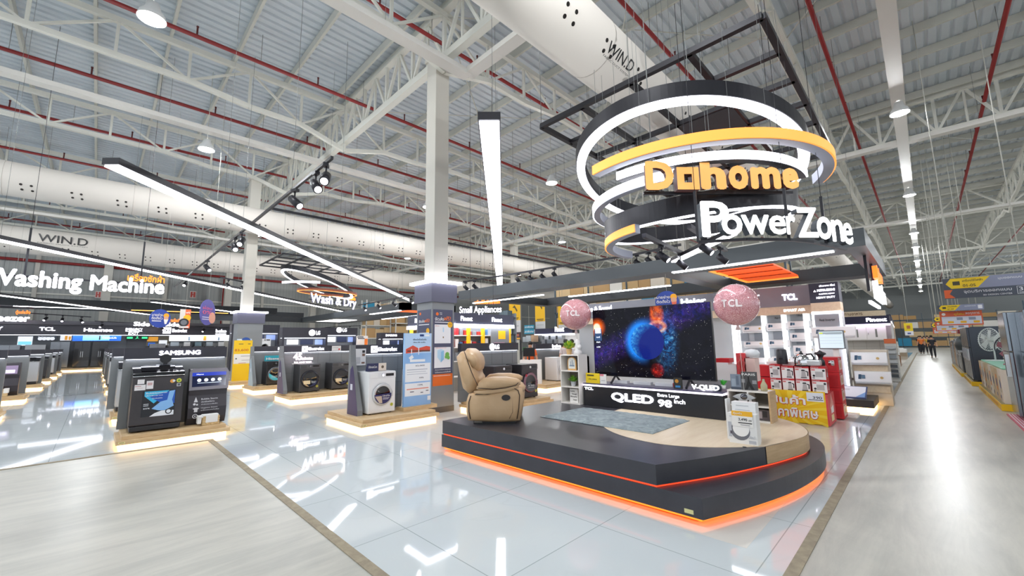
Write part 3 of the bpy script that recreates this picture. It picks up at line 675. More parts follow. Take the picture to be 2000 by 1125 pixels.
o = MB().add([(XT - .003, ty1 - .008, tz0 + .014), (XT - .003, ty0 + .008, tz0 + .014), (XT - .003, ty0 + .008, tz1 - .008), (XT - .003, ty1 - .008, tz1 - .008)], [(0, 1, 2, 3)]).build('screen', m_space(), t)
m = MB(); G1 = 1.0
m = art([('r', 0, .4, 1, .62, 0), ('r', .12, .54, .88, .64, 1), ('t', .25, .455, .5, .03, 'ดนตรี', 1), ('t', .25, .36, .5, .03, 'กีฬา', 1), ('t', .25, .27, .5, .03, 'หนัง', 1)], (XT - .004, ty1 - .03, tz0 + .25), NY, UZ, .16, 1.0, None); m.build('menu_overlay', [mat('#1c3c66', .2, 0, .5), mat('#e8eef8', .2, 0, .9)], t)
for yy in (2.75, 4.1): 
    MB().bar((XT + .03, yy, tz0 + .02), (XT - .14, yy, zt + .01), .03, .02).bar((XT + .03, yy, tz0 + .02), (XT + .2, yy, zt + .01), .03, .02).build('stand_foot', BLK_M, t)
# things on the unit
def sign_letters(name, label, cat, body, o, u, w, h, mt, d=.02, bold=.03, group=None):
    m = MB(); m.text(body, o, u, UZ, w, h, 0, d, bold); return m.build(name, mt, label=label, cat=cat, group=group)
sign_letters('desk_sign', 'small white standing letters on the right end of the black television unit', 'sign', 'V-QLED', (XU + .07, PX(1352, 755, XU + .07).y, zt), NY, .4, .09, LETB, .03)
t = thing('speaker_box', 'small dark framed card standing left of the little white letters', 'card', (XU + .08, 2.86, zt)); MB().box((XU + .07, 2.8, zt), (XU + .1, 2.93, zt + .17)).build('card', mat('#2b2a26', .4), t); art([('c', .4, .7, .03, 0), ('r', .2, .12, .8, .3, 1)], (XU + .069, 2.93, zt), NY, UZ, .13, .17, None).build('print', [mat('#d0902c', .5), mat('#3c8cc8', .5)], t)
MB().lathe([(.0, 0), (.06, .0), (.075, .03), (.07, .07), (.03, .1), (0, .1)], (XU + .12, 2.3, zt), 14).build('mouse_speaker', mat('#3a3f4a', .3), label='small dark rounded speaker behind the little white letters', cat='speaker')
t = thing('price_card', 'yellow price card standing on the left end of the black unit', 'price card', (XU + .05, 4.45, zt)); MB().box((XU + .05, 4.3, zt), (XU + .06, 4.6, zt + .18)).build('card', mat('#f2d220', .5), t); art([('t', .2, .3, .6, .15, '79,990', 0), ('r', .1, .7, .6, .85, 0)], (XU + .049, 4.6, zt), NY, UZ, .3, .18, None).build('print', mat('#55501e', .5), t)
t = thing('price_card', 'white price card with a pink corner beside the yellow one', 'price card', (XU + .05, 4.24, zt)); MB().box((XU + .05, 4.16, zt), (XU + .06, 4.29, zt + .17)).build('card', WHITE, t); art([('r', .0, .8, .6, 1, 0), ('r', .2, .3, .8, .36, 1)], (XU + .049, 4.29, zt), NY, UZ, .13, .17, None).build('print', [mat('#e88a96', .5), mat('#a8a8b0', .5)], t)
for k, y in enumerate((4.05, 3.6, 3.2)): MB().box((XU + .3, y - .16, zt), (XU + .4, y + .16, zt + .05)).build('soundbar_box', mat('#d8d8dc', .5), label='low white box under the television, %s' % ('at its left end', 'near its middle', 'right of its middle')[k], cat='box', group='low boxes under the television')
MB().box((XU + .3, 2.95, zt), (XU + .42, 3.05, zt + .06)).build('soundbar_box', mat('#d23a46', .5), label='low red box under the television beside the dark framed card', cat='box', group='low boxes under the television')
# ------------------------------------------------------------------ shelf units
def cube_shelf(name, label, x0, x1, y0, y1, z0, z1, rows, cols, fm, bm, th=.022):
    t = thing(name, label, 'shelf', ((x0 + x1) / 2, (y0 + y1) / 2, z0))
    MB().box((x0, y0, z0), (x1, y0 + th, z1)).build('side_panel', fm[1], t); MB().box((x0, y1 - th, z0), (x1, y1, z1)).build('side_panel', fm[0], t)
    for k in range(rows + 1): z = z0 + (z1 - z0 - th) * k / rows; MB().box((x0, y0 + th, z), (x1, y1 - th, z + th)).build('shelf_board', fm[0], t)
    for k in range(1, cols): y = y0 + (y1 - y0) * k / cols; MB().box((x0, y - th/2, z0 + th), (x1, y + th/2, z1 - th)).build('divider', fm[0], t)
    MB().box((x1 - .012, y0 + th, z0 + th), (x1, y1 - th, z1 - th)).build('back_panel', bm, t); return t
GW = m_wood('#6b645c', '#7a736a', .5, (2, 2, 10)); OFFW = mat('#e9e4dd', .45)
cube_shelf('shelf_unit', 'tall narrow white shelf with three compartments left of the television', 6.42, 6.7, 4.66, 5.1, ZS, 1.36, 3, 1, (OFFW, OFFW), GW)
t = cube_shelf('shelf_unit', 'low shelf with a wood-grain end right of the television', 6.66, 6.98, 1.62, 2.17, ZS + .003, .87, 2, 2, (OFFW, WOODE), GW)
zsh = [ZS + .022 + (1.36 - ZS - .022) * k / 3 for k in range(3)]
t = thing('picture_frame', 'arched wooden picture frame in the top compartment of the tall white shelf', 'picture', (6.5, 4.88, zsh[2])); FR = mat('#d7a560', .45)
arch = [(.0, 0), (.2, 0), (.2, .17)] + [(.1 + .1 * math.cos(a), .17 + .08 * math.sin(a)) for a in [PI * i / 8 for i in range(1, 8)]] + [(0, .17)]
MB().prism(arch, (6.5, 4.98, zsh[2]), NY, UZ, UX * .02).build('frame', FR, t); MB().prism([(.02 + a * .8, .03 + b * .82) for a, b in arch], (6.497, 4.98, zsh[2]), NY, UZ, UX * .003).build('picture', mat('#dfe0da', .5), t)
art([('r', .2, .3, .75, .42, 0), ('r', .3, .4, .38, .7, 0), ('r', .48, .35, .56, .8, 0), ('r', .62, .4, .68, .62, 0)], (6.496, 4.97, zsh[2]), NY, UZ, .2, .24, None).build('print', mat('#7f8fa0', .6), t)
t = thing('framed_print', 'white lettered card standing in the bottom compartment of the tall white shelf', 'card', (6.5, 4.87, zsh[0])); MB().box((6.5, 4.76, zsh[0]), (6.52, 4.95, zsh[0] + .25)).build('board', WHITE, t)
art([('t', .12, .78, .5, .12, 'Love', 0), ('t', .3, .56, .6, .12, 'laugh', 0), ('t', .1, .36, .8, .13, 'lifestyle', 0), ('t', .45, .12, .42, .14, 'hope', 0)], (6.499, 4.95, zsh[0]), NY, UZ, .19, .25, None).build('lettering', BLACK, t)
GREENS = [mat(c, .6) for c in ('#5f9c2e', '#7ab83a', '#9ccc4a', '#c9d23c')]
def plant(name, label, loc, potmat, pr, ph, r, n, gm, spread=1.0, flat=.7, lw=.02):
    t = thing(name, label, 'plant', loc); x, y, z = loc
    MB().lathe([(pr * .72, 0), (pr, ph), (pr * .92, ph), (pr * .9, ph * .85), (0, ph * .85)], loc, 14).build('pot', potmat, t)
    m = MB(); rnd = random.Random(sum(map(ord, label)) + n)
    for i in range(n):
        a = rnd.random() * 2 * PI; e = rnd.random() ** .6; L = r * (.55 + .45 * rnd.random()); d = Vector((math.cos(a) * e * spread, math.sin(a) * e * spread, flat + .5 * (1 - e))).normalized()
        b = Vector((x, y, z + ph * .85)); s = d.cross(UZ); s = (s.normalized() if s.length > .01 else UX) * lw; q = b + d * L; k = b + d * L * .6
        m.add([b, k + s, q, k - s], [(0, 1, 2, 3)], rnd.randrange(len(gm)), False)
    m.build('foliage', gm, t); return t
plant('potted_plant', 'bushy yellow-green plant in a small wooden pot on top of the tall white shelf', (6.52, 4.95, 1.36), mat('#caa36a', .6), .06, .11, .2, 170, GREENS[1:], 1.1, .55, .022)
plant('potted_plant', 'small green plant in a grey and white pot in the middle compartment', (6.52, 4.87, zsh[1]), mat('#c9cbd0', .5), .055, .09, .15, 90, GREENS[:3], 1.3, .5, .02)
m = MB(); m.lathe([(.0, 0), (.075, 0), (.08, .05), (.05, .1), (.06, .14), (.045, .2), (.055, .24), (.03, .29), (0, .3)], (6.52, 4.74, 1.36), 12); m.sphere((6.5, 4.69, 1.5), .045, 10); m.sphere((6.54, 4.8, 1.47), .04, 10); m.build('figurine', mat('#e8e6e4', .4), label='white plaster figurine on top of the tall white shelf', cat='ornament')
# on / in the low shelf
zl = .87
t = thing('poster_block', 'black and white block lettered PARIS on the low shelf', 'ornament', (6.75, 1.86, zl)); MB().box((6.75, 1.79, zl), (6.8, 1.99, zl + .26)).build('block', mat('#4a4a4c', .5), t)
art([('t', .06, .8, .88, .12, 'PARIS', 0), ('p', [(.2, 0), (.42, .5), (.45, .75), (.52, .75), (.55, .5), (.85, 0), (.66, 0), (.5, .22), (.36, 0)], 1), ('r', 0, .4, .25, .6, 2), ('r', .72, .35, 1, .55, 2)], (6.749, 1.99, zl), NY, UZ, .2, .26, None).build('print', [mat('#f4f4f4', .5), mat('#121214', .5), mat('#8e9094', .5)], t)
t = thing('photo_block', 'blue-grey picture block standing left of the lettered block on the low shelf', 'ornament', (6.76, 2.06, zl)); MB().box((6.76, 2.0, zl), (6.8, 2.14, zl + .22)).build('block', mat('#7c8796', .3), t); art([('r', .1, .2, .5, .7, 0), ('r', .55, .3, .8, .9, 1), ('r', 0, 0, 1, .15, 2)], (6.759, 2.14, zl), NY, UZ, .14, .22, None).build('print', [mat('#98a4b2', .5), mat('#5f6b7c', .5), mat('#424c5a', .5)], t)
m = MB(); m.lathe([(0, 0), (.04, 0), (.045, .08), (.02, .13), (.015, .17), (0, .17)], (6.74, 1.7, zl), 10); m.build('vase', mat('#d8cfa8', .2, 0, 0, 1, .4), label='small pale glass vase on the right end of the low shelf', cat='vase')
plant('potted_plant', 'tiny bright green succulent between the unit and the low shelf', (6.74, 2.24, zl + .0), WHITE, .035, .05, .11, 30, [mat('#3fb83a', .5), mat('#5ad04a', .5)], .8, .9, .016)
t = thing('metal_ornament', 'silver eye-shaped ornament with a round centre in the low shelf', 'ornament', (6.58, 1.98, .8))
eye = [(-.15 + .3 * i / 16, .055 * math.sin(PI * i / 16) ** .8) for i in range(17)] + [(.15 - .3 * i / 16, -.04 * math.sin(PI * i / 16)) for i in range(1, 16)]
MB().prism(eye, (6.6, 1.93, .78), NY, UZ, UX * .04).build('body', CHROME, t, bevel=.01); MB().sphere((6.6, 1.93, .79), .045, 14).build('centre', mat('#6a6a70', .15, 1), t); MB().box((6.66, 1.85, .655), (6.7, 2.02, .75)).build('base', CHROME, t)
t = thing('framed_photo', 'small dark photograph in the lower right compartment of the low shelf', 'picture', (6.72, 1.72, ZS + .03)); MB().box((6.72, 1.66, ZS + .03), (6.74, 1.84, ZS + .17)).build('frame', mat('#55484a', .4), t); art([('r', .15, .15, .5, .85, 0), ('r', .55, .3, .85, .9, 1)], (6.719, 1.84, ZS + .03), NY, UZ, .18, .14, None).build('print', [mat('#a89a9c', .5), mat('#2a2224', .5)], t)
# rug
def m_rug():
    m, nt, b = nodemat('shaggy_rug'); n = noise(nt, 7, 8, .75, objco(nt), .8); nt.links.new(ramp(nt, n, [(.3, '#6a757a'), (.5, '#8a9699'), (.7, '#a9b2b4')]), b.inputs['Base Color']); b.inputs['Roughness'].default_value = .95
    k = nt.nodes.new('ShaderNodeBump'); k.inputs['Strength'].default_value = .8; k.inputs['Distance'].default_value = .01; nt.links.new(noise(nt, 90, 3, .6, objco(nt)), k.inputs['Height']); nt.links.new(k.outputs[0], b.inputs['Normal']); return m
m = MB(); nx, ny = 24, 36; rx0, rx1, ry0, ry1 = 5.0, 6.15, 2.54, 4.4; rnd = random.Random(3); vs = []
for i in range(nx + 1):
    for j in range(ny + 1):
        e = min(i, nx - i, j, ny - j); vs.append((rx0 + (rx1 - rx0) * i / nx, ry0 + (ry1 - ry0) * j / ny, ZS + (.008 if e == 0 else .024 + rnd.random() * .008)))
m.add(vs, [(i*(ny+1)+j, (i+1)*(ny+1)+j, (i+1)*(ny+1)+j+1, i*(ny+1)+j+1) for i in range(nx) for j in range(ny)], 0, True); m.box((rx0, ry0, ZS + .0035), (rx1, ry1, ZS + .009)); m.build('rug', m_rug(), label='grey-blue shaggy rug on the stage in front of the television', cat='rug')
# boxes with the price tag
t = thing('appliance_box', 'white appliance box with a yellow 3,490 price tag at the front of the stage', 'box', (5.25, 1.58, ZS))
b0 = Matrix.Rotation(.08, 3, 'Z')
m = MB(); m.box((5.2, 1.42, ZS + .003), (5.32, 1.71, ZS + .33)); m.build('carton', mat('#e6e5e3', .35), t)
art([('c', .42, .42, .1, 3), ('c', .45, .5, .085, 0), ('r', .0, .2, .12, .7, 1), ('t', .06, .86, .2, .05, 'SQ', 1), ('t', .72, .2, .2, .1, '3in1', 1), ('r', .7, .04, .95, .14, 1), ('r', .06, .3, .14, .4, 2)], (5.199, 1.71, ZS + .003), NY, UZ, .29, .327, None).build('print', [mat('#efeeec', .4), mat('#b5b8c0', .4), mat('#5b5560', .4), mat('#6e7078', .4)], t)
m = art([('r', 0, 0, 1, 1, 0), ('r', 0, .68, 1, 1, 1), ('t', .08, .74, .42, .18, 'คุ้มค่า', 0), ('t', .32, .36, .42, .2, '3,490', 2), ('t', .8, .38, .14, .1, 'บาท', 2), ('r', .3, .22, .95, .28, 2), ('r', .4, .1, .85, .14, 3)], (5.196, 1.665, ZS + .19), NY, UZ, .215, .17, None); m.build('price_tag', [WHITE, mat('#f0b429', .5), mat('#222226', .5), mat('#909096', .5)], t)
for k, (x, y, zz, lab) in enumerate(((5.33, 1.47, .47, 'tall plain white box standing directly behind the price-tagged box'), (5.36, 1.76, .49, 'grey-white box at the back left of the price-tagged box'))):
    t = thing('appliance_box', lab, 'box', (x + .06, y + .1, ZS)); MB().box((x, y - (.02 if k == 0 else 0), ZS + .003), (x + .12, y + (.23 if k == 0 else .02), ZS + zz - .03)).build('carton', mat('#e2e2e2', .4), t)
    art([('r', .2, .84, .75, .86, 0), ('r', .15, .74, .8, .755, 0)], (x - .002, y + .23, ZS + .003), NY, UZ, .24, zz, None).build('print', mat('#b9bcc0', .5), t) if k == 0 else None
# ------------------------------------------------------------------ armchair
O = Vector((3.85, 4.84, ZS + .02)); fa = Vector((.66, -.75, 0)).normalized(); la = Vector((-fa.y, fa.x, 0)); fa = fa * .81
t = thing('armchair', 'beige leather recliner armchair with dark piping on the dark stage', 'armchair', O + fa * .5 + la * .45); LEA = m_noise('#bf9d76', '#c9a983', 3, .42, 'beige_leather'); LEA2 = mat('#b08e68', .45); PIP = mat('#33241c', .5)
at = lambda l: O + la * l
body = [(.05, .03), (.3, .015), (.6, .005), (.9, .015), (.99, .03), (1.03, .2), (1.05, .4), (1.02, .48), (.95, .51), (.7, .47), (.4, .42), (.15, .42), (.06, .4), (.02, .3), (.02, .15)]
for l0 in (0, .74): MB().puff(body, at(l0), fa, UZ, la, .2, 0, 7, 8).build('side_panel', LEA, t)
MB().puff([(.12, .05), (1.0, .05), (1.02, .38), (.9, .42), (.12, .4)], at(.18), fa, UZ, la, .58, 0, 7, 8).build('seat_base', LEA, t)
MB().puff([(.25, .36), (.95, .36), (1.06, .4), (1.08, .46), (1.0, .52), (.6, .52), (.25, .52)], at(.2), fa, UZ, la, .54, 0, 9, 5).build('seat_cushion', LEA, t)
arm = [(.2, .5), (.24, .57), (.32, .625), (.5, .645), (.75, .645), (.93, .62), (1.01, .585), (1.0, .53), (.93, .5), (.75, .475), (.5, .455), (.3, .455), (.2, .47)]
for l0 in (-.03, .72): MB().puff(arm, at(l0), fa, UZ, la, .25, 0, 9, 4).build('armrest', LEA, t)
arm2 = [(.15, .44), (.3, .47), (.6, .49), (.9, .535), (.97, .53), (.96, .47), (.8, .43), (.5, .4), (.3, .39), (.18, .4)]
for l0 in (-.015, .735): MB().puff(arm2, at(l0), fa, UZ, la, .22, 0, 7, 6).build('armrest_roll', LEA, t)
back = [(-.2, .95), (-.14, .7), (-.07, .46), (.04, .38), (.2, .42), (.24, .55), (.2, .75), (.1, .95), (-.02, 1.03), (-.12, 1.02)]
MB().puff(back, at(.03), fa, UZ, la, .88, 0, 11, 6).build('backrest', LEA, t)
MB().puff([(-.1, .98), (-.02, 1.065), (.08, 1.06), (.18, 1.0), (.245, .92), (.265, .82), (.24, .73), (.17, .69), (.05, .8)], at(.06), fa, UZ, la, .82, 0, 11, 4).build('headrest', LEA, t)
MB().puff([(.1, .72), (.2, .7), (.27, .62), (.28, .52), (.2, .47), (.1, .55)], at(.16), fa, UZ, la, .62, 0, 9, 4).build('lumbar_cushion', LEA, t)
pp = MB(); L3 = lambda pts, l: [O + fa * a + UZ * b + la * l for a, b in pts]; SQ = lambda pts, c, q: [(c[0] + (a - c[0]) * q, c[1] + (b - c[1]) * q) for a, b in pts]
pp.tube(L3([(-.03, 1.055), (.04, .9), (.12, .72), (.2, .58), (.25, .5)], .03), .006, 6); pp.tube(L3(SQ([(.06, .4), (.02, .3), (.02, .15), (.05, .03)], (.5, .25), .89), .01), .007, 6); 
pp.tube(L3(SQ([(.22, .49), (.5, .47), (.75, .49), (.95, .53), (1.0, .57)], (.6, .55), .93), -.022), .005, 6); pp.tube(L3(SQ([(.15, .42), (.4, .42), (.7, .47), (.95, .51), (1.02, .48), (1.05, .4), (1.03, .2), (.99, .03)], (.5, .25), .89), .008), .006, 6); pp.tube(L3([(.8, .4), (.86, .33), (.86, .15), (.8, .06)], .006), .003, 5)
pp.build('piping', PIP, t)
m = MB(); m.prism([(.745 + .075 * math.cos(a) * (1.05), .355 + .042 * math.sin(a)) for a in [2*PI*i/20 for i in range(20)]], at(-.012), fa, UZ, la * .03); m.build('recliner_handle', mat('#2a2422', .35), t, bevel=.006)
MB().prism([(.15, -.02), (.9, -.02), (.9, .05), (.15, .05)], at(.06), fa, UZ, la * .8).build('base_frame', BLACK, t)
hr = MB()
for k in range(14): a = .2 + .01 * k; hr.tube(L3([(a - .02, .03), (a - .03 + .004 * (k % 3), .015), (a - .01, .005)], -.005 + .002 * (k % 4)), .0012, 4)
hr.build('fringe', mat('#b9b2a6', .7), t)
# balloons
def m_balloon():
    m, nt, b = nodemat('confetti_balloon'); v = nt.nodes.new('ShaderNodeTexVoronoi'); v.inputs['Scale'].default_value = 120; nt.links.new(objco(nt), v.inputs['Vector'])
    n = noise(nt, 5, 3, .5, objco(nt)); c = ramp(nt, v.outputs['Distance'], [(.25, '#a84e5a'), (.45, '#d79098'), (.75, '#eec4c6')]); nt.links.new(c, b.inputs['Base Color']); b.inputs['Roughness'].default_value = .12; b.inputs['Coat Weight'].default_value = .6
    b.inputs['Alpha'].default_value = .9; return m
BAL = m_balloon()
for (u, v, x, r, zb, lab) in ((1124, 614, 6.5, .3, 1.66, 'pink confetti balloon with white letters, left of the television'), (1437.5, 595, 6.7, .31, .87, 'pink confetti balloon with white letters, right of the television')):
    c = PX(u, v, x); t = thing('balloon', lab, 'balloon', (c.x, c.y, c.z - r)); MB().sphere(c, r, 36).build('skin', BAL, t); MB().lathe([(.0, .0), (.035, -.02), (.012, .05)], c - UZ * (r + .045), 10).build('knot', mat('#e5c9c9', .3), t)
    d = (Vector((0, 0, H)) - c).normalized(); u_ = UZ.cross(d).normalized(); v_ = d.cross(u_)
    m = MB()
    for i, ch in enumerate('TCL'):
        a = (-.62 + .3 * i) ; n = (d * math.cos(a) + u_ * math.sin(a)); m.text(ch, c + n * (r + .003) + v_ * (-.03) - n.cross(v_) * -.0, v_.cross(n), v_, .085, .11, 0, .003, .04)
    m.build('lettering', mat('#f8eeee', .4), t); MB().cyl(c - UZ * r, (c.x + .03, c.y, zb), .003, n=4).build('string', WHITE, t)
# ================================================================== APPLIANCES
def make_front_loader(body, door, glass, panel_m, sticker=None, w=.6, h=.85, d=.58, tag=True, ds=1.0):
    """origin: base centre; front faces -y"""
    t = proto('washing_machine'); y = -d / 2
    MB().box((-w/2, y, .02), (w/2, d/2, h)).build('body', body, t, bevel=.02, seg=3)
    MB().box((-w/2 + .004, y - .006, h - .135), (w/2 - .004, y + .01, h - .012)).build('control_panel', panel_m, t, bevel=.004)
    MB().box((-w/2 + .02, y - .012, h - .125), (-w/2 + .19, y - .004, h - .03)).build('detergent_drawer', body, t, bevel=.004)
    k = MB(); k.cyl((0, y - .03, h - .075), (0, y - .004, h - .075), .03, n=20); k.build('dial', CHROME, t)
    MB().box((.07, y - .009, h - .1), (w/2 - .05, y - .005, h - .045)).build('display', BLACK, t)
    zc = h * .46; dr = MB(); dr.lathe([(a * ds, b_) for a, b_ in [(.2, -.0), (.225, .012), (.215, .035), (.17, .04), (.155, .02)]], (0, y, zc), 40, 0, (0, -1, 0)); D = dr.build('door', door, t)
    g = MB(); g.lathe([(.172 * ds, .03), (.15 * ds, .028), (.1 * ds, .012), (0, .004)], (0, y, zc), 32, 0, (0, -1, 0)); g.build('door_glass', glass, D)
    MB().box((.185 * ds, y - .05, zc - .05), (.215 * ds, y - .02, zc + .05)).build('door_handle', door, D, bevel=.006)
    f = MB()
    for sx in (-1, 1):
        for sy in (-1, 1): f.cyl((sx * (w/2 - .07), sy * (d/2 - .07), 0), (sx * (w/2 - .07), sy * (d/2 - .07), .03), .022, n=8)
    f.build('foot', BLACK, t)
    MB().box((-w/2 + .02, y - .003, .04), (w/2 - .02, y + .004, .11)).build('kick_plate', body, t, bevel=.003)
    if sticker: 
        m = art(sticker[0], (-.2 * ds, y - .043, zc - .2 * ds), UX, UZ, .4 * ds, .4 * ds, None); m.build('sticker', sticker[1], t)
    if tag: art([('c', .5, .5, .035, 0), ('c', .5, .5, .022, 1)], (w/2 - .12, y - .003, .13), UX, UZ, .07, .07, None).build('energy_label', [mat('#d8c95a', .5), mat('#a9b43c', .5)], t)
    return t
def half(a0, a1, r=.19, c=(.5, .5)): return [(c[0] + r / .4 * math.cos(math.radians(a0 + (a1 - a0) * i / 16)), c[1] + r / .4 * math.sin(math.radians(a0 + (a1 - a0) * i / 16))) for i in range(17)]
WM_W = Stock(lambda: make_front_loader(mat('#ebebeb', .3), mat('#d0d2d4', .25, .3), GLASSD, mat('#e6e6e8', .3), ([('p', half(180, 365), 0), ('p', [(.05, .42), (.42, .42), (.46, .06), (.3, .08)], 1), ('t', .46, .38, .42, .08, 'UltraMix', 2), ('r', .48, .3, .85, .32, 2), ('r', .48, .24, .8, .26, 2)], [mat('#2b2a5e', .4), mat('#cbb7a2', .5), WHITE])))
WM_G = Stock(lambda: make_front_loader(mat('#4e4f52', .35, .5), mat('#33343a', .2, .6), GLASSD, mat('#5d5e62', .3, .4), ([('p', half(185, 262), 0), ('p', half(262, 350), 1), ('r', .1, .2, .5, .42, 2), ('t', .56, .32, .3, .06, 'Sensor', 3), ('r', .56, .26, .82, .28, 3)], [mat('#b59a74', .5), mat('#1b2450', .4), mat('#e3cfa6', .5), WHITE]), ds=1.18))
WM_K = Stock(lambda: make_front_loader(mat('#2b2c30', .3, .3), mat('#6d7076', .2, .7), GLASSD, mat('#1d1e22', .25), ([('p', half(170, 300), 0), ('p', half(300, 350), 1), ('t', .2, .3, .4, .08, 'Wash', 2), ('r', .2, .22, .6, .24, 2)], [mat('#3fb3c4', .4), mat('#12203a', .4), WHITE]), ds=1.18))
WM_L = Stock(lambda: make_front_loader(mat('#39373a', .33, .4), mat('#8c6a74', .2, .7), GLASSD, mat('#2d2b2e', .3), ([('p', half(205, 335), 0), ('c', .12, .9, .035, 1), ('t', .22, .3, .56, .07, 'AI DD', 2), ('r', .25, .22, .75, .24, 2)], [mat('#4a4a4e', .4), mat('#b0283a', .5), mat('#e6e6e6', .5)]), .6, .85, .58, ds=1.15))
def make_top_loader(body, lid, poster=True):
    t = proto('washing_machine'); w, d, h = .68, .66, 1.02; y = -d / 2
    MB().prism([(y + .02, .1), (d/2, .1), (d/2, h - .06), (y + .055, h - .1)], (-w/2, 0, 0), UY, UZ, UX * w).build('body', body, t, bevel=.025, seg=3)
    MB().box((-w/2 + .01, y, .02), (w/2 - .01, d/2 - .02, .1)).build('plinth', mat('#202024', .4), t, bevel=.01)
    MB().prism([(y + .03, h - .1), (d/2, h - .06), (d/2, h + .06), (d/2 - .1, h + .075), (y + .06, h - .045)], (-w/2 - .005, 0, 0), UY, UZ, UX * (w + .01)).build('lid', lid, t, bevel=.015, seg=3)
    m = MB(); L = Vector((0, (d/2 - .1) - (y + .06), .12)); Ln = L.normalized(); q = Vector((-w/2 + .08, y + .1, h - .036)); nn = UX.cross(Ln)
    art([('r', .05, .12, .95, .75, 0), ('r', .12, .82, .88, .92, 1), ('c', .5, .87, .03, 2)], Vector((-w/2 + .08, y + .09, h - .034)) + nn * .004, UX, Ln, w - .16, .48, None).build('lid_window', [mat('#0a0a0e', .06), mat('#3a3c44', .2), mat('#c9ccd2', .3)], t)
    MB().tube([(-w/2 - .004, y + .03, h - .1), (w/2 + .004, y + .03, h - .1)], .008, 6).build('chrome_trim', CHROME, t)
    if poster:
        o = Vector((-.2, y + .026, .24)); v = Vector((0, .028, 1)).normalized()
        m = art([('r', 0, 0, 1, 1, 0), ('p', [(.06, .98), (.8, .98), (.35, .5), (.06, .8)], 1), ('p', [(.2, .78), (.98, .98), (.98, .45), (.5, .55)], 2), ('p', [(.3, .3), (.55, .55), (.75, .6), (.8, .95), (.97, .97), (.9, .6), (.97, .35), (.7, .2), (.5, .22)], 3), ('p', [(.25, 0), (.4, .12), (.6, .2), (.98, .18), (.98, .0)], 4), ('t', .1, .88, .62, .06, 'Bubblestorm', 4), ('t', .1, .79, .5, .05, 'ผ้าสะอาด', 4), ('t', .3, .68, .3, .04, 'Ecobubble', 4), ('t', .05, .3, .2, .05, '25%', 4), ('r', .05, .42, .2, .44, 4), ('r', .05, .48, .2, .5, 4), ('c', .82, .15, .045, 0), ('c', .82, .15, .03, 4)], o, UX, v, .44, .43, None)
        m.build('poster', [mat('#15171f', .25), mat('#35b3e0', .3), mat('#1554b8', .3), mat('#86b9ee', .3), mat('#e9edf4', .3)], t)
        art([('r', 0, .5, .34, 1, 0), ('r', -.12, -.2, .42, .42, 0), ('r', .45, -.1, .8, .8, 0), ('r', -.1, .2, .2, .3, 1), ('r', .5, .3, .74, .6, 1), ('r', 0, .02, .3, .06, 1)], Vector((-.28, y + .035, .72)), UX, v, .26, .15, None).build('info_label', [mat('#e4e2e4', .5), mat('#c9a6a8', .5)], t)
        art([('c', .3, .6, .033, 0), ('c', .4, .62, .02, 3), ('c', .75, .64, .036, 1), ('c', .75, .62, .02, 2), ('r', .62, .0, .9, .32, 3), ('r', .66, .05, .86, .28, 4)], Vector((.12, y + .035, .72)), UX, v, .2, .16, None).build('energy_label', [mat('#e8a24c', .5), mat('#d9d84a', .5), mat('#6fa83c', .5), mat('#d9dade', .5), mat('#5a6068', .5)], t)
    return t
TL = Stock(lambda: make_top_loader(m_noise('#3b383a', '#454143', 2, .3, 'graphite_steel', .4), mat('#101014', .08, 0, 0, 1, 0, .5)))
TLp = Stock(lambda: make_top_loader(mat('#37383c', .35, .3), mat('#15161a', .12), False))
TLw = Stock(lambda: make_top_loader(mat('#b9bcc0', .3, .5), mat('#1d1e22', .12), False))
# ================================================================== DISPLAY BAYS (wooden podium + brand panel, all facing the entrance side, -y)
def podium(x0, x1, y0, y1, label, z=.2, hidden=False, step=True):
    t = thing('display_podium', label, 'podium', ((x0 + x1) / 2, (y0 + y1) / 2, 0), 'lit wooden podiums')
    MB().box((x0, y0, .075), (x1, y1, z - .06 if step else z)).build('base', WOOD, t, bevel=.004)
    if step: MB().box((x0 + .06, y0 + .06, z - .06), (x1 - .06, y1, z)).build('top_step', WOOD, t, bevel=.004)
    MB().box((x0 + .05, y0 + .05, .0), (x1 - .05, y1, .075)).build('light_strip', LEDW, t)
    art([('r', 0, 0, 1, 1, 0), ('r', .15, .3, .85, .7, 1)], (x0 + .03, y0 - .001, z - .105), UX, UZ, .08, .03, None).build('floor_tag', [mat('#e3d7a0', .6), mat('#a8985c', .6)], t)
    return t
def logo_text(mb, name, x0, y, z, w, h, m=0):
    """brand lettering on a -y face"""
    if name == 'Electrolux':
        s = h * 1.7; mb.box((x0, y - .01, z - h * .35), (x0 + s, y, z - h * .35 + s), 0)
        c = Vector((x0 + s / 2, y - .012, z - h * .35 + s / 2))
        for sg in (1, -1): mb.add([c + UX * sg * s * a + UZ * s * b for a, b in ((.05, .3), (.28, .22), (.34, 0), (.28, -.22), (.05, -.3), (.2, -.14), (.24, 0), (.2, .14))], [tuple(range(8))], 1)
        mb.add([c + UX * s * a + UZ * s * b for a, b in ((-.22, 0), (.04, .2), (.04, -.2))], [(0, 1, 2)], 1)
        mb.text(name, (x0 + s * 1.15, y, z), UX, UZ, w - s * 1.15, h, 0, .012, .025)
    elif name == 'LG':
        mb.cyl((x0 + h * .75, y, z + h * .5), (x0 + h * .75, y - .012, z + h * .5), h * .75, n=24, m=0); mb.text('LG', (x0 + h * 1.7, y, z), UX, UZ, w - h * 1.7, h, 0, .012, .03)
    elif name == 'SAMSUNG': mb.text(name, (x0, y, z), UX, UZ, w, h, 0, .012, .038)
    elif name == 'beko':
        mb.text(name, (x0, y, z), UX, UZ, w, h, 0, .012, .04); mb.box((x0, y - .01, z - h * .45), (x0 + w, y, z - h * .25), 0)
    else: mb.text(name, (x0, y, z), UX, UZ, w, h, 0, .012, .035)
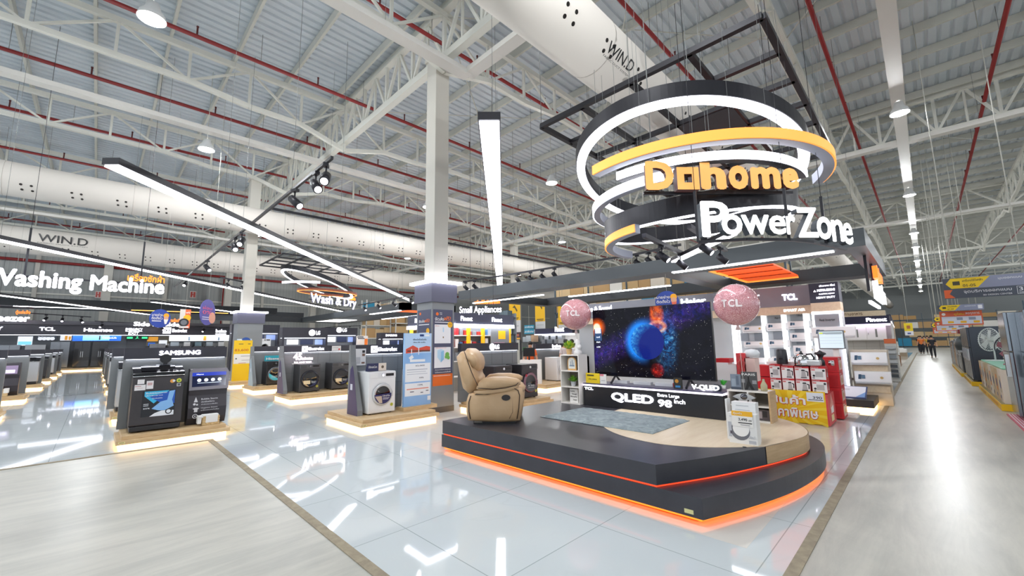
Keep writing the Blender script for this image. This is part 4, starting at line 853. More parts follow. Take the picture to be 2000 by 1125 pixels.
def brand_panel(x0, x1, y, label, logo, lx, lw, lh, zb=.2, zt=1.6, wing=None, tiles=False, th=.09, lz=None):
    t = thing('brand_display', label, 'brand display', ((x0 + x1) / 2, y, zb), 'brand panels of the washing machine zone')
    b = MB(); b.box((x0, y, zb), (x1, y + th, zt - .19), 0)
    if tiles:
        z = zb
        while z < zt - .2: b.box((x0, y - .003, z - .003), (x1, y, z + .003), 1); z += .28
        x = x0 + .28
        while x < x1: b.box((x - .003, y - .003, zb), (x + .003, y, zt - .19), 1); x += .38
    b.build('back_board', [PANEL, mat('#5f6264', .5)], t)
    MB().box((x0, y - .05, zt - .2), (x1, y + th, zt)).build('header', HEAD, t)
    MB().box((x0 + .03, y - .035, zt - .204), (x1 - .03, y - .01, zt - .2)).build('light_strip', mat('#ffffff', .5, 0, 6.0, ecol='#eef2ff'), t)
    if logo:
        m = MB(); logo_text(m, logo, lx, y - .05, (zt - .2 + (.2 - lh) / 2) if lz is None else lz, lw, lh); m.build('lettering', [LET, HEAD], t)
    if wing:
        wx, wy0, col = wing; pts = [(wy0, zb), (y, zb), (y, zt), (y - .06, zt), (y - .1, zt - .35), (wy0, zb + .1)]
        MB().prism(pts, (wx, 0, 0), UY, UZ, UX * .11).build('side_wing', PANEL, t)
        MB().prism([(wy0 + .0, zb), (y - .02, zb), (y - .1, zt - .5), (y - .2, zt - .42), (y - .26, zt - .55), (wy0, zb + .1)], (wx - .004, 0, 0), UY, UZ, UX * .004).build('side_print', col, t)
        sg = MB(); c = Vector((wx - .006, (wy0 + y) / 2 + .06, zb + .55)); sg.add([c + UY * a + UZ * b for a, b in ((-.05, -.06), (.05, -.06), (.05, .06), (-.05, .06))], [(0, 1, 2, 3)], 0); sg.build('side_logo', mat('#cfd2dc', .5), t)
    return t
PURP = mat('#352f5c', .4)
# --- nearest left bay
podium(.34, 1.86, 9.2, 10.25, 'lit wooden podium in front, under the large dark washing machine')
brand_panel(.36, 1.88, 10.12, 'nearest left dark-headed brand display, behind the large dark washing machine', 'SAMSUNG', .83, .62, .085, lz=1.46)
TL((.82, 9.78, .2), 0, 'large dark top-loading washing machine with a blue poster on its front', 'washing machine', 'washing machines')
m = MB(); m.cyl((.93, 10.06, 1.4), (.93, 10.05, 1.4), .085, n=24); m.box((.9, 10.04, 1.29), (.96, 10.06, 1.34)); m.build('round_tag', mat('#17171b', .3), label='round black tag standing behind the dark top-loading machine', cat='tag')
# info stand with screen
t = thing('info_stand', 'grey curved information stand with a blue touch screen beside the dark machine', 'info stand', (1.55, 9.85, .2)); SG = mat('#77737a', .3, .5)
prof = [(.08, 0), (.02, .12), (.0, .3), (.06, .52), (.02, .62), (.1, .98), (.14, 1.0), (.3, 1.0), (.3, 0)]
MB().prism([(9.55 + a, .2 + b) for a, b in prof], (1.26, 0, 0), UY, UZ, UX * .58, 0).build('body', mat('#3c393f', .35, .3), t, bevel=.012)
sv = Vector((0, .08, .36)).normalized(); so = Vector((1.25, 9.568, .815)); sn = UX.cross(sv)
m = MB(); m.prism([(0, .0), (.6, 0), (.6, .34), (.55, .39), (.05, .39), (0, .34)], so, UX, sv, sn * .03); m.build('screen_frame', SG, t, bevel=.01)
m = art([('r', 0, 0, 1, 1, 0), ('r', .0, .75, 1, 1, 1), ('t', .12, .83, .2, .07, 'Menu', 2), ('c', .2, .45, .03, 2), ('c', .4, .45, .03, 2), ('c', .6, .45, .03, 2), ('c', .8, .45, .03, 2), ('r', .15, .24, .85, .26, 2)], so + sn * .0305 + UX * .04 + sv * .06, UX, sv, .52, .26, None); m.build('screen', [mat('#0a1030', .1, 0, .6), mat('#1d2f8c', .1, 0, 1.0), mat('#d8e4f4', .2, 0, 1.2)], t)
IC = [mat('#d6d6da', .5), mat('#3c393f', .4)]; art([('t', .3, .62, .5, .16, 'Bubble Storm', 0), ('t', .3, .36, .4, .16, 'ประหยัดพลังงาน', 0), ('t', .3, .14, .5, .1, 'กำจัดคราบฝังลึก', 0), ('p', [(.08, .45), (.14, .95), (.2, .45)], 0), ('c', .1, .26, .02, 0), ('c', .18, .2, .015, 0)], (1.3, 9.551, .52), UX, Vector((0, .06, .22)).normalized(), .5, .19, None).build('printed_icons', IC, t)
art([('t', .3, .82, .5, .14, 'Hygiene Steam', 0), ('t', .3, .62, .55, .12, 'ขจัดแบคทีเรีย', 0), ('p', [(.05, .9), (.1, .8), (.1, .55), (.2, .55), (.2, .8), (.25, .9), (.18, .98), (.12, .98)], 0), ('c', .14, .15, .04, 0), ('c', .14, .15, .028, 1), ('c', .14, .15, .012, 0), ('t', .3, .1, .4, .12, 'Digital Inverter', 0)], (1.3, 9.548, .33), UX, UZ, .5, .18, None).build('printed_icons', IC, t)
t = thing('basket', 'small rattan basket with a white towel in front of the information stand', 'basket', (1.58, 9.42, .2)); RAT = m_noise('#c2a06c', '#e0c79a', 60, .7, 'rattan')
MB().prism([(-.13, -.07), (.13, -.07), (.13, .07), (-.13, .07)], (1.58, 9.4, .2), UX, UY, UZ * .16).build('wicker_body', RAT, t, bevel=.02)
m = MB(); 
for k in range(4): z = .215 + .04 * k; m.tube([(1.45, 9.33, z), (1.71, 9.33, z), (1.71, 9.47, z), (1.45, 9.47, z)], .006, 5, closed=True)
m.build('woven_rim', RAT, t)
m = MB(); m.box((1.4, 9.32, .345), (1.46, 9.48, .375)).prism([(.0, 0), (.05, .0), (.06, .13), (.0, .14)], (1.385, 9.34, .24), UX, UZ, UY * .13).box((1.5, 9.322, .25), (1.68, 9.33, .38)).box((1.45, 9.325, .365), (1.69, 9.47, .39)); m.build('towel', mat('#e9e9e8', .8), t, bevel=.012)
# --- bays behind it along the right of the left aisle
ys = [13.6, 17.9, 22.2, 26.6, 31.0, 35.6]
nm = ['second', 'third', 'fourth', 'fifth', 'sixth', 'farthest']
for i, y in enumerate(ys):
    podium(.34, 1.9, y - 1.0, y + .12, 'lit wooden podium of the %s brand panel on the right of the left-hand aisle' % nm[i])
    brand_panel(.28 if i == 0 else .36, 1.9, y, '%s brand display along the right of the left-hand aisle, behind the nearest one' % nm[i], None, 0, 0, 0)
    for k, s in enumerate((TLp, TLw) if i % 2 else (TLw, TLp)): s((.74 + .75 * k, y - .42, .2), 0, '%s top-loading machine before the %s brand panel right of the left-hand aisle' % (('left', 'right')[k], nm[i]), 'washing machine', 'washing machines')
# --- bays on the left of that aisle
yl = [15.9, 20.9, 26.6, 31.0, 35.6, 40.0]
for i, y in enumerate(yl):
    n_ = ['nearest'] + nm[:4] + ['farthest']
    podium(-4.2, -1.42, y - 1.05, y + .12, 'lit wooden podium of the %s brand panel on the left of the left-hand aisle' % n_[i])
    brand_panel(-4.1, -1.52, y, '%s brand panel on the left of the left-hand aisle' % n_[i], None, 0, 0, 0)
    for k in range(3): (TLp if (k + i) % 2 else TLw)((-1.95 - .78 * k, y - .42, .2), 0, '%s top-loading machine from the aisle before the %s brand panel left of the aisle' % (('first', 'second', 'third')[k], n_[i]), 'washing machine', 'washing machines') if not (i == 1 and k == 0) else None
t = thing('info_stand', 'dark information stand with a lit screen before the second brand panel left of the aisle', 'info stand', (-1.95, 20.5, .2)); MB().prism([(20.2 + a, .2 + b) for a, b in prof], (-2.25, 0, 0), UY, UZ, UX * .62).build('body', mat('#3c393f', .35, .3), t)
art([('r', 0, 0, 1, 1, 0), ('r', .1, .15, .4, .8, 1), ('r', .5, .1, .9, .5, 2)], (-2.2, 20.2, .86), UX, Vector((0, .08, .36)).normalized(), .52, .26, None).build('screen', [mat('#7a6c86', .2, 0, .7), mat('#27306a', .2, 0, .8), mat('#c9c3da', .2, 0, .8)], t)
t = thing('basket', 'rattan basket with a cloth before the second brand panel left of the aisle', 'basket', (-1.95, 19.95, .2)); MB().box((-2.1, 19.9, .2), (-1.8, 20.1, .42)).build('wicker_body', RAT, t, bevel=.02); MB().box((-1.88, 19.89, .3), (-1.78, 20.11, .44)).build('towel', WHITE, t, bevel=.01)
# --- front-loader row right of the wide aisle
podium(3.58, 5.32, 7.55, 9.3, 'lit wooden podium under the white washing machine beside the nearest column')
brand_panel(3.86, 5.02, 8.6, 'brand display with a square white emblem behind the white washing machine', 'Electrolux', 4.22, .62, .085, wing=(3.76, 8.12, PURP), tiles=True)
WM_W((4.24, 8.33, .2), 0, 'white front-loading washing machine with a dark blue label in its door', 'washing machine', 'washing machines')
def top_card(x, y, z, w, label, cols):
    t = thing('display_card', label, 'display card', (x, y, z)); a = .16
    MB().prism([(0, 0), (.09, 0), (.02, a), (.0, a)], (x, y, z), UY, UZ, UX * w).build('card', cols[0], t)
    art([('r', 0, 0, .56, 1, 0), ('r', .58, 0, 1, 1, 1), ('t', .05, .4, .45, .3, 'UltimateCare', 2), ('c', .8, .5, .03, 3)], (x, y - .001, z), UX, UZ, w, a, None).build('print', cols[1:], t)
top_card(3.98, 8.2, 1.055, .42, 'folded blue and white display card on top of the white washing machine', [mat('#2f3358', .4), mat('#2f3358', .4), mat('#e6d8c8', .5), WHITE, mat('#6a5a48', .5)])
t = thing('leaflet', 'small white printed sheet at the left end of the panel behind the white machine', 'poster', (3.9, 8.54, 1.17)); MB().box((3.86, 8.535, 1.17), (4.1, 8.542, 1.52)).build('sheet', mat('#d9d9da', .5), t); art([('r', .1, .1, .5, .5, 0), ('r', .65, .55, .9, .7, 1), ('r', .65, .75, .9, .9, 2), ('r', .6, .1, .9, .2, 1)], (3.86, 8.534, 1.17), UX, UZ, .24, .35, None).build('print', [mat('#b8b8bc', .5), mat('#7a5a48', .5), mat('#2c2c30', .5)], t)
t = thing('wall_socket', 'white socket plate low on the panel left of the white machine', 'socket', (3.92, 8.59, .35)); MB().box((3.9, 8.58, .34), (4.0, 8.598, .42)).build('plate', WHITE, t); MB().box((3.94, 8.572, .36), (3.98, 8.58, .4)).build('plug', BLACK, t)
# blue leaflet board
t = thing('notice_board', 'tall light blue printed board standing on the podium beside the nearest column', 'poster board', (5.05, 8.05, .2))
m_sky, nt, bb = nodemat('blue_gradient_print'); sp = nt.nodes.new('ShaderNodeSeparateXYZ'); nt.links.new(nt.nodes.new('ShaderNodeTexCoord').outputs['Object'], sp.inputs[0]); nt.links.new(ramp(nt, noise(nt, 1.2, 3, .5, objco(nt)), [(.3, '#7fb2ea'), (.7, '#a9cdf2')]), bb.inputs['Base Color']); bb.inputs['Roughness'].default_value = .35
MB().box((4.71, 8.0, .27), (5.4, 8.05, 1.84)).build('board', m_sky, t); MB().box((4.66, 7.9, .2), (5.5, 8.2, .275)).build('stand_base', WOOD, t)
art([('r', 0, .72, 1, 1, 0), ('p', [(.05, .78), (.3, .83), (.5, .79), (.8, .82), (.95, .81), (.95, .75), (.05, .72)], 1), ('r', .1, .74, .95, .762, 2), ('r', .24, .71, .27, .78, 3), ('r', .5, .7, .53, .8, 3), ('p', [(.15, .66), (.28, .7), (.34, .66), (.22, .63)], 3), ('r', .55, .955, .7, .985, 4), ('r', .74, .955, .92, .985, 3), ('t', .3, .9, .5, .025, 'เงื่อนไขโปรโมชั่น', 5), ('t', .32, .86, .44, .022, 'ผ่อน 0% ทุกชิ้น', 5), ('r', .2, .6, .76, .635, 3), ('r', .04, .33, .96, .58, 3), ('r', .04, .14, .96, .31, 3), ('t', .4, .535, .34, .022, '22,000', 5), ('r', .1, .49, .85, .5, 6), ('r', .1, .46, .8, .466, 6), ('r', .1, .43, .85, .436, 6), ('t', .55, .37, .16, .02, '10%', 5), ('t', .5, .27, .18, .022, '12%', 5), ('r', .1, .225, .9, .24, 7), ('r', .22, .19, .36, .2, 5), ('r', .6, .17, .7, .18, 5), ('r', .8, .19, .9, .2, 5), ('r', .86, .06, .98, .12, 3)], (4.71, 7.999, .27), UX, UZ, .69, 1.57, None).build('print', [mat('#b9d6f4', .4), mat('#d8503c', .5), mat('#6a4034', .5), mat('#eef2f6', .5), mat('#24407c', .5), mat('#26304a', .5), mat('#b0b8c6', .5), mat('#e89a8a', .5)], t)
# cladding of the nearest column
def col_cladding(x0, x1, y0, y1, label, posters):
    t = thing('column_cladding', label, 'column cladding', ((x0 + x1) / 2, (y0 + y1) / 2, 0), 'grey column boxes')
    MB().box((x0, y0, .13), (x1, y1, 2.62)).build('box', mat('#84888b', .45), t); MB().box((x0 - .005, y0 - .005, 0), (x1 + .005, y1 + .005, .13)).build('plinth', mat('#46484e', .45), t)
    MB().box((x0 - .05, y0 - .05, 2.6), (x1 + .05, y1 + .05, 3.05)).build('capital', mat('#5f6072', .5), t); MB().box((x0 - .14, y0 - .14, 3.05), (x1 + .14, y1 + .14, 3.12)).build('light_ledge', LEDS, t)
    return t
CX0, CX1, CY0, CY1 = 5.57, 6.22, 8.24, 8.9
t = col_cladding(CX0, CX1, CY0, CY1, 'grey box round the nearest column with two printed posters and a lit ledge', True)
MB().box((CX0 + .03, CY0 - .006, .62), (CX1 - .05, CY0, 2.42)).build('poster_board', mat('#4d5068', .45), t)
art([('r', 0, 0, 1, .15, 0), ('r', .05, .125, .9, .13, 1), ('r', .07, .23, .9, .5, 1), ('r', .07, .55, .9, .8, 1), ('c', .2, .94, .04, 0), ('t', .32, .95, .12, .012, 'DO', 1), ('t', .32, .93, .12, .012, 'HOME', 1), ('t', .08, .85, .46, .05, 'จัดส่ง', 1), ('t', .54, .855, .36, .06, 'ฟรี!', 0), ('r', .08, .825, .85, .835, 1), ('c', .86, .8, .075, 2), ('t', .77, .8, .2, .012, 'ถึงบ้าน', 3), ('t', .1, .775, .2, .012, 'พัดลม', 4), ('r', .48, .7, .54, .76, 5), ('r', .485, .62, .535, .64, 3), ('t', .12, .485, .55, .01, 'เครื่องฟอกอากาศ', 4), ('p', [(.22, .46), (.4, .475), (.55, .455), (.55, .34), (.4, .3), (.22, .37)], 5), ('p', [(.4, .44), (.55, .455), (.55, .34), (.4, .3)], 6), ('c', .72, .4, .06, 7), ('c', .66, .37, .04, 7), ('c', .78, .36, .045, 7), ('t', .1, .195, .8, .02, 'ส่งตรงจากโรงงานถึงมือคุณ', 1), ('t', .1, .165, .8, .02, 'ไม่ต้องรอนานติดตั้งฟรี', 1)], (CX0 + .03, CY0 - .0065, .62), UX, UZ, CX1 - CX0 - .08, 1.8, None).build('poster_print', [mat('#ee7326', .5), mat('#f0f0f2', .5), mat('#f6b81f', .5), mat('#7a5a10', .5), mat('#d04030', .5), mat('#bcdcf0', .5), mat('#8fc4e8', .5), mat('#74b552', .5)], t)
MB().box((CX0 - .006, CY0 + .05, 1.2), (CX0, CY1 - .05, 2.42)).build('poster_board', mat('#4d5068', .45), t)
art([('c', .2, .93, .035, 0), ('t', .1, .75, .45, .06, 'จัดส่ง', 1), ('t', .55, .75, .38, .07, 'ฟรี!', 0), ('r', .1, .7, .9, .715, 1), ('c', .8, .58, .07, 2), ('r', .1, 0, .9, .55, 1)], (CX0 - .0065, CY1 - .05, 1.2), NY, UZ, CY1 - CY0 - .1, 1.22, None).build('poster_print', [mat('#ee7326', .5), mat('#f0f0f2', .5), mat('#f6b81f', .5)], t)
# second bay of the row
podium(4.0, 6.6, 12.9, 14.5, 'lit wooden podium under the dark grey front-loading machines')
brand_panel(4.1, 6.6, 14.1, 'brand display with a square white emblem behind the dark grey front-loading machine', 'Electrolux', 4.62, .68, .1, wing=(3.98, 13.5, PURP), tiles=True)
WM_G((4.68, 13.7, .2), 0, 'dark grey front-loading machine with a pale label in its door, behind the white one', 'washing machine', 'washing machines')
WM_G((5.66, 13.75, .2), 0, 'second dark grey front-loading machine, half hidden behind the panel of the white one', 'washing machine', 'washing machines')
t = thing('display_sign', 'white standing letters reading 45 minutes on top of the dark grey machine', 'sign', (4.5, 13.75, 1.05)); m = MB(); m.text('45', (4.26, 13.72, 1.16), UX, UZ, .26, .22, 0, .03, .05); m.text('minutes', (4.52, 13.72, 1.16), UX, UZ, .32, .1, 0, .03, .03); m.text('FULL LOAD WASH', (4.3, 13.72, 1.07), UX, UZ, .5, .055, 0, .02, .03); m.build('lettering', mat('#f6e6ee', .5, 0, 1.2), t); MB().box((4.26, 13.7, 1.05), (4.86, 13.76, 1.065)).build('base', WHITE, t)
t = thing('leaflet', 'white printed sheet on the header of the panel behind the dark grey machines', 'poster', (5.66, 14.04, 1.42)); MB().box((5.55, 14.03, 1.42), (5.85, 14.045, 1.58)).build('sheet', mat('#dcdad8', .5), t); art([('r', .1, .6, .7, .7, 0), ('c', .8, .3, .03, 1)], (5.55, 14.029, 1.42), UX, UZ, .3, .16, None).build('print', [mat('#a8a8a8', .5), mat('#d23a3a', .5)], t)
# third bay
podium(3.95, 6.2, 16.6, 18.2, 'lit wooden podium under the black front-loading machine with a turquoise label')
brand_panel(4.14, 6.2, 17.75, 'brand display behind the black front-loading machine with a turquoise label', 'Hisense', 4.95, .62, .11, wing=(4.04, 17.1, mat('#9db4c0', .4)), tiles=False)
WM_K((4.72, 17.3, .2), 0, 'black front-loading machine with a turquoise label in its door', 'washing machine', 'washing machines')
t = thing('display_sign', 'turquoise sign board on top of the black front-loading machine', 'sign', (4.75, 17.45, 1.05)); MB().box((4.45, 17.44, 1.05), (5.05, 17.46, 1.25)).build('board', mat('#2fa3b4', .4), t); m = MB(); m.text('Hisense', (4.5, 17.438, 1.09), UX, UZ, .5, .09, 0, .006, .03); m.build('lettering', WHITE, t)
# second column
t = col_cladding(4.2, 5.15, 20.75, 21.5, 'grey box round the second column, behind the yellow board, with a lit ledge', True)
art([('r', 0, 0, 1, .55, 0), ('c', .6, .32, .2, 1), ('r', .1, .05, .35, .5, 2)], (4.2, 20.744, 1.6), UX, UZ, .55, .6, None).build('poster_print', [mat('#b9cfe4', .5), mat('#2450a4', .5), mat('#e9ecf2', .5)], t)
podium(3.85, 6.2, 19.6, 20.7, 'lit wooden podium at the foot of the second column, under the yellow board')
t = thing('notice_board', 'yellow price board reading 83,600 standing before the second column', 'poster board', (4.35, 20.3, .2)); MB().box((4.02, 20.28, .2), (4.68, 20.33, 1.86)).build('board', mat('#f2c61c', .45), t)
art([('r', .03, .42, .97, .66, 0), ('t', .05, .72, .75, .065, '83,600', 1), ('r', .25, .9, .5, .915, 2), ('r', .75, .9, .9, .915, 2), ('r', .12, .53, .2, .56, 2), ('r', .4, .6, .9, .615, 3), ('r', .45, .5, .9, .51, 3), ('r', .3, .43, .7, .44, 1), ('c', .9, .38, .02, 4)], (4.02, 20.279, .2), UX, UZ, .66, 1.66, None).build('print', [mat('#e4e2dc', .5), mat('#c2541c', .5), mat('#4a4a3c', .5), mat('#9a9a98', .5), mat('#d8603c', .5)], t)
# bay behind the armchair
podium(6.35, 8.5, 7.0, 8.2, 'lit wooden podium under the two dark machines behind the armchair')
brand_panel(6.3, 8.3, 8.1, 'brand display with a round white emblem behind the armchair', 'LG', 7.22, .34, .12, tiles=True)
WM_L((7.02, 7.62, .2), 0, 'left one of the two dark front-loading machines behind the armchair', 'washing machine', 'washing machines')
WM_L((7.92, 7.58, .2), 0, 'right one of the two dark front-loading machines behind the armchair', 'washing machine', 'washing machines')
podium(10.6, 15.2, 9.05, 10.7, 'lit wooden podium under the white machine left of the tall shelf')
brand_panel(11.6, 15.2, 10.4, 'brand display with white underlined lettering left of the television', 'beko', 12.55, .55, .14, zt=1.55, tiles=False)
WM_W((12.15, 9.85, .2), 0, 'white front-loading machine left of the tall white shelf', 'washing machine', 'washing machines')
WM_K((14.2, 9.85, .2), 0, 'dark front-loading machine seen between the tall shelf and the television', 'washing machine', 'washing machines')
# ================================================================== HANGING SIGNS AND BACK SHOPS
def by(u0, u1, vt, vb, y):
    a, b, c = PY(u0, vb, y), PY(u1, vb, y), PY((u0 + u1) / 2, vt, y); return min(a.x, b.x), max(a.x, b.x), (a.z + b.z) / 2, c.z
def bx(u0, u1, vt, vb, x):
    a, b, c = PX(u0, vb, x), PX(u1, vb, x), PX((u0 + u1) / 2, vt, x); return max(a.y, b.y), min(a.y, b.y), (a.z + b.z) / 2, c.z
ORLT = mat('#ff8a2a', .5, 0, 2.0, ecol='#ff7a1c'); LETV = mat('#ffffff', .5, 0, 2.6, ecol='#f4f4ff'); BKL = mat('#2a2c66', .5, 0, .25)
yw = 16.5; A, B = PY(-36, 557, yw), PY(320, 571, yw)
t = thing('hanging_sign', 'large white lit letters reading Washing Machine hanging at the left', 'sign', (A.x, yw, A.z))
m = MB(); m.side = True; m.text('Washing Machine', (A.x, yw, (A.z + B.z) / 2 - .16), UX, UZ, B.x - A.x, .58, 0, .06, .035); m.build('lettering', [LETV, mat('#2b2e78', .5, 0, .3)], t)
m = MB(); q = by(248, 321, 536, 551, yw); m.text('เครื่องซักผ้า', (q[0], yw, q[2]), UX, UZ, q[1] - q[0], q[3] - q[2], 0, .04, .02); m.build('lettering', ORLT, t)
m = MB(); m.bar((A.x, yw + .04, A.z + .3), (B.x, yw + .04, A.z + .3), .04)
for u in (50, 278): x = PY(u, 520, yw).x; m.bar((x, yw + .05, A.z + .2), (x, yw + .05, A.z + 1.6), .04); m.cyl((x, yw + .05, A.z + 1.6), (x, yw + .05, ZW), .006, n=4)
m.build('support_bar', BLK_M, t)
# wash and dry
yw = 21.5; A = PY(604, 592, yw); d = Vector((.9, .44, 0)).normalized()
def walk(A, d, u):
    lo_, hi = 0, 12
    for _ in range(40):
        k = (lo_ + hi) / 2; p = A + d * k; c = R3.transposed() @ (p - Vector((0, 0, H))); x = 1000 + FPX * c.x / c.z
        if x < u: lo_ = k
        else: hi = k
    return lo_
Lw = walk(A, d, 694)
t = thing('hanging_sign', 'white lit letters reading Wash and Dry under a small ring light', 'sign', A)
m = MB(); m.side = True; m.text('Wash & Dry', A - UZ * .1, d, UZ, Lw, .62, 0, .06, .03); m.build('lettering', [LETV, mat('#2b2e78', .5, 0, .3)], t)
m = MB(); m.text('ซักและอบผ้า', A + d * (Lw * .62) + UZ * .42, d, UZ, Lw * .36, .22, 0, .04, .02); m.build('lettering', ORLT, t)
m = MB(); m.bar(A + UZ * .2 + d.cross(UZ) * -.04, A + d * Lw + UZ * .2 + d.cross(UZ) * -.04, .04)
for k in (.2, .8): q = A + d * Lw * k; m.cyl((q.x, q.y, q.z + .2), (q.x, q.y, ZW), .006, n=4)
m.build('support_bar', BLK_M, t)
def at_depth(u, v, D): return Vector((0, 0, H)) + ray(u, v) * (D / FPX)
CG = at_depth(625, 520, 20.5).z; c = at_depth(621, 556, 20); ring('ring_light', 'tilted black ring with a white underside above the wash and dry letters', tuple(c), 1.55, .14, .2, 0, 360, (BLK_M, LEDS), -.36, .03, n=72, nw=6, ztop=CG)
c = at_depth(640, 573, 20); ring('ring_light', 'orange lit ring just above the wash and dry letters', tuple(c), 1.3, .08, .1, 0, 360, (mat('#8a4a34', .5), ORL), -.04, .04, n=48, nw=4, ztop=CG)
c = at_depth(612, 562, 19); ring('ring_light', 'short white lit arc inside the rings above the wash and dry letters', tuple(c), 1.5, .1, .1, 200, 260, (GB, LEDS), face='out', n=24, nw=2, ztop=ZW)
c = at_depth(625, 520, 20.5); grid(c.x - 2.2, c.x + 2.4, c.y - 1.8, c.y + 1.8, c.z, 5, 4, 'black steel grid carrying the rings of the wash and dry sign', w=.06)
# back shop with refrigerators
yb = 44.0; FA = mat('#34353f', .4); BR = {}; z0, z1 = 2.62, 3.34
t = thing('shop_fascia', 'long dark brand fascia of the refrigerator shop on the back wall', 'fascia', (-2, yb, z0))
MB().box((-14, yb, z0), (8.35, yb + .3, z1)).build('board', FA, t); MB().box((-14, yb + .02, z0 - .02), (8.35, yb + .2, z0)).build('light_strip', LEDS, t); MB().box((-14, yb - .25, z1), (8.35, yb + .3, z1 + .28)).build('top_ledge', mat('#55565e', .4), t)
m = MB()
for s, u0, u1, v0, v1 in (('TCL', 76, 108, 639, 646), ('Hisense', 163, 220, 641, 648), ('Electrolux', 318, 365, 642, 649), ('beko', 421, 442, 643, 650), ('Y', -8, 5, 638, 645)):
    q = by(u0, u1, v0, v1, yb); m = MB(); logo_text(m, s, q[0], yb, q[2], q[1] - q[0], q[3] - q[2]); m.build('lettering', [LET, FA], t)
q = by(245, 278, 642, 646, yb); m = MB(); m.text('EMERGENCY', (q[0], yb, q[2]), UX, UZ, q[1] - q[0], .2, 0, .01, .01); m.text('EXIT', ((q[0] + q[1]) / 2, yb, q[2] - .3), UX, UZ, .6, .2, 0, .01, .01, 'C'); m.box((q[0], yb - .01, q[2] - .06), (q[1], yb, q[2] - .04), 0)
m.build('lettering', [LET, FA], t)
for s, th_, u0, u1, v0, v1, lab, th0 in (('Freezer', 'ตู้แช่แข็ง', -32, 58, 614, 628, 'white lit letters reading Freezer at the far left over the back shop', (30, 59, 606, 615)), ('Side By Side', 'ไซด์บายไซด์', 260, 350, 629, 640, 'white lit letters reading Side By Side over the back shop', (318, 350, 622, 629))):
    q = by(u0, u1, v0, v1, yb - 2); t = thing('hanging_sign', lab, 'sign', (q[0], yb - 2, q[2])); m = MB(); m.text(s, (q[0], yb - 2, q[2]), UX, UZ, q[1] - q[0], q[3] - q[2], 0, .06, .04); m.build('lettering', LETV, t)
    e = by(*th0, yb - 2); m = MB(); m.text(th_, (e[0], yb - 2, e[2]), UX, UZ, e[1] - e[0], e[3] - e[2], 0, .04, .02); m.build('lettering', ORLT, t)
    m = MB(); m.bar((q[0], yb - 1.95, q[2] + .3), (q[1], yb - 1.95, q[2] + .3), .05)
    for k in (.25, .75): x = q[0] + (q[1] - q[0]) * k; m.cyl((x, yb - 1.95, q[2] + .3), (x, yb - 1.95, ZW), .01, n=4)
    m.build('support_bar', BLK_M, t)
# canopy over the back shop
t = thing('ceiling_canopy', 'long dark beam canopy with white and orange light lines over the back shop', 'canopy', (0, 41, 4.2)); z = 4.35
MB().box((-14, 40.2, z), (11, 40.8, z + .55)).build('beam', GC2, t); MB().box((-14, 42.6, z), (14, 43.1, z + .4)).build('beam', GC2, t)
for x in (-9, -3.2, 3, 8.5): MB().box((x, 40.8, z), (x + .5, 42.6, z + .4)).build('beam', GC2, t)
a, b = PY(25, 605, 40.5), PY(225, 609, 40.5); MB().box((a.x, 40.42, z - .03), (b.x, 40.58, z)).build('light_strip', LED, t)
a, b = PY(256, 610, 40.5), PY(445, 618, 40.5); MB().box((a.x, 40.42, z - .03), (b.x, 40.58, z)).build('light_strip', mat('#ffc070', .5, 0, 3.0, ecol='#ffae50'), t)
r = MB()
for x in (-10, -4, 2, 8): r.cyl((x, 40.5, z + .5), (x, 40.5, ZW), .012, n=4); r.cyl((x, 42.8, z + .4), (x, 42.8, ZW), .012, n=4)
r.build('suspension_wire', STEEL_D, t)
# back wall of that shop and its refrigerators
MB().box((-14, 46.6, 0), (8.4, 46.8, 3.6)).build('wall_shop', mat('#5d6268', .5), kind='structure')
podium(-2.0, .75, 44.2, 46.5, 'lit wooden step at the far end of the left-hand aisle')
def make_fridge(body, doors=1):
    t = proto('refrigerator'); w, d, h = .85, .7, 1.85
    MB().box((-w/2, -d/2 + .05, .03), (w/2, d/2, h)).build('body', body, t, bevel=.01)
    if doors == 1: MB().box((-w/2, -d/2, .05), (w/2, -d/2 + .05, h * .62)).build('door', body, t, bevel=.008); MB().box((-w/2, -d/2, h * .63), (w/2, -d/2 + .05, h)).build('door', body, t, bevel=.008)
    else:
        for s in (-1, 1): MB().box((min(0, s * w/2) + .003, -d/2, .05), (max(0, s * w/2) - .003, -d/2 + .05, h)).build('door', body, t, bevel=.008)
    MB().box((-.06, -d/2 - .03, .7), (-.04, -d/2, 1.1)).box((.04, -d/2 - .03, .7), (.06, -d/2, 1.1)).build('handle', CHROME, t); MB().box((-w/2 + .05, -d/2 + .08, 0), (w/2 - .05, d/2 - .05, .04)).build('foot', BLACK, t); return t
FR_G = Stock(lambda: make_fridge(mat('#9a9c9e', .3, .4))); FR_K = Stock(lambda: make_fridge(mat('#121216', .12, 0, 0, 1, 0, .5), 2)); FR_S = Stock(lambda: make_fridge(mat('#7d8186', .22, .8), 2))
q = by(105, 135, 660, 716, 45.6)
fx = [-10.4, -9.2, -8.0, -6.8, -5.6, -4.3, -3.1, -1.9, -.75, .2]
for i, x in enumerate(fx):
    st = FR_K if i in (8, 9) else (FR_G, FR_S)[i % 2]
    st((x, 45.7, .2 if i >= 7 else 0), 0, ('black two-door refrigerator at the end of the left-hand aisle, its %s one' % ('left', 'right')[i - 8]) if i in (8, 9) else 'grey refrigerator in the back shop, number %s leftwards from the black pair' % ordn[7 - i], 'refrigerator', 'refrigerators of the back shop', (1, 1, 1.1) if i in (8, 9) else (1.15, 1, 1.05))
fx2 = [3.6, 4.8, 6.0, 7.2]
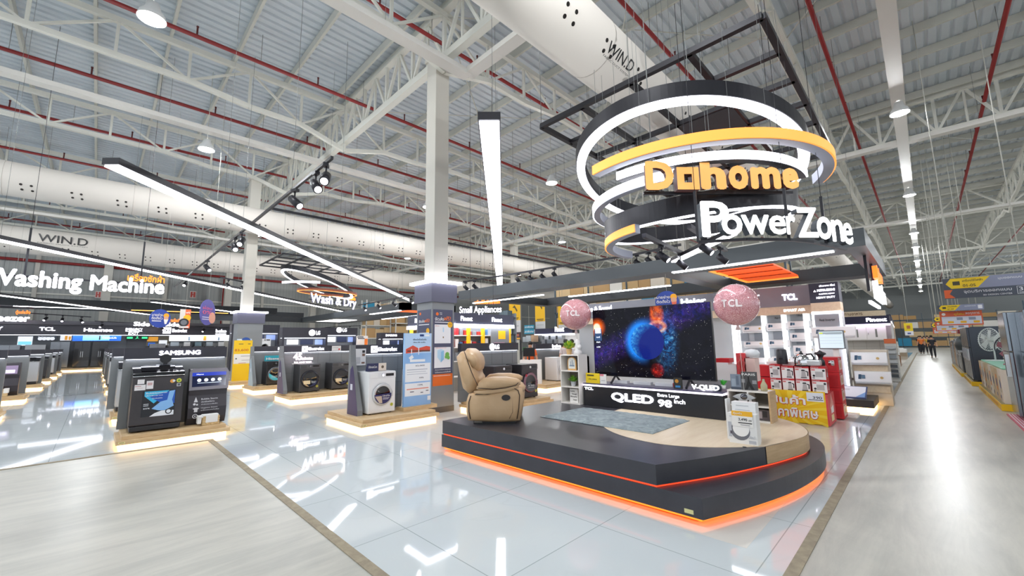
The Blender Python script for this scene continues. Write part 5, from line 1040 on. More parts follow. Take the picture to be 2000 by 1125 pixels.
for i, x in enumerate(fx2): (FR_S, FR_G)[i % 2]((x, 45.7, 0), 0, 'refrigerator under the right half of the fascia, %s from the emergency exit' % ordn[i], 'refrigerator', 'refrigerators of the back shop', (1.2, 1, 1.05))
def lit_poster(u0, u1, v0, v1, y, label, items, mats, plane='y'):
    q = by(u0, u1, v0, v1, y); t = thing('light_poster', label, 'poster', ((q[0] + q[1]) / 2, y, q[2])); MB().box((q[0], y, q[2]), (q[1], y + .06, q[3])).build('frame', mats[0], t); art(items, (q[0], y - .004, q[2]), UX, UZ, q[1] - q[0], q[3] - q[2], None, None, .02).build('print', mats[1:], t)
PW, PB, PC, PO, PD = mat('#e8ecf2', .4, 0, .55), mat('#1f5fc4', .4, 0, .6), mat('#7fd0ee', .4, 0, .6), mat('#e8a23a', .4, 0, .4), mat('#20222c', .4)
lit_poster(33, 62, 657, 675, 46.53, 'white lit poster at the left end of the back shop', [('r', .05, .1, .95, .45, 0), ('r', .1, .55, .7, .9, 1)], [PW, PC, PW])
lit_poster(70, 110, 656, 664, 46.53, 'dark poster with white words and dots in the back shop', [('t', .1, .55, .8, .3, 'Refrigerator', 0), ('c', .2, .3, .12, 0), ('c', .4, .3, .12, 0), ('c', .6, .3, .12, 0), ('c', .8, .3, .12, 0)], [mat('#5b6470', .4), PW])
lit_poster(117, 139, 655, 665, 46.53, 'pale poster with yellow shapes left of the blue light box', [('r', .4, .1, .65, .9, 0), ('r', .75, .1, .95, .8, 1)], [PW, PO, PO])
lit_poster(141, 236, 655, 666, 44.24, 'long blue and white light box above the black refrigerators', [('r', .2, .1, .75, .9, 0), ('r', .53, .2, .56, .9, 2), ('t', .6, .4, .3, .35, 'ConnectLife', 1)], [PB, PC, PW, PD])
lit_poster(284, 330, 657, 676, 46.53, 'warm coloured picture wall right of the emergency exit', [('r', .05, .5, .5, .95, 0), ('r', .55, .1, .9, .6, 1), ('r', .1, .05, .4, .35, 2)], [mat('#7c7466', .5), PO, PW, PB])
lit_poster(330, 447, 655, 666, 44.24, 'long white light box at the right end of the back shop', [('r', .3, .1, .33, .8, 0), ('r', .55, .1, .6, .9, 1), ('r', .8, .1, .83, .7, 0)], [PW, mat('#8aa0b0', .4), PO])
for i, (u0, u1) in enumerate(((330, 352), (356, 374), (378, 396), (400, 418), (424, 440))):
    q = by(u0, u1, 668, 676, 44.4); t = thing('counter_display', 'small appliance stand on the counter under the white light box, %s from the left' % ordn[i], 'display', ((q[0] + q[1]) / 2, 44.4, q[2])); MB().box((q[0], 44.4, 0), (q[1], 44.8, q[2])).build('stand', mat('#4a4e54', .5), t); MB().box((q[0] + .1, 44.45, q[2]), (q[1] - .1, 44.7, q[3])).build('product', mat(('#a8b6c0', '#d8dcde', '#6f8a96')[i % 3], .4), t)
# emergency exit door
q = by(242, 280, 668, 723, 46.5); MB().box((q[0], 46.5, 0), (q[1], 46.6, 2.3)).build('door_1', mat('#4c4f55', .5), kind='structure')
t = thing('exit_sign', 'green running-man exit sign above the emergency door', 'sign', ((q[0] + q[1]) / 2, 46.3, 2.35)); MB().box(((q[0] + q[1]) / 2 - .7, 46.35, 2.3), ((q[0] + q[1]) / 2 + .7, 46.45, 2.6)).build('board', mat('#1c3a30', .4), t)
art([('r', .05, .25, .3, .75, 0), ('c', .5, .72, .05, 0), ('p', [(.4, .1), (.5, .6), (.6, .1), (.52, .35)], 0), ('r', .7, .25, .95, .75, 0)], ((q[0] + q[1]) / 2 - .7, 46.34, 2.3), UX, UZ, 1.4, .3, None, None, .01).build('print', mat('#3fd08a', .5, 0, 1.0), t)
# wall signs and small hanging posters
for u, nm_ in ((191, 'left'), (376, 'right')): 
    q = by(u - 6, u + 6, 569, 582, 48.8); t = thing('column_number', 'white plate with a red pictogram on the back wall post, the %s one' % nm_, 'sign', (q[0], 48.7, q[2])); MB().box((q[0], 48.68, q[2]), (q[1], 48.72, q[3])).build('plate', mat('#d8d0cc', .5), t); art([('r', .1, .1, .4, .9, 0), ('r', .55, .1, .9, .9, 0), ('r', .2, .4, .8, .55, 0)], (q[0], 48.67, q[2]), UX, UZ, q[1] - q[0], q[3] - q[2], None, None, .01).build('pictogram', mat('#b04038', .5), t)
def disc_sign(u, v, ru, rv, D, label, cols, items, edge=False):
    c = at_depth(u, v, D); r = rv * D / FPX; t = thing('hanging_disc', label, 'hanging sign', (c.x, c.y, c.z - r)); d = Vector((c.x, c.y, 0)).normalized(); ux = d.cross(UZ)
    ux = (ux * 1 + d * (math.sqrt(max(0, (rv / ru) ** 2 - 1)))).normalized() if ru < rv else ux; n = ux.cross(UZ)
    MB().cyl(c, c - n * .02, r, n=28).build('disc', cols[0], t); art(items, c - ux * r - UZ * r + n * .003, ux, UZ, 2 * r, 2 * r, None, None, .004).build('print', cols[1:], t); MB().cyl(c + UZ * r, (c.x, c.y, ZW), .004, n=4).build('wire', STEEL_D, t)
BLUE = mat('#28459c', .4); PUR = mat('#5a57a8', .4); YEL = mat('#f0a81c', .5)
disc_sign(406, 610, 12, 25, 13, 'purple oval-looking hanging disc left of the second column', [PUR, mat('#e86a8a', .5), mat('#c9c6e8', .5), mat('#e8a890', .5)], [('t', .15, .6, .6, .14, 'ผ่อน', 0), ('t', .15, .42, .6, .14, '0%', 0), ('r', .15, .28, .6, .32, 1), ('r', .15, .2, .6, .24, 1), ('c', .8, .3, .18, 2)])
disc_sign(313, 622, 16, 18, 15, 'blue round hanging disc with a yellow-capped figure in front of the Side By Side letters', [BLUE, WHITE, YEL, mat('#d8a080', .5)], [('t', .1, .62, .5, .16, 'นายช่าง', 0), ('t', .1, .44, .5, .16, 'ติดตั้งไว', 0), ('r', .12, .34, .55, .38, 0), ('c', .77, .66, .09, 1), ('c', .77, .52, .075, 2), ('p', [(.66, .46), (.88, .46), (.8, .2), (.72, .2)], 0)])
disc_sign(1303, 590, 22, 22, 10.5, 'blue round hanging disc behind the top edge of the television', [BLUE, WHITE, YEL, mat('#d8a080', .5), mat('#e06a50', .5)], [('t', .06, .66, .56, .15, 'นายช่าง', 0), ('t', .06, .46, .56, .15, 'ติดตั้งไว', 0), ('c', .78, .72, .08, 1), ('c', .78, .58, .07, 2), ('p', [(.68, .5), (.9, .5), (.84, .3), (.72, .3)], 3)])
q = by(349, 370, 604, 641, 20.5); t = thing('hanging_poster', 'orange and white hanging poster of a washing machine near the Side By Side letters', 'poster', (q[0], 20.5, q[2])); MB().box((q[0], 20.5, q[2]), (q[1], 20.51, q[3])).build('sheet', mat('#d8d0c8', .5), t); art([('r', .5, .0, 1, 1, 0), ('t', .55, .78, .4, .1, 'ฟรี', 1), ('c', .7, .55, .12, 2), ('c', .42, .3, .16, 3), ('c', .42, .3, .1, 4), ('r', .2, .02, .9, .1, 1)], (q[0], 20.499, q[2]), UX, UZ, q[1] - q[0], q[3] - q[2], None).build('print', [mat('#ee6a3a', .5), WHITE, mat('#f2b21c', .5), mat('#24262c', .5), mat('#6c7076', .5)], t)
m = MB(); m.cyl(((q[0] + q[1]) / 2, 20.5, q[3]), ((q[0] + q[1]) / 2, 20.5, ZW), .004, n=4); m.build('wire', STEEL_D, t)
# middle fascias right of the second column
for (u0, u1, v0, v1, y, logo, lu0, lu1, lv0, lv1, lab) in ((452, 546, 634, 651, 33, 'Electrolux', 478, 512, 637, 642, 'dark fascia with a square white emblem right of the second column'), (551, 640, 640, 660, 27.0, 'LG', 603, 625, 646, 654, 'dark fascia with a round white emblem, the left one of two behind the grey machines'), (632, 698, 640, 655, 31.0, 'LG', 657, 677, 641, 648, 'dark fascia with a round white emblem, the right one of two'), (744, 790, 650, 662, 24.0, 'SAMSUNG', 753, 775, 653, 657, 'dark fascia with white lettering left of the light blue board')):
    q = by(u0, u1, v0, v1, y); t = thing('shop_fascia', lab, 'fascia', ((q[0] + q[1]) / 2, y, 0)); MB().box((q[0], y, q[2]), (q[1], y + .6, q[3])).build('board', FA, t); MB().box((q[0], y + .02, q[2] - .02), (q[1], y + .3, q[2])).build('light_strip', LEDS, t)
    MB().box((q[0], y + .55, 0), (q[1], y + .6, q[2])).build('back_panel', mat('#6a6f75', .5), t); MB().box((q[0], y, 0), (q[0] + .12, y + .6, q[2])).build('side_panel', FA, t); MB().box((q[1] - .12, y, 0), (q[1], y + .6, q[2])).build('side_panel', FA, t)
    l = by(lu0, lu1, lv0, lv1, y); m = MB(); logo_text(m, logo, l[0], y, l[2], l[1] - l[0], l[3] - l[2]); m.build('lettering', [LET, FA], t)
    pz = [by(u0 + (u1 - u0) * a, u0 + (u1 - u0) * b, v1 + 3, v1 + 13, y + .5) for a, b in ((.1, .35), (.4, .68), (.72, .92))]
    for k, pq in enumerate(pz): MB().box((pq[0], y + .5, pq[2]), (pq[1], y + .55, pq[3])).build('poster', (PW, mat('#27304c', .4), mat('#8fa4d8', .4, 0, .3))[k], t)
q = by(498, 536, 660, 690, 30.0); t = thing('display_plinth', 'dark plinth carrying a white machine behind the yellow board', 'plinth', (q[0], 30, 0)); MB().box((q[0] - .4, 29.6, 0), (q[1] + 1.2, 30.6, 1.1)).build('block', mat('#3f4248', .5), t)
WM_W((q[0] + .45, 30.1, 1.1), 0, 'white front-loading machine standing high behind the yellow board', 'washing machine', 'washing machines', 1.15)
t = thing('notice_sheet', 'orange printed sheet on the plinth right of the high white machine', 'poster', (q[1] + .5, 30, 1.1)); MB().box((q[1] + .25, 29.9, 1.1), (q[1] + .95, 29.95, 2.1)).build('sheet', mat('#ee7a2a', .5), t)
t = thing('notice_sheet', 'white and orange price sheet standing behind the white washing machine', 'poster', by(698, 718, 658, 677, 20)[:1] + (20, 1.6)); q = by(696, 718, 656, 678, 20); MB().box((q[0], 20, q[2] - .6), (q[1], 20.04, q[3])).build('sheet', mat('#e6e0dc', .5), t); art([('r', .7, .05, .98, .75, 0), ('r', .05, .85, .6, .95, 1), ('r', .1, .72, .7, .8, 1), ('r', .1, .3, .6, .6, 2)], (q[0], 19.998, q[2]), UX, UZ, q[1] - q[0], q[3] - q[2], None).build('print', [mat('#ee7a2a', .5), mat('#3a3a40', .5), mat('#f2e6de', .5)], t); MB().box((q[0], 20.0, 0), (q[0] + .06, 20.06, q[2])).build('post', BLK_M, t)
# canopy in the middle distance
t = thing('ceiling_canopy', 'dark beam canopy left of the nearest column, with white and orange panels', 'canopy', (8, 17, 3.5)); z = 3.6
c1 = P(786, 604, z); c2 = P(620, 632, z)
xa, ya = c1.x, c1.y; yb_ = P(640, 631, z).y; m = MB(); m.box((xa, ya, z), (xa + .6, yb_, z + .4)); m.build('beam', GC, t); MB().box((xa + 3.2, ya, z), (xa + 3.8, yb_, z + .4)).build('beam', GC2, t); MB().box((xa, ya, z), (xa + 3.8, ya + .4, z + .4)).build('beam', GC2, t); MB().box((xa, yb_ - .4, z), (xa + 3.8, yb_, z + .4)).build('beam', GC2, t)
MB().box((xa - 8, yb_ - .5, z), (xa, yb_, z + .4)).build('beam', GC2, t)
MB().box((xa + .2, ya + .8, z - .03), (xa + .4, ya + 4.5, z)).build('light_strip', LED, t); MB().box((xa + 3.4, ya + 3, z - .03), (xa + 3.6, ya + 9, z)).build('light_strip', LED, t); MB().box((xa + .8, yb_ - 4.5, z + .05), (xa + 3.0, yb_ - 1, z + .1)).build('light_panel', mat('#f4f4f0', .5, 0, 2.5), t); MB().box((xa + 1.2, ya + .6, z + .1), (xa + 3.0, ya + 3.0, z + .14)).build('orange_panel', mat('#f0641e', .5, 0, .9, ecol='#ff5a14'), t)
r = MB()
for y in (ya + 1, (ya + yb_) / 2, yb_ - 1): r.cyl((xa + .3, y, z + .3), (xa + .3, y, ZW), .012, n=4)
r.build('suspension_wire', STEEL_D, t)
# ================================================================== SMALL APPLIANCES SHOP AND RACKS
CART = [mat(c, .7) for c in ('#c8a878', '#d4b88c', '#b8925e', '#e0d6c6', '#e8e4dc', '#bf9a6a')]
BL_BOX = mat('#2f8fb4', .6)
def rack(x0, x1, y, depth, zs, label, word, seed, face='y', bw=(.5, 1.1), fill=.9, dark=False):
    """warehouse rack along x (front face -y) or, turned, along y (front face -x)"""
    rnd = random.Random(seed); L = x1 - x0; f = face == 'y'
    def box(a, b): # local: s along front from its left end, d depth, z
        (s0, d0, q0), (s1, d1, q1) = a, b
        return ((x0 + s0, y + d0, q0), (x0 + s1, y + d1, q1)) if f else ((y + d0, x1 - s0, q0), (y + d1, x1 - s1, q1))
    c = box((L / 2, depth / 2, 0), (L / 2, depth / 2, 0))[0]
    t = thing('storage_rack', label, 'rack', (c[0], c[1], 0)); st = mat('#4a5a66', .5) if dark else mat('#d8d8d4', .5)
    k = 0
    while k <= L + .01:
        for d in (0, depth - .08): MB().box(*box((min(k, L - .08), d, 0), (min(k, L - .08) + .08, d + .08, zs[-1] + 1.0))).build('upright', st, t)
        k += 2.6
    for z in zs: MB().box(*box((0, 0, z - .08), (L, depth, z))).build('shelf', st, t)
    lv = ['bottom', 'second', 'third', 'fourth', 'fifth', 'sixth']
    for i, z in enumerate(zs):
        s = .1; n = 0; hm = (zs[i + 1] - z - .15) if i + 1 < len(zs) else .95
        while s < L - .4:
            w = min(rnd.uniform(*bw), L - s - .02); h = rnd.uniform(.55, 1) * hm
            if rnd.random() < fill and w > .25:
                n += 1; mb = MB(); mb.box(*box((s, .06, z), (s + w - .03, depth - .1, z + h)))
                mm = BL_BOX if rnd.random() < .05 else rnd.choice(CART)
                mb.build('carton', mm, label='%s carton on the %s shelf of %s' % (nth(n - 1), lv[i], word), cat='carton', group='cartons on ' + word)
            s += w
q = by(714, 770, 640, 658, 34); zt2 = by(714, 770, 607, 640, 34)
rack(q[0], q[0] + 5.2, 34, 1.0, [2.2, 3.3, 4.5], 'pale rack of cartons left of the nearest column, the near one', 'the near rack left of the nearest column', 5, bw=(.5, 1.0))
q = by(772, 830, 640, 658, 33); rack(q[0], q[0] + 6.4, 33.0, 1.0, [1.4, 2.5, 3.5, 4.5], 'tall rack of brown cartons left of the nearest column, the one beside the column', 'the brown rack beside the nearest column', 8, bw=(.7, 1.3))
# kiosk
FD = mat('#45485a', .45)
xk, yk = 8.1, 10.6; Lk = 2.2; 
t = thing('shop_kiosk', 'small appliance kiosk with a dark fascia and yellow shelf columns behind the armchair', 'kiosk', (9.3, 11.7, 0))
zk0, zk1 = 2.25, 2.62
MB().box((8.0, 10.9, zk0), (8.2, 13.4, zk1)).build('fascia', FD, t); MB().box((8.0, 10.9, zk0), (11.0, 11.1, zk1)).build('fascia', FD, t); MB().box((7.96, 10.86, zk0 - .12), (8.3, 13.4, zk0)).box((7.96, 10.86, zk0 - .12), (11.0, 11.2, zk0)).build('light_strip', LEDS, t)
lett(t, [('Finext', (x, 10.9, zk0 + .1), UX, .5, .16, .01, .02) for x in (8.5, 9.9)] + [('Finext', (8.0, y, zk0 + .1), NY, .5, .16, .01, .02) for y in (12.9, 11.9)], LET)
YC = mat('#f0b418', .5, 0, .35)
for x, y in ((8.08, 11.0), (8.9, 11.0), (9.55, 11.0), (10.85, 11.0), (8.08, 12.2), (8.08, 13.3)): MB().box((x, y, 0), (x + .1, y + .1, zk0 - .12)).build('post', YC, t)
for z in (.5, 1.0, 1.45, 1.85): MB().box((8.1, 11.05, z), (10.9, 11.5, z + .03)).build('shelf', WHITE, t)
MB().box((8.2, 11.5, 0), (10.9, 11.55, zk0)).build('back_panel', mat('#9aa0a4', .5), t); MB().box((9.95, 11.0, .6), (10.85, 11.03, zk0 - .12)).build('grey_panel', mat('#8d9296', .5), t)
art([('r', .1, .3, .8, .6, 0), ('c', .35, .45, .08, 1), ('r', .1, .05, .75, .22, 2), ('r', .4, .7, .85, .95, 2)], (9.98, 10.998, .9), UX, UZ, .8, 1.2, None).build('print', [mat('#d8a8c0', .5), mat('#5a3a50', .5), YC], t)
rnd = random.Random(11); kc = ('red kettle', 'red mixer', 'white rice cooker', 'grey fan', 'blue box', 'red toaster')
for i, (x, z, c_, w, h) in enumerate([(8.25 + .19 * k, z, rnd.choice(('#b02a30', '#c83a3a', '#e8e4e0', '#8a9096', '#4a78a8', '#d8c0b0')), rnd.uniform(.1, .17), rnd.uniform(.12, .3)) for z in (1.03, 1.48, 1.88) for k in range(9)]):
    MB().box((x, 11.1, z), (x + w, 11.3, z + h)).build('small_appliance', mat(c_, .4), label='small boxed appliance, %s from the left on the %s kiosk shelf' % (ordn[i % 9], ('lower', 'middle', 'upper')[i // 9]), cat='small appliance', group='small appliances in the kiosk', bevel=.01)
A = PX(899, 616, 7.6); A = Vector((7.75, PX(899, 614, 7.75).y, PX(899, 614, 7.75).z)); B = PX(980, 606, 7.75 + .0)
dk = Vector((.62, -.78, 0)).normalized(); A = at_depth(898, 612, 12.3); Lk = walk(A, dk, 980)
t = thing('hanging_sign', 'white lit letters reading Small Appliances above the kiosk', 'sign', A)
m = MB(); m.side = True; m.text('Small Appliances', A - UZ * .06, dk, UZ, Lk, .26, 0, .05, .012); m.build('lettering', [LETV, mat('#2b2e78', .5, 0, .3)], t)
m = MB(); m.text('เครื่องใช้ไฟฟ้าขนาดเล็ก', A + dk * (Lk * .36) + UZ * .26, dk, UZ, Lk * .6, .12, 0, .03, .01); m.build('lettering', ORLT, t)
m = MB(); m.bar(A + UZ * .15 - dk.cross(UZ) * .03, A + dk * Lk + UZ * .15 - dk.cross(UZ) * .03, .03)
for k in (.25, .8): p_ = A + dk * Lk * k; m.cyl((p_.x, p_.y, p_.z + .15), (p_.x, p_.y, ZW), .005, n=4)
m.build('support_bar', BLK_M, t)
# racks behind (front faces -x), yellow banners, second counter
rack(4.0, 17.0, 21.0, 1.0, [.2, 1.4, 2.4, 3.5, 4.4], 'long dark rack of cartons behind the television shop', 'the long rack behind the kiosk', 21, 'x', (.6, 1.2), .92, True)
def banner(u0, u1, v0, v1, x, vm, label, foot=None):
    q = bx(u0, u1, v0, v1, x); t = thing('hanging_banner', label, 'banner', (x, (q[0] + q[1]) / 2, q[2])); w, h = q[0] - q[1], q[3] - q[2]
    MB().box((x, q[1], q[2]), (x + .02, q[0], q[3])).build('sheet', mat('#d2d2d2', .5), t); k = (v1 - vm) / (v1 - v0)
    art([('r', 0, k, 1, 1, 0), ('p', [(.3, .82), (.5, .9), (.75, .72), (.7, .66), (.5, .8)], 1), ('r', .15, k + .06, .85, k + .09, 1), ('r', .2, k + .02, .8, k + .04, 1), ('r', .15, k * .5, .85, k * .55, 2), ('p', [(.75, 1), (1, 1), (1, .9)], 3)], (x - .003, q[0], q[2]), NY, UZ, w, h, None, None, .006).build('print', [mat('#f0bc14', .5), mat('#5c4a20', .5), mat('#9a9a9a', .5), mat('#e06a2c', .5)], t)
    MB().cyl((x, (q[0] + q[1]) / 2, q[3]), (x, (q[0] + q[1]) / 2, ZW), .006, n=4).build('wire', STEEL_D, t)
banner(995, 1017, 590, 649, 18.0, 626, 'yellow and grey hanging banner over the cash desk, the left one')
banner(1046, 1065, 586, 642, 18.0, 628, 'yellow and grey hanging banner over the cash desk, the right one')
banner(1091, 1108, 590, 640, 18.5, 634, 'yellow hanging banner partly hidden by the left balloon')
q = bx(995, 1017, 649, 664, 17.9); t = thing('price_sign', 'dark price sign reading 2,790 below the left yellow banner', 'sign', (17.9, q[0], q[2])); MB().box((17.9, q[1], q[2]), (17.93, q[0], q[3])).build('board', mat('#4a3638', .5), t); art([('t', .1, .4, .75, .35, '2,790', 0), ('r', .05, .08, .35, .28, 1), ('r', .4, .08, .95, .28, 1), ('r', .1, .82, .5, .9, 0)], (17.897, q[0], q[2]), NY, UZ, q[0] - q[1], q[3] - q[2], None, None, .006).build('print', [mat('#f08a6a', .5), mat('#f0b040', .5)], t); MB().box((17.92, q[1], 0), (17.96, q[1] + .06, q[2])).build('post', BLK_M, t)
for i, (u0, u1, v0, v1) in enumerate(((1024, 1043, 635, 640), (1024, 1043, 643, 650))):
    q = bx(u0, u1, v0, v1 + 2, 17.6); t = thing('blue_sign', 'turquoise printed strip beside the left yellow banner, the %s one' % ('upper', 'lower')[i], 'sign', (17.6, q[0], q[2])); MB().box((17.6, q[1], q[2]), (17.63, q[0], q[3])).build('board', mat('#1f8fb0', .5), t); art([('t', .05, .25, .9, .5, 'ลดพิเศษ', 0)], (17.597, q[0], q[2]), NY, UZ, q[0] - q[1], q[3] - q[2], None, None, .006).build('print', WHITE, t); MB().cyl((17.6, (q[0] + q[1]) / 2, q[3]), (17.6, (q[0] + q[1]) / 2, ZW), .004, n=4).build('wire', STEEL_D, t)
q = bx(1045, 1118, 641, 652, 16.5); t = thing('shop_fascia', 'dark fascia with white lettering over the bright cooker hood wall', 'fascia', (16.5, (q[0] + q[1]) / 2, 0))
MB().box((16.5, q[1], q[2]), (16.8, q[0], q[3])).build('board', mat('#2a2b45', .5), t); MB().box((16.46, q[1], q[2] - .08), (16.7, q[0], q[2])).build('light_strip', LEDS, t); MB().box((17.2, q[1], 0), (17.25, q[0], q[2])).build('back_panel', mat('#d8d6d0', .5), t); MB().box((16.6, q[1], .0), (17.2, q[0], .9)).build('counter', mat('#5a5c60', .5), t)
l = bx(1084, 1102, 642, 648, 16.5); m = MB(); m.text('Finext', (16.5, l[0], l[2]), NY, UZ, l[0] - l[1], .26, 0, .01, .03); m.build('lettering', LET, t)
for i, (u0, u1) in enumerate(((1046, 1060), (1066, 1074), (1078, 1088), (1092, 1100))):
    e = bx(u0, u1, 653, 672, 17.0); m = MB(); m.box((16.9, e[1], 1.75), (17.2, e[0], 2.3)).prism([(0, 0), (.6, 0), (.4, .25), (.0, .25)], (16.6, e[0], 1.5), UX, UZ, NY * (e[0] - e[1])); m.build('cooker_hood', STEELP, label='stainless cooker hood under the dark fascia, %s from the left' % ordn[i], cat='cooker hood', group='cooker hoods')
# glass gondola and items near the cash desk
def shelf_gondola(u0, u1, v0, v1, x, label, seed, cols, word):
    q = bx(u0, u1, v0, v1, x); t = thing('gondola_shelf', label, 'shelf', (x, (q[0] + q[1]) / 2, 0)); MB().box((x + .5, q[1], 0), (x + .55, q[0], q[3])).build('back_panel', mat('#8a8f94', .5), t); zs = [.15, .65, 1.15, 1.6, 2.0, 2.4, 2.8]
    zs = [z for z in zs if z < q[3] - .1]
    for z in zs: MB().box((x, q[1], z), (x + .5, q[0], z + .03)).build('shelf', mat('#3c4046', .5), t)
    rnd = random.Random(seed)
    for i, z in enumerate(zs[2:]):
        y = q[0] - .05; n = 0
        while y > q[1] + .2:
            w = rnd.uniform(.18, .4); h = rnd.uniform(.15, .36); n += 1
            if y - w > q[1]: MB().box((x + .08, y - w + .02, z + .03), (x + .4, y, z + .03 + h)).build('product_box', mat(rnd.choice(cols), .5), label='%s product on the %s shelf of the %s' % (nth(n - 1), nth(i), word), cat='product', group='products on the ' + word)
            y -= w
shelf_gondola(972, 994, 612, 690, 14.0, 'dark shelf of products left of the first yellow banner', 3, ('#d8dcde', '#8a9aa0', '#c0c8cc', '#5a6a72', '#b8d0dc', '#e8e8e6'), 'dark gondola left of the yellow banners')
shelf_gondola(1018, 1046, 655, 690, 15.5, 'shelf of products behind the person in orange', 4, ('#d8dcde', '#8a3a3a', '#c0c8cc', '#3c9a3c', '#e8e8e6', '#c8a888'), 'gondola behind the person in orange')
# ------------------------------------------------------------------ people
SKIN = mat('#c08f70', .5)
def person(name, label, loc, rz, shirt, trousers, hair, h=1.68, pose='stand', detail=True):
    t = thing(name, label, 'person', loc, None, rz); s = h / 1.72
    def skin(nm, pts, edges, rad, m_, par):
        me = bpy.data.meshes.new(nm); me.from_pydata([Vector(p) * s for p in pts], edges, []); o = bpy.data.objects.new(nm, me); COL.objects.link(o); o.parent = par; ORG[o] = ORG[t]
        md = o.modifiers.new('skin', 'SKIN'); md.use_smooth_shade = True
        for i, r in enumerate(rad): me.skin_vertices[0].data[i].radius = (r * s, r * s) if not isinstance(r, tuple) else (r[0] * s, r[1] * s)
        me.skin_vertices[0].data[0].use_root = True
        sb = o.modifiers.new('sub', 'SUBSURF'); sb.levels = 1; sb.render_levels = 2; me.materials.append(m_); return o
    if pose == 'walk': fl, fr = .22, -.2
    else: fl, fr = .02, -.02
    ha = {'stand': ((.27, -.02, .82), (-.27, -.02, .82)), 'walk': ((.27, -.2, .86), (-.27, .16, .86)), 'desk': ((.2, -.34, 1.02), (-.2, -.34, 1.02))}[pose]
    el = {'stand': ((.25, .02, 1.08), (-.25, .02, 1.08)), 'walk': ((.25, -.04, 1.08), (-.25, .06, 1.08)), 'desk': ((.26, -.06, 1.08), (-.26, -.06, 1.08))}[pose]
    pts = [(0, 0, .95), (0, 0, 1.12), (0, .01, 1.3), (0, .01, 1.42), (0, 0, 1.5), (0, -.02, 1.56), (0, -.02, 1.66),
           (.16, .01, 1.4), el[0], ha[0], (-.16, .01, 1.4), el[1], ha[1], (.09, 0, .9), (.1, fl * -.5 - .02, .5), (.1, fl * .8 + .02, .09), (.1, fl * .8 - .12, .04), (-.09, 0, .9), (-.1, fr * -.5 - .02, .5), (-.1, fr * .8 + .02, .09), (-.1, fr * .8 - .12, .04)]
    ed = [(0, 1), (1, 2), (2, 3), (3, 4), (4, 5), (5, 6), (3, 7), (7, 8), (8, 9), (3, 10), (10, 11), (11, 12), (0, 13), (13, 14), (14, 15), (15, 16), (0, 17), (17, 18), (18, 19), (19, 20)]
    rad = [(.15, .1), (.14, .1), (.16, .11), (.14, .09), .055, .075, .085, .065, .045, .035, .065, .045, .035, .085, .06, .042, .035, .085, .06, .042, .035]
    skin('body', pts, ed, rad, SKIN, t)
    skin('shirt', [(0, 0, .83), (0, 0, 1.12), (0, .01, 1.3), (0, .01, 1.42), (.17, .01, 1.4), tuple(Vector((.16, .01, 1.4)).lerp(Vector(el[0]), .7)), (-.17, .01, 1.4), tuple(Vector((-.16, .01, 1.4)).lerp(Vector(el[1]), .7))], [(0, 1), (1, 2), (2, 3), (3, 4), (4, 5), (3, 6), (6, 7)], [(.165, .118), (.155, .115), (.175, .125), (.15, .1), .078, .062, .078, .062], shirt, t)
    skin('trousers', [(0, 0, 1.04), (0, 0, .92), (.09, 0, .86), (.1, fl * -.5 - .02, .5), (.1, fl * .8 + .02, .1), (-.09, 0, .86), (-.1, fr * -.5 - .02, .5), (-.1, fr * .8 + .02, .1)], [(0, 1), (1, 2), (2, 3), (3, 4), (1, 5), (5, 6), (6, 7)], [(.155, .112), (.165, .12), .1, .075, .06, .1, .075, .06], trousers, t)
    for k, q_ in ((.1, fl), (-.1, fr)): MB().sphere(ORG[t] + Vector((k, q_ * .8 - .04, .05)) * s, .06 * s, 10, 0, (.85, 1.9, .8)).build('shoe', mat('#17171a', .5), t)
    m = MB(); c = Vector((0, -.015, 1.62)) * s; m.sphere(c + Vector((0, .02, .035)) * s, .108 * s, 14, 0, (.92, 1.02, 1)); 
    hm = MB(); hm.sphere(ORG[t] + c + Vector((0, .035, .06)) * s, .1 * s, 14, 0, (.95, 1.0, .98)); hm.build('hair', hair, t)
    if detail:
        fm = MB(); b = ORG[t] + c
        for k in (-1, 1): fm.sphere(b + Vector((.033 * k, -.088, .012)) * s, .011 * s, 8, 0)
        fm.box(b + Vector((-.025, -.098, -.045)) * s, b + Vector((.025, -.085, -.038)) * s, 1); fm.build('face_features', [mat('#1c1412', .4), mat('#8a4a44', .5)], t)
        nm_ = MB(); nm_.prism([(-.012, -.025), (.012, -.025), (0, .02)], b + Vector((0, -.085, 0)) * s, UX * s, UZ * s, Vector((0, -.022 * s, 0))); nm_.build('nose', SKIN, t)
    return t
pc = at_depth(1036, 690, 15.0)
person('person', 'person in an orange shirt bent over the white cash desk', (pc.x, pc.y, 0), -.9, mat('#e8641c', .6), mat('#23252c', .7), mat('#15110f', .6), 1.6, 'desk')
d_ = Vector((math.sin(-.9), -math.cos(-.9), 0)); cp = Vector((pc.x, pc.y, 0)) + d_ * .55
t = thing('cash_desk', 'white cash desk with a dark monitor in front of the person in orange', 'desk', (cp.x, cp.y, 0)); m = MB(); s_ = d_.cross(UZ)
m.prism([(-.42, -.25), (.32, -.25), (.32, .25), (-.42, .25)], (cp.x, cp.y, 0), s_, d_, UZ * 1.0); m.build('counter', WHITE, t, bevel=.01)
m = MB(); e = cp + d_ * .1; m.prism([(-.2, -.02), (.2, -.02), (.2, .02), (-.2, .02)], (e.x, e.y, 1.12), s_, d_, UZ * .3); m.cyl((e.x, e.y, 1.0), (e.x, e.y, 1.15), .03, n=8); m.build('monitor', BLACK, t)
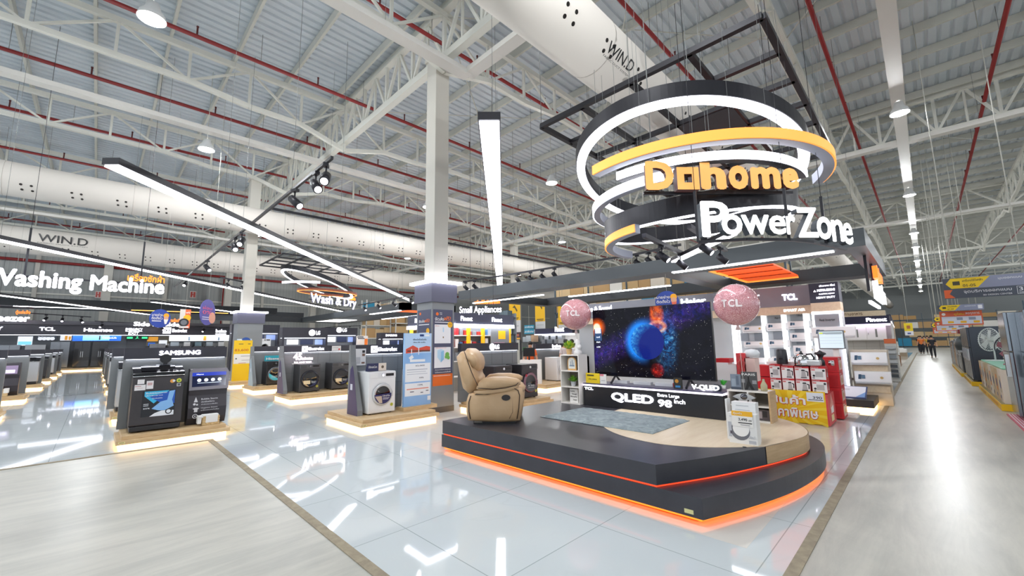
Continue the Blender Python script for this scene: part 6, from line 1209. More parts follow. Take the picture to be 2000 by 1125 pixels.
for (u, v, D, rz, sh, lab) in ((1105, 672, 15.5, 2.4, '#d0c4c0', 'person in a light top standing left of the tall shelf, above the white underlined lettering'), (1117, 668, 16.2, 2.0, '#e4e6ea', 'person in a white shirt behind the yellow-green plant')):
    c = at_depth(u, v, D); person('person', lab, (c.x, c.y, 0), rz, mat(sh, .6), mat('#3a3c46', .7), mat('#1a1412', .6), 1.66)
# ================================================================== AIR CONDITIONER WALL AND RED DISPLAY
XA = 13.5; q = bx(1380, 1581, 556, 595, XA)
ya0, ya1 = 10.0, 2.1
t = thing('shop_fascia', 'long grey fascia over the air conditioner wall', 'fascia', (XA, 6, 0))
MB().box((XA, ya1, 2.5), (XA + .3, ya0, 3.05)).build('board', mat('#868994', .45), t); MB().box((XA + .02, ya1, 2.28), (XA + .3, ya0, 2.5)).build('wood_band', WOODL, t); MB().box((XA + .4, ya1, 0), (XA + .5, ya0, 2.3)).build('back_panel', mat('#b7bcc0', .5), t)
l = bx(1528, 1549, 577, 587, XA); lett(t, [('TCL', (XA, l[0], 2.66), NY, .36, .18, .01, .04), ('Finext', (XA, 3.5, 2.85), NY, .2, .05, .005, 0), ('Haier', (XA, 5.6, 2.75), NY, .8, .2, .01, .04), ('Vision & Sound', (XA, 9.6, 2.75), NY, 1.4, .2, .01, .03)], LET)
m = MB(); m.text('SMART AIR', (XA + .02, l[0], 2.35), NY, UZ, .5, .07, 0, .004, .03); m.build('wood_lettering', LETV, t)
for i, (u0, u1) in enumerate(((1437, 1447), (1497, 1502), (1537, 1543), (1581, 1590))):
    e = bx(u0, u1, 610, 740, XA + .05); MB().box((XA + .05, e[1], 0.0), (XA + .4, e[0], 2.28)).build('lit_post', mat('#eef2f6', .4, 0, .7), t)
GP = mat('#868c93', .5)
pn = [(1443, 1463, 651, 666), (1474, 1498, 651, 665), (1511, 1538, 648, 662), (1552, 1584, 640, 648), (1467, 1496, 617, 634), (1500, 1536, 613, 632), (1544, 1582, 608, 626), (1477, 1501, 682, 697), (1513, 1542, 682, 695), (1556, 1587, 667, 672), (1446, 1466, 627, 636)]
for u0, u1, v0, v1 in pn: e = bx(u0, u1, v0, v1, XA + .38); MB().box((XA + .38, e[1], e[2]), (XA + .4, e[0], e[3])).build('grey_panel', GP, t)
e, e2 = bx(1513, 1531, 619, 623, XA + .37), bx(1556, 1575, 614, 618, XA + .37); lett(t, [('Wash Tri Air', (XA + .37, e[0], e[2]), NY, e[0] - e[1], .06, .003, .01), ('T-Pro Series', (XA + .37, e2[0], e2[2]), NY, e2[0] - e2[1], .06, .003, .01)], BLACK, 'dark_lettering')
def ac_unit(x, y, z, label, w=.82, h=.28, d=.22, rz=-PI / 2):
    t = thing('air_conditioner', label, 'air conditioner', (x, y, z), 'white wall air conditioners', 0); y0, y1 = y - w / 2, y + w / 2
    MB().prism([(0, .06), (.05, .0), (d, 0), (d, h), (0.02, h)], (x - d, y0, z), UX, UZ, UY * w).build('casing', mat('#eceeef', .3), t, bevel=.01); MB().box((x - d + .004, y0 + .03, z + .03), (x - d + .05, y1 - .03, z + .05)).build('air_flap', mat('#c4c8cc', .4), t)
    art([('p', [(.1, .3), (.18, .3), (.2, .8), (.12, .8)], 0), ('r', .2, .35, .3, .75, 1), ('c', .75, .5, .03, 2)], (x - d - .002, y1, z + .05), NY, UZ, w, h * .75, None).build('sticker', [mat('#30506a', .5), mat('#5a7a92', .5), mat('#d0b070', .5)], t); return t
un = [(1450, 1496, 637, 650), (1500, 1537, 631, 646), (1543, 1582, 627, 642), (1453, 1498, 667, 679), (1503, 1540, 664, 679), (1550, 1584, 650, 667), (1557, 1591, 675, 694), (1478, 1502, 699, 712), (1514, 1546, 697, 712)]
nmz = ['upper left', 'upper middle', 'upper right', 'middle-row left', 'middle-row centre', 'second down in the right-hand column', 'lowest of the right-hand column', 'lower left', 'lower middle']
for (u0, u1, v0, v1), nn_ in zip(un, nmz): e = bx(u0, u1, v0, v1, XA + .15); ac_unit(XA + .38, (e[0] + e[1]) / 2, e[2], 'white air conditioner on the lit wall, ' + nn_, max(.55, (e[0] - e[1])), min(.32, e[3] - e[2]))
# pillar
XP = 12.9; t = thing('brand_pillar', 'dark-topped brand pillar with a wood band at the right end of the air conditioner wall', 'pillar', (XP + .3, 1.72, .24)); y0, y1 = 1.42, 2.02
MB().box((XP, y0, 2.5), (XP + .5, y1, 3.0)).build('header', mat('#2d3042', .45), t); MB().box((XP + .01, y0, 2.28), (XP + .5, y1, 2.5)).build('wood_band', WOODL, t); MB().box((XP + .03, y0, .24), (XP + .5, y1, 2.28)).build('body', mat('#c8ccd0', .5), t)
m = MB()
for a, b_, c_, e_ in ((y0, y0 + .04, .3, 2.26), (y1 - .04, y1, .3, 2.26), (y0, y1, 2.22, 2.26)): m.box((XP + .0, a, c_), (XP + .035, b_, e_))
m.build('light_frame', LEDS, t); MB().box((XP + .01, y0 + .05, 1.9), (XP + .03, y1 - .05, 2.2)).build('grey_panel', mat('#8f9499', .5), t)
m = MB(); m.add([(XP - .006, 1.93 + a, 2.78 + b_) for a, b_ in ((0, 0), (-.03, .05), (-.06, 0))], [(0, 1, 2)]); m.text('MITSUBISHI', (XP, 1.85, 2.78), NY, UZ, .36, .06, 0, .008, .04); m.text('ELECTRIC HEAVY', (XP, 1.82, 2.7), NY, UZ, .32, .03, 0, .006, .02); m.text('HEAVY DUTY', (XP, 1.88, 2.6), NY, UZ, .38, .05, 0, .006, .03); m.text('ปรับอากาศ ดีไซน์', (XP, 1.8, 2.9), NY, UZ, .32, .05, 0, .006, .0); m.build('lettering', LETV, t)
m = MB(); m.text('Real Inverter', (XP + .008, 1.87, 2.03), NY, UZ, .32, .06, 0, .003, .01); m.build('dark_lettering', BLACK, t)
ac_unit(XP + .01, 1.6, 1.6, 'white air conditioner sticking out at the top of the brand pillar', .85, .28)
for k, (yy, zz, lab) in enumerate(((1.03, .95, 'white air conditioner behind the monitor, the upper one beside the brand pillar'), (1.0, .5, 'white air conditioner low beside the brand pillar'))):
    ac_unit(XP + .4, yy, zz, lab, .66, .3)
t = thing('display_stand', 'wooden stand with shelves carrying the low air conditioners', 'stand', (13.6, 1.3, 0)); MB().box((13.32, .7, .0), (13.9, 1.38, 1.3)).build('body', mat('#d2c6b4', .5), t); MB().box((13.28, .72, .8), (13.32, 1.36, .93)).build('wood_front', WOODL, t); MB().box((13.28, .72, .3), (13.32, 1.36, .46)).build('wood_front', WOODL, t)
pq = P(1648, 790, .1); t = thing('display_podium', 'low black podium with a lit lower edge in front of the air conditioners', 'podium', (13.2, 1.5, 0), 'lit wooden podiums'); MB().box((12.0, .95, .08), (13.26, 2.0, .24)).build('base', mat('#34302f', .4), t, bevel=.004); MB().box((12.04, .99, 0), (13.24, 1.95, .08)).build('light_strip', LEDW, t)
t = thing('price_board', 'slanted white and blue price board lying on the black podium', 'sign', (12.4, 1.45, .24)); o = Vector((12.15, 1.7, .25)); v = Vector((.55, 0, .2)).normalized(); MB().prism([(0, 0), (.62, 0), (.62, .6), (0, .6)], o, NY, v, Vector((0, 0, .02))).build('board', mat('#3a4a78', .5), t); art([('r', .04, .05, .96, .95, 0), ('p', [(.7, .05), (.96, .05), (.96, .5)], 1), ('r', .15, .6, .5, .75, 2)], o + Vector((0, 0, .022)), NY, v, .62, .6, None).build('print', [mat('#e2e8f2', .5), mat('#7aa8e0', .5), mat('#c8ccd4', .5)], t)
# monitor on a stand
t = thing('monitor', 'grey point-of-sale monitor on a white stem behind the red boxes', 'monitor', (11.2, 1.55, .0)); e = bx(1600, 1652, 645, 682, 11.2); MB().box((11.2, e[1], e[2]), (11.26, e[0], e[3])).build('frame', mat('#7c8288', .4), t, bevel=.015); art([('r', .05, .06, .95, .94, 0), ('r', .07, .8, .93, .9, 1), ('r', .07, .82, .2, .88, 3), ('r', .3, .78, .9, .8, 2), ('r', .08, .45, .92, .46, 2), ('r', .08, .6, .92, .61, 2), ('r', .08, .3, .92, .31, 2)], (11.198, e[0], e[2]), NY, UZ, e[0] - e[1], e[3] - e[2], None).build('screen', [mat('#b8c6cc', .3, 0, .7), mat('#8d9aa0', .3, 0, .5), mat('#9aa8b0', .3, 0, .5), mat('#c8d040', .3, 0, .6)], t); ym = (e[0] + e[1]) / 2 - .05; MB().bar((11.28, ym, 0.0), (11.28, ym, e[3] - .1), .1, .05).build('stem', WHITE, t); MB().box((11.1, ym - .25, 0), (11.5, ym + .25, .03)).build('base', WHITE, t)
# red box display
RB = mat('#c9262c', .45); RB2 = mat('#d84a4e', .45); WB = mat('#ece8e6', .45)
XR = 9.5; t = thing('promotion_bin', 'yellow promotion bin with white and red Thai lettering right of the stage', 'display bin', (9.9, 1.9, 0)); y0, y1 = 1.42, 2.6
MB().box((XR, y0, .02), (XR + .03, y1, .62)).build('front_panel', mat('#f2c10e', .45), t); MB().box((XR, y0 - .03, .02), (XR + .75, y0, .58)).build('side_panel', RB2, t); MB().box((XR + .72, y0, .02), (XR + .75, y1, .6)).build('back_panel', RB2, t); MB().box((XR, y0, .0), (XR + .75, y1, .03)).build('floor_panel', WOOD, t); MB().box((XR, y1, .02), (XR + .75, y1 + .03, .6)).build('side_panel', RB2, t)
mm = []; YD, YL = mat('#f2c10e', .45), mat('#f7d338', .45); it = [('p', [(.5, .4), (1.0, a), (1.0, a + .09)], 0) for a in (-.05, .2, .45, .7)] + [('p', [(.5, .4), (a, 1), (a + .08, 1)], 0) for a in (.3, .5, .7, .9)] + [('p', [(.5, .4), (a, 0), (a + .08, 0)], 0) for a in (.35, .55, .75)]
it += [('t', .245, .55, .5, .32, 'สินค้า', 1, .06), ('t', .195, .15, .7, .32, 'ราคาพิเศษ', 1, .06), ('r', 0, 0, .001, .001, 0), ('r', 0, 0, .001, .001, 0), ('t', .24, .57, .5, .3, 'สินค้า', 2, .03), ('t', .19, .17, .7, .3, 'ราคาพิเศษ', 2, .03), ('r', .76, .7, .98, .97, 3), ('t', .84, .78, .12, .08, '390', 4), ('r', .78, .74, .97, .76, 4)]
art(it, (XR - .001, y1, .02), NY, UZ, y1 - y0, .6, None).build('lettering', [YL, mat('#d8342c', .5), WHITE, mat('#e4e8ee', .5), mat('#2c3040', .5)], t)
art([('r', .35, .35, .75, .7, 0), ('p', [(.2, .5), (.5, 1), (.8, .6)], 1), ('r', .3, .1, .7, .3, 2)], (XR + .0, y0 - .032, .02), UX, UZ, .72, .56, None).build('print', [WB, mat('#e89a90', .5), mat('#f0d8a0', .5)], t)
def red_box(x, y0, y1, z0, z1, label, kind, d=.22):
    t = thing('appliance_box', label, 'box', (x + d / 2, (y0 + y1) / 2, z0), 'red and white boxes of the promotion bin'); w, h = y1 - y0, z1 - z0
    MB().box((x, y0, z0), (x + d, y1, z1)).build('carton', RB, t)
    it = [('r', .02, .0, .98, .86, 0), ('t', .04, .89, .5, .07, 'Finext', 0), ('r', .05, .7, .3, .8, 2)]
    if kind == 'kettle': it += [('p', [(.42, .12), (.8, .12), (.72, .68), (.5, .68)], 1), ('p', [(.45, .64), (.75, .64), (.7, .74), (.5, .74)], 3), ('p', [(.76, .66), (.95, .6), (.93, .25), (.85, .25), (.87, .54), (.76, .58)], 3), ('r', .4, .08, .82, .14, 3)]
    else: it += [('r', .3, .2, .8, .62, 1), ('c', .2, .3, .02, 3), ('c', .85, .7, .02, 3), ('r', .1, .1, .25, .16, 3)]
    art(it, (x - .001, y1, z0), NY, UZ, w, h, None).build('print', [WB, mat('#b9b4b4', .5), mat('#d86a6a', .5), mat('#26262a', .5)], t)
    art([('r', .1, .15, .9, .8, 0), ('p', [(.3, .2), (.6, .2), (.5, .7)], 1)], (x, y0 - .001, z0), UX, UZ, d, h, None).build('side_print', [mat('#9a2226', .5), WB], t); return t
XB2 = XR + .06
cols = [(1504, 1526, 'b'), (1527, 1552, 'k'), (1553, 1582, 'k'), (1584, 1615, 'b')]
for j, (r0, r1) in enumerate(((.6, .835), (.838, 1.075))):
    for i, (u0, u1, k) in enumerate(cols):
        e = bx(u0, u1, 712, 740, XB2); red_box(XB2, e[1] + .004, e[0] - .004, r0, r1 + (.03 if i == 0 and j == 1 else 0), 'red box with a %s, %s in the %s row above the yellow bin' % ('kettle picture' if k == 'k' else 'plain white front', ordn[i], ('lower', 'upper')[j]), 'kettle' if k == 'k' else 'b')
    MB().box((XB2 + .24, y0 + .02, r0), (XB2 + .64, y1 - .02, r1 - .01)).build('carton_block', RB, label='red carton row behind the %s row of boxes in the bin' % ('lower', 'upper')[j], cat='box')
MB().box((XB2, y0 + .05, .05), (XB2 + .62, y1 - .03, .595)).build('carton_block', RB, label='red carton block filling the yellow bin', cat='box')
for j in range(4):
    z = .02 + .3 * j; t = thing('appliance_box', 'red box of the tower right of the yellow bin, %s from the floor' % ordn[j], 'box', (10.75, 1.45, z), 'red box tower'); MB().box((10.5, 1.3, z), (11.0, 1.62, z + .296)).build('carton', RB, t, bevel=.004); art([('r', .15, .15, .85, .8, 0), ('c', .5, .45, .06, 1), ('t', .1, .86, .4, .08, 'Finext', 2)], (10.5, 1.299, z), UX, UZ, .5, .296, None).build('print', [mat('#e0c0b8', .5), mat('#b08a30', .5), WB], t); art([('r', .1, .1, .9, .82, 0)], (10.499, 1.62, z), NY, UZ, .32, .296, None).build('front_print', [mat('#b82026', .5)], t)
zt_ = 1.078
t = thing('air_fryer', 'black air fryer on top of the red and white boxes', 'air fryer', (9.66, 2.1, zt_ + .03)); e = bx(1520, 1537, 687, 711, 9.66); yy = (e[0] + e[1]) / 2; MB().lathe([(0, 0), (.09, 0), (.1, .02), (.088, .27), (.07, .29), (0, .29)], (9.66, yy, zt_ + .03), 20).build('body', mat('#2a2a30', .4), t); MB().box((9.545, yy - .03, zt_ + .12), (9.575, yy + .03, zt_ + .15)).build('handle', BLACK, t)
e = bx(1553, 1582, 692, 718, 9.66); yy = (e[0] + e[1]) / 2; t = thing('kettle', 'shiny steel electric kettle on top of the red boxes', 'kettle', (9.66, yy, zt_))
MB().lathe([(0, 0), (.12, 0), (.125, .03), (.125, .1), (.11, .17), (.075, .215), (0, .23)], (9.66, yy, zt_), 24).build('body', CHROME, t); MB().lathe([(.03, .22), (.035, .245), (.015, .26), (.02, .28), (0, .285)], (9.66, yy, zt_), 12).build('lid_knob', BLACK, t); MB().tube([(9.66, yy - .08, zt_ + .22), (9.66, yy - .16, zt_ + .23), (9.66, yy - .2, zt_ + .16), (9.66, yy - .17, zt_ + .04), (9.66, yy - .12, zt_ + .02)], .016, 8).build('handle', BLACK, t); MB().lathe([(0, 0), (.13, 0), (.13, .015), (0, .015)], (9.66, yy, zt_), 20).build('base', BLACK, t); MB().prism([(0, 0), (.05, .02), (.0, .06)], (9.66, yy + .1, zt_ + .13), UY, UZ, UX * .04).build('spout', CHROME, t)
t = thing('toaster', 'small silver toaster on the right of the red boxes', 'toaster', (9.66, 1.52, zt_)); MB().box((9.58, 1.45, zt_ + .01), (9.76, 1.68, zt_ + .12)).build('body', mat('#c9ccce', .3, .3), t, bevel=.02); MB().box((9.62, 1.47, zt_ + .12), (9.65, 1.66, zt_ + .126)).box((9.69, 1.47, zt_ + .12), (9.72, 1.66, zt_ + .126)).build('slot', BLACK, t)
t = thing('blender', 'black blender motor with a pale jar beside the toaster', 'blender', (10.0, 1.5, zt_)); MB().lathe([(0, 0), (.07, 0), (.06, .1), (.03, .14), (.06, .2), (.1, .22), (.09, .25), (.04, .27), (0, .3)], (10.0, 1.5, zt_ - .003), 16).build('base', mat('#26262b', .35), t); MB().cyl((10.0, 1.38, zt_ + .05), (10.0, 1.3, zt_ + .05), .05, .05, 16).build('knob', CHROME, t)
MB().box((9.85, 1.8, zt_ - .01), (10.05, 2.4, zt_ + .06)).build('appliance_box', WB, label='flat white box lying behind the kettle', cat='box')
# boxes behind the television's right edge
t = thing('display_table', 'grey display table behind the right edge of the television', 'table', (8.6, 2.75, 0)); MB().box((8.3, 2.4, 0), (8.9, 3.6, .85)).build('body', mat('#9a9ca0', .5), t)
for i, (u0, u1, v0, v1, m_, lab) in enumerate(((1397, 1424, 708, 738, WB, 'white and red carton right of the television, left one on the grey table'), (1424, 1440, 712, 738, WB, 'slim white carton right of the television, next to the red-lidded one'), (1398, 1424, 700, 708, RB, 'flat red and black box on top of the left white carton'), (1456, 1476, 700, 728, mat('#e6c9c0', .5), 'pink and white carton under the clear lidded pot'), (1440, 1458, 690, 728, RB2, 'red carton with white letters behind the gift ribbon'))):
    e = bx(u0, u1, v0, v1, 8.35); z = max(.852, e[2]); MB().box((8.35, e[1], z if i in (2,) else .852), (8.62, e[0], e[3])).build('carton', m_, label=lab, cat='box')
e = bx(1443, 1459, 681, 730, 8.28); m = MB(); m.lathe([(.0, 0), (.06, 0), (.05, .2), (.035, .24), (.07, .32), (.02, .36), (.035, .4), (0, .44)], (8.24, (e[0] + e[1]) / 2, .87), 10); m.build('gift_ribbon', mat('#b32a26', .4), label='red and gold ribbon decoration standing right of the television', cat='decoration')
e = bx(1455, 1478, 681, 700, 8.4); m = MB(); m.lathe([(0, 0), (.12, 0), (.13, .08), (.1, .13), (0, .15)], (8.48, (e[0] + e[1]) / 2, e[2] + .02), 18); m.build('rice_cooker', mat('#dfe2e4', .25), label='white rounded rice cooker behind the red ribbon', cat='rice cooker')
# ================================================================== KITCHEN SHOP
XK = 20.8; t = thing('shop_fascia', 'navy fascia with white lettering over the white kitchen units by the aisle', 'fascia', (XK, 2, 0)); y0, y1 = .9, 3.4
MB().box((XK, y0, 2.12), (XK + .7, y1, 2.42)).build('board', mat('#24243f', .4), t); MB().box((XK + .02, y0 + .1, 2.42), (XK + .5, y1, 2.62)).build('wood_band', WOODL, t); MB().box((XK - .02, y0, 2.06), (XK + .4, y1, 2.12)).build('light_strip', mat('#f4e0ff', .5, 0, 2.5, ecol='#f0dcff'), t); MB().box((XK + .66, y0, 0), (XK + .7, y1, 2.12)).build('back_panel', mat('#dedbd2', .5), t); MB().box((XK, y0 - .05, 0), (XK + .7, y0, 2.12)).build('side_panel', mat('#e4e2dc', .5), t)
l = bx(1692, 1733, 619, 630, XK); m = MB(); m.text('Finext', (XK, l[0], 2.2), NY, UZ, l[0] - l[1], .15, 0, .01, .04); m.build('lettering', LETV, t); m = MB(); m.text('กระทานอาหาร', (XK + .02, 2.4, 2.47), NY, UZ, .75, .1, 0, .006, .01); m.build('dark_lettering', mat('#6a5236', .5), t)
m = MB()
for k in range(1, 6): m.box((XK + .655, y0 + .4 * k - .004, .85), (XK + .66, y0 + .4 * k + .004, 1.5))
for z in (1.06, 1.27): m.box((XK + .655, y0, z - .004), (XK + .66, y1, z + .004))
m.build('tile_joint', mat('#b5b0a4', .5), t)
def cabinet(x, y0, y1, z0, z1, label, nd, d=.35):
    t = thing('kitchen_cabinet', label, 'cabinet', (x + d / 2, (y0 + y1) / 2, z0)); W_ = mat('#ecebe2', .35); MB().box((x + .02, y0, z0), (x + d, y1, z1)).build('body', W_, t)
    for k in range(nd):
        a, b_ = y0 + (y1 - y0) * k / nd, y0 + (y1 - y0) * (k + 1) / nd; D = MB().box((x, a + .006, z0 + .03), (x + .02, b_ - .006, z1 - .02)).build('door', W_, t, bevel=.003)
        if k != nd // 2: MB().box((x - .002, (a + b_) / 2 - .03, z0 + .12), (x, (a + b_) / 2 + .03, z1 - .12)).build('glass_strip', mat('#7f8478', .25), D)
        MB().cyl((x - .015, b_ - .05, (z0 + z1) / 2 - .06), (x - .015, b_ - .05, (z0 + z1) / 2 + .06), .006, n=6).build('handle', CHROME, D)
    return t
cabinet(XK + .2, 1.05, 3.3, 1.5, 2.05, 'white upper kitchen cabinet with glass strips under the navy fascia', 4); cabinet(XK + .05, 1.15, 3.3, .06, .8, 'white lower kitchen cabinet under the black gas hob', 4, .55)
MB().box((XK + .02, 1.1, .8), (XK + .65, 3.35, .84)).build('worktop', mat('#e0ded8', .3), label='pale kitchen worktop on the white lower cabinet', cat='worktop')
t = thing('gas_hob', 'black gas hob on the white kitchen worktop', 'hob', (XK + .3, 1.55, .84)); MB().box((XK + .1, 1.2, .85), (XK + .5, 1.95, .92)).build('body', BLACK, t); m = MB()
for y in (1.4, 1.75): m.lathe([(.05, 0), (.09, .0), (.09, .03), (.05, .03)], (XK + .3, y, .92), 12)
m.build('burner', mat('#3a3a3e', .4, .5), t); m = MB()
for y in (1.35, 1.55, 1.75): m.cyl((XK + .1, y, .885), (XK + .08, y, .885), .018, n=8)
m.build('knob', CHROME, t)
t = thing('product_stand', 'white wire stand of packets with an orange header at the aisle end of the kitchen', 'stand', (XK - .2, .98, 0)); MB().box((XK - .25, .8, .02), (XK - .22, 1.12, 1.55)).build('frame', mat('#d8d8d4', .5), t); MB().box((XK - .27, .8, 1.38), (XK - .24, 1.12, 1.55)).build('header', mat('#e87a4a', .5), t)
rnd = random.Random(2)
for k in range(7): 
    z = .15 + .17 * k; MB().box((XK - .34, .82, z), (XK - .25, 1.1, z + .02)).build('shelf', mat('#8a8f94', .5), t)
    MB().box((XK - .33, .84, z + .02), (XK - .26, 1.08, z + .12)).build('packet_row', mat(rnd.choice(('#4a4f54', '#8a9298', '#c4c8ca', '#3c3a3a')), .5), label='row of packets, %s from the bottom on the white wire stand' % ordn[k], cat='packets', group='packets on the wire stand')
m = MB(); m.box((XK - .2, .0 + .82, 0), (XK + .8, .86, 1.2)); m.build('glass_screen', mat('#cfe0dc', .05, 0, 0, .25), label='clear glass screen at the aisle end of the kitchen', cat='screen')
# ================================================================== LONG AISLE ON THE RIGHT
def aisle_sign(x, y0, y1, z0, z1, label, second=False, board=False):
    """sign hanging across the aisle side, reads from -x"""
    t = thing('aisle_sign', label, 'aisle sign', (x, (y0 + y1) / 2, z0)); w, h = y1 - y0, z1 - z0; YE = mat('#f5cf10', .45); G1, G2 = mat('#4b5260', .45), mat('#8d93ac', .45)
    MB().box((x, y0, z0), (x + .05, y1, z1)).build('board', G1, t); k = .45 if second else 0
    it = [('r', .3, k, 1, 1, 1), ('p', [(.03, k + (1 - k) / 2), (.09, .98), (.52, .98), (.38, k + .03), (.09, k + .03)], 0), ('r', .11, k + (1 - k) * .35, .19, k + (1 - k) * .7, 2), ('t', .22, k + (1 - k) * .62, .22, (1 - k) * .2, 'เครื่องใช้ไฟฟ้า', 2), ('t', .22, k + (1 - k) * .15, .14, (1 - k) * .25, '01-05', 2), ('t', .6, k + (1 - k) * .55, .24, (1 - k) * .22, 'มุมออกแบบ', 3), ('r', .88, k + (1 - k) * .2, .97, k + (1 - k) * .8, 3)]
    if second: it += [('p', [(0, .02), (.0, k - .02), (.1, k - .02), (.06, k / 2), (.12, .02)], 4), ('t', .22, k * .42, .5, k * .4, 'จุดบริการออกแบบ', 3), ('t', .42, k * .12, .3, k * .16, '3D DESIGN CENTER', 3), ('r', .77, k * .1, .93, k * .9, 3), ('r', .775, k * .13, .925, k * .87, 5), ('t', .79, k * .42, .12, k * .38, '3D', 3), ('t', .79, k * .18, .12, k * .14, 'DESIGN', 3)]
    art(it, (x - .003, y1, z0), NY, UZ, w, h, None, None, .004).build('print', [YE, G2, mat('#4a4630', .5), mat('#e8eaf0', .5), mat('#ee6a34', .5), G1], t)
    m = MB()
    for y in (y0 + w * .15, y1 - w * .12): m.cyl((x + .02, y, z1), (x + .02, y, ZW), .012, n=5)
    m.build('hanger_wire', STEEL_D, t); return t
def promo_board(x, y0, y1, z0, z1, label):
    t = thing('promotion_board', label, 'promotion board', (x, (y0 + y1) / 2, z0)); MB().box((x, y0, z0), (x + .06, y1, z1)).build('board', mat('#e0623a', .45), t)
    art([('r', .04, .08, .97, .62, 0), ('c', .1, .8, (z1 - z0) * .1, 1), ('t', .35, .68, .24, .2, 'ดูโฮม', 2), ('t', .62, .7, .32, .18, 'ลดทุกการ', 1), ('r', .18, .15, .32, .3, 3), ('r', .48, .15, .62, .3, 3), ('r', .78, .15, .92, .3, 3), ('r', .4, .36, .54, .55, 4), ('r', .68, .36, .84, .55, 4)], (x - .003, y1, z0), NY, UZ, y1 - y0, z1 - z0, None, None, .004).build('print', [mat('#d9dae6', .5), mat('#f6eee8', .5), mat('#f5cf10', .5), mat('#f0b41c', .5), mat('#8a94a8', .5)], t)
    m = MB()
    for y in (y0 + .3, y1 - .3): m.cyl((x + .03, y, z1), (x + .03, y, ZW), .012, n=5)
    m.build('hanger_wire', STEEL_D, t)
def bsign(u0, v0, v1, x, u1): a = PX(u0, v1, x); b = PX(u0, v0, x); return PX(u1, (v0 + v1) / 2, x).y, a.y, a.z, b.z
q = bsign(1846, 545, 584, 16, 2034); aisle_sign(16, q[0], q[1], q[2], q[3], 'nearest hanging aisle sign, yellow arrow over a grey 3D design center strip', True)
q = bsign(1832, 597, 608, 24, 1922); aisle_sign(24, q[0], q[1], q[2], q[3], 'second hanging aisle sign, above the first orange promotion board')
q = bsign(1838, 609, 636, 24.4, 1920); promo_board(24.4, q[0], q[1], q[2], q[3], 'first orange promotion board with pictures hanging over the right-hand shelves')
q = bsign(1823, 620, 628, 33, 1880); aisle_sign(33, q[0], q[1], q[2], q[3], 'third hanging aisle sign, smaller, behind the first promotion board')
q = bsign(1828, 629, 647, 33.5, 1894); promo_board(33.5, q[0], q[1], q[2], q[3], 'second orange promotion board, partly hidden behind the first')
q = bsign(1819, 632, 639, 43, 1864); aisle_sign(43, q[0], q[1], q[2], q[3], 'fourth hanging aisle sign, small and yellow over the far aisle')
q = bsign(1823, 640, 652, 43.5, 1880); promo_board(43.5, q[0], q[1], q[2], q[3], 'third orange promotion board far down the aisle')
# yellow edged pallets with goods on the right
YB_ = mat('#f0c010', .45)
def pallet(x0, x1, y0, y1, label, h=.14):
    t = thing('display_pallet', label, 'pallet', ((x0 + x1) / 2, (y0 + y1) / 2, 0), 'yellow display pallets'); MB().box((x0, y0, 0), (x1, y1, h)).build('base', mat('#8a7a3c', .6), t); MB().box((x0 - .01, y0, 0), (x0, y1 + .01, h)).build('front_board', YB_, t); MB().box((x0, y1, 0), (x1, y1 + .01, h)).build('side_board', YB_, t); art([('r', .1, .3, .4, .7, 0), ('r', .5, .3, .9, .7, 0)], (x1, y1 + .011, 0), NX, UZ, x1 - x0, h, None).build('print', mat('#d89a1c', .5), t)
pallet(13.9, 19.3, -1.75, -1.0, 'yellow pallet board under the fan cartons on the right'); pallet(20.2, 24.2, -1.75, -.9, 'yellow pallet board under the dark refrigerators on the right'); pallet(24.6, 33, -1.75, -.85, 'far yellow pallet board on the right of the aisle')
FB = mat('#cbb592', .6); FBW = mat('#e0d6c6', .6)
for i in range(8):
    x = 14.0 + .66 * i; t = thing('fan_carton', 'fan carton on the yellow pallet right of the aisle, %s from the near end' % ordn[i], 'carton', (x + .3, -1.35, .14), 'fan cartons'); z1 = .86
    MB().box((x, -1.72, .14), (x + .62, -1.06, z1)).build('carton', FB if i % 3 else FBW, t); art([('r', .3, .3, .7, .8, 0 if i % 2 else 2), ('r', .1, .1, .3, .2, 1), ('c', .5, .55, .1, 1)], (x + .62, -1.058, .14), NX, UZ, .62, .72, None).build('print', [mat('#d88a3c', .5), mat('#3a4a78', .5), mat('#c0b49c', .5)], t)
    art([('t', .25, .82, .4, .05, 'HATARI', 0), ('c', .65, .5, .07, 1), ('r', .3, .2, .6, .23, 1)], (x - .002, -1.06, .14), NY, UZ, .66, .72, None).build('front_print', [mat('#4a4438', .5), mat('#8f8470', .5)], t)
MB().box((14.1, -1.7, .865), (19.0, -1.1, .9)).build('cover_sheet', mat('#8fd0b4', .5), label='green plastic sheet lying on top of the fan cartons', cat='cover', bevel=.015)
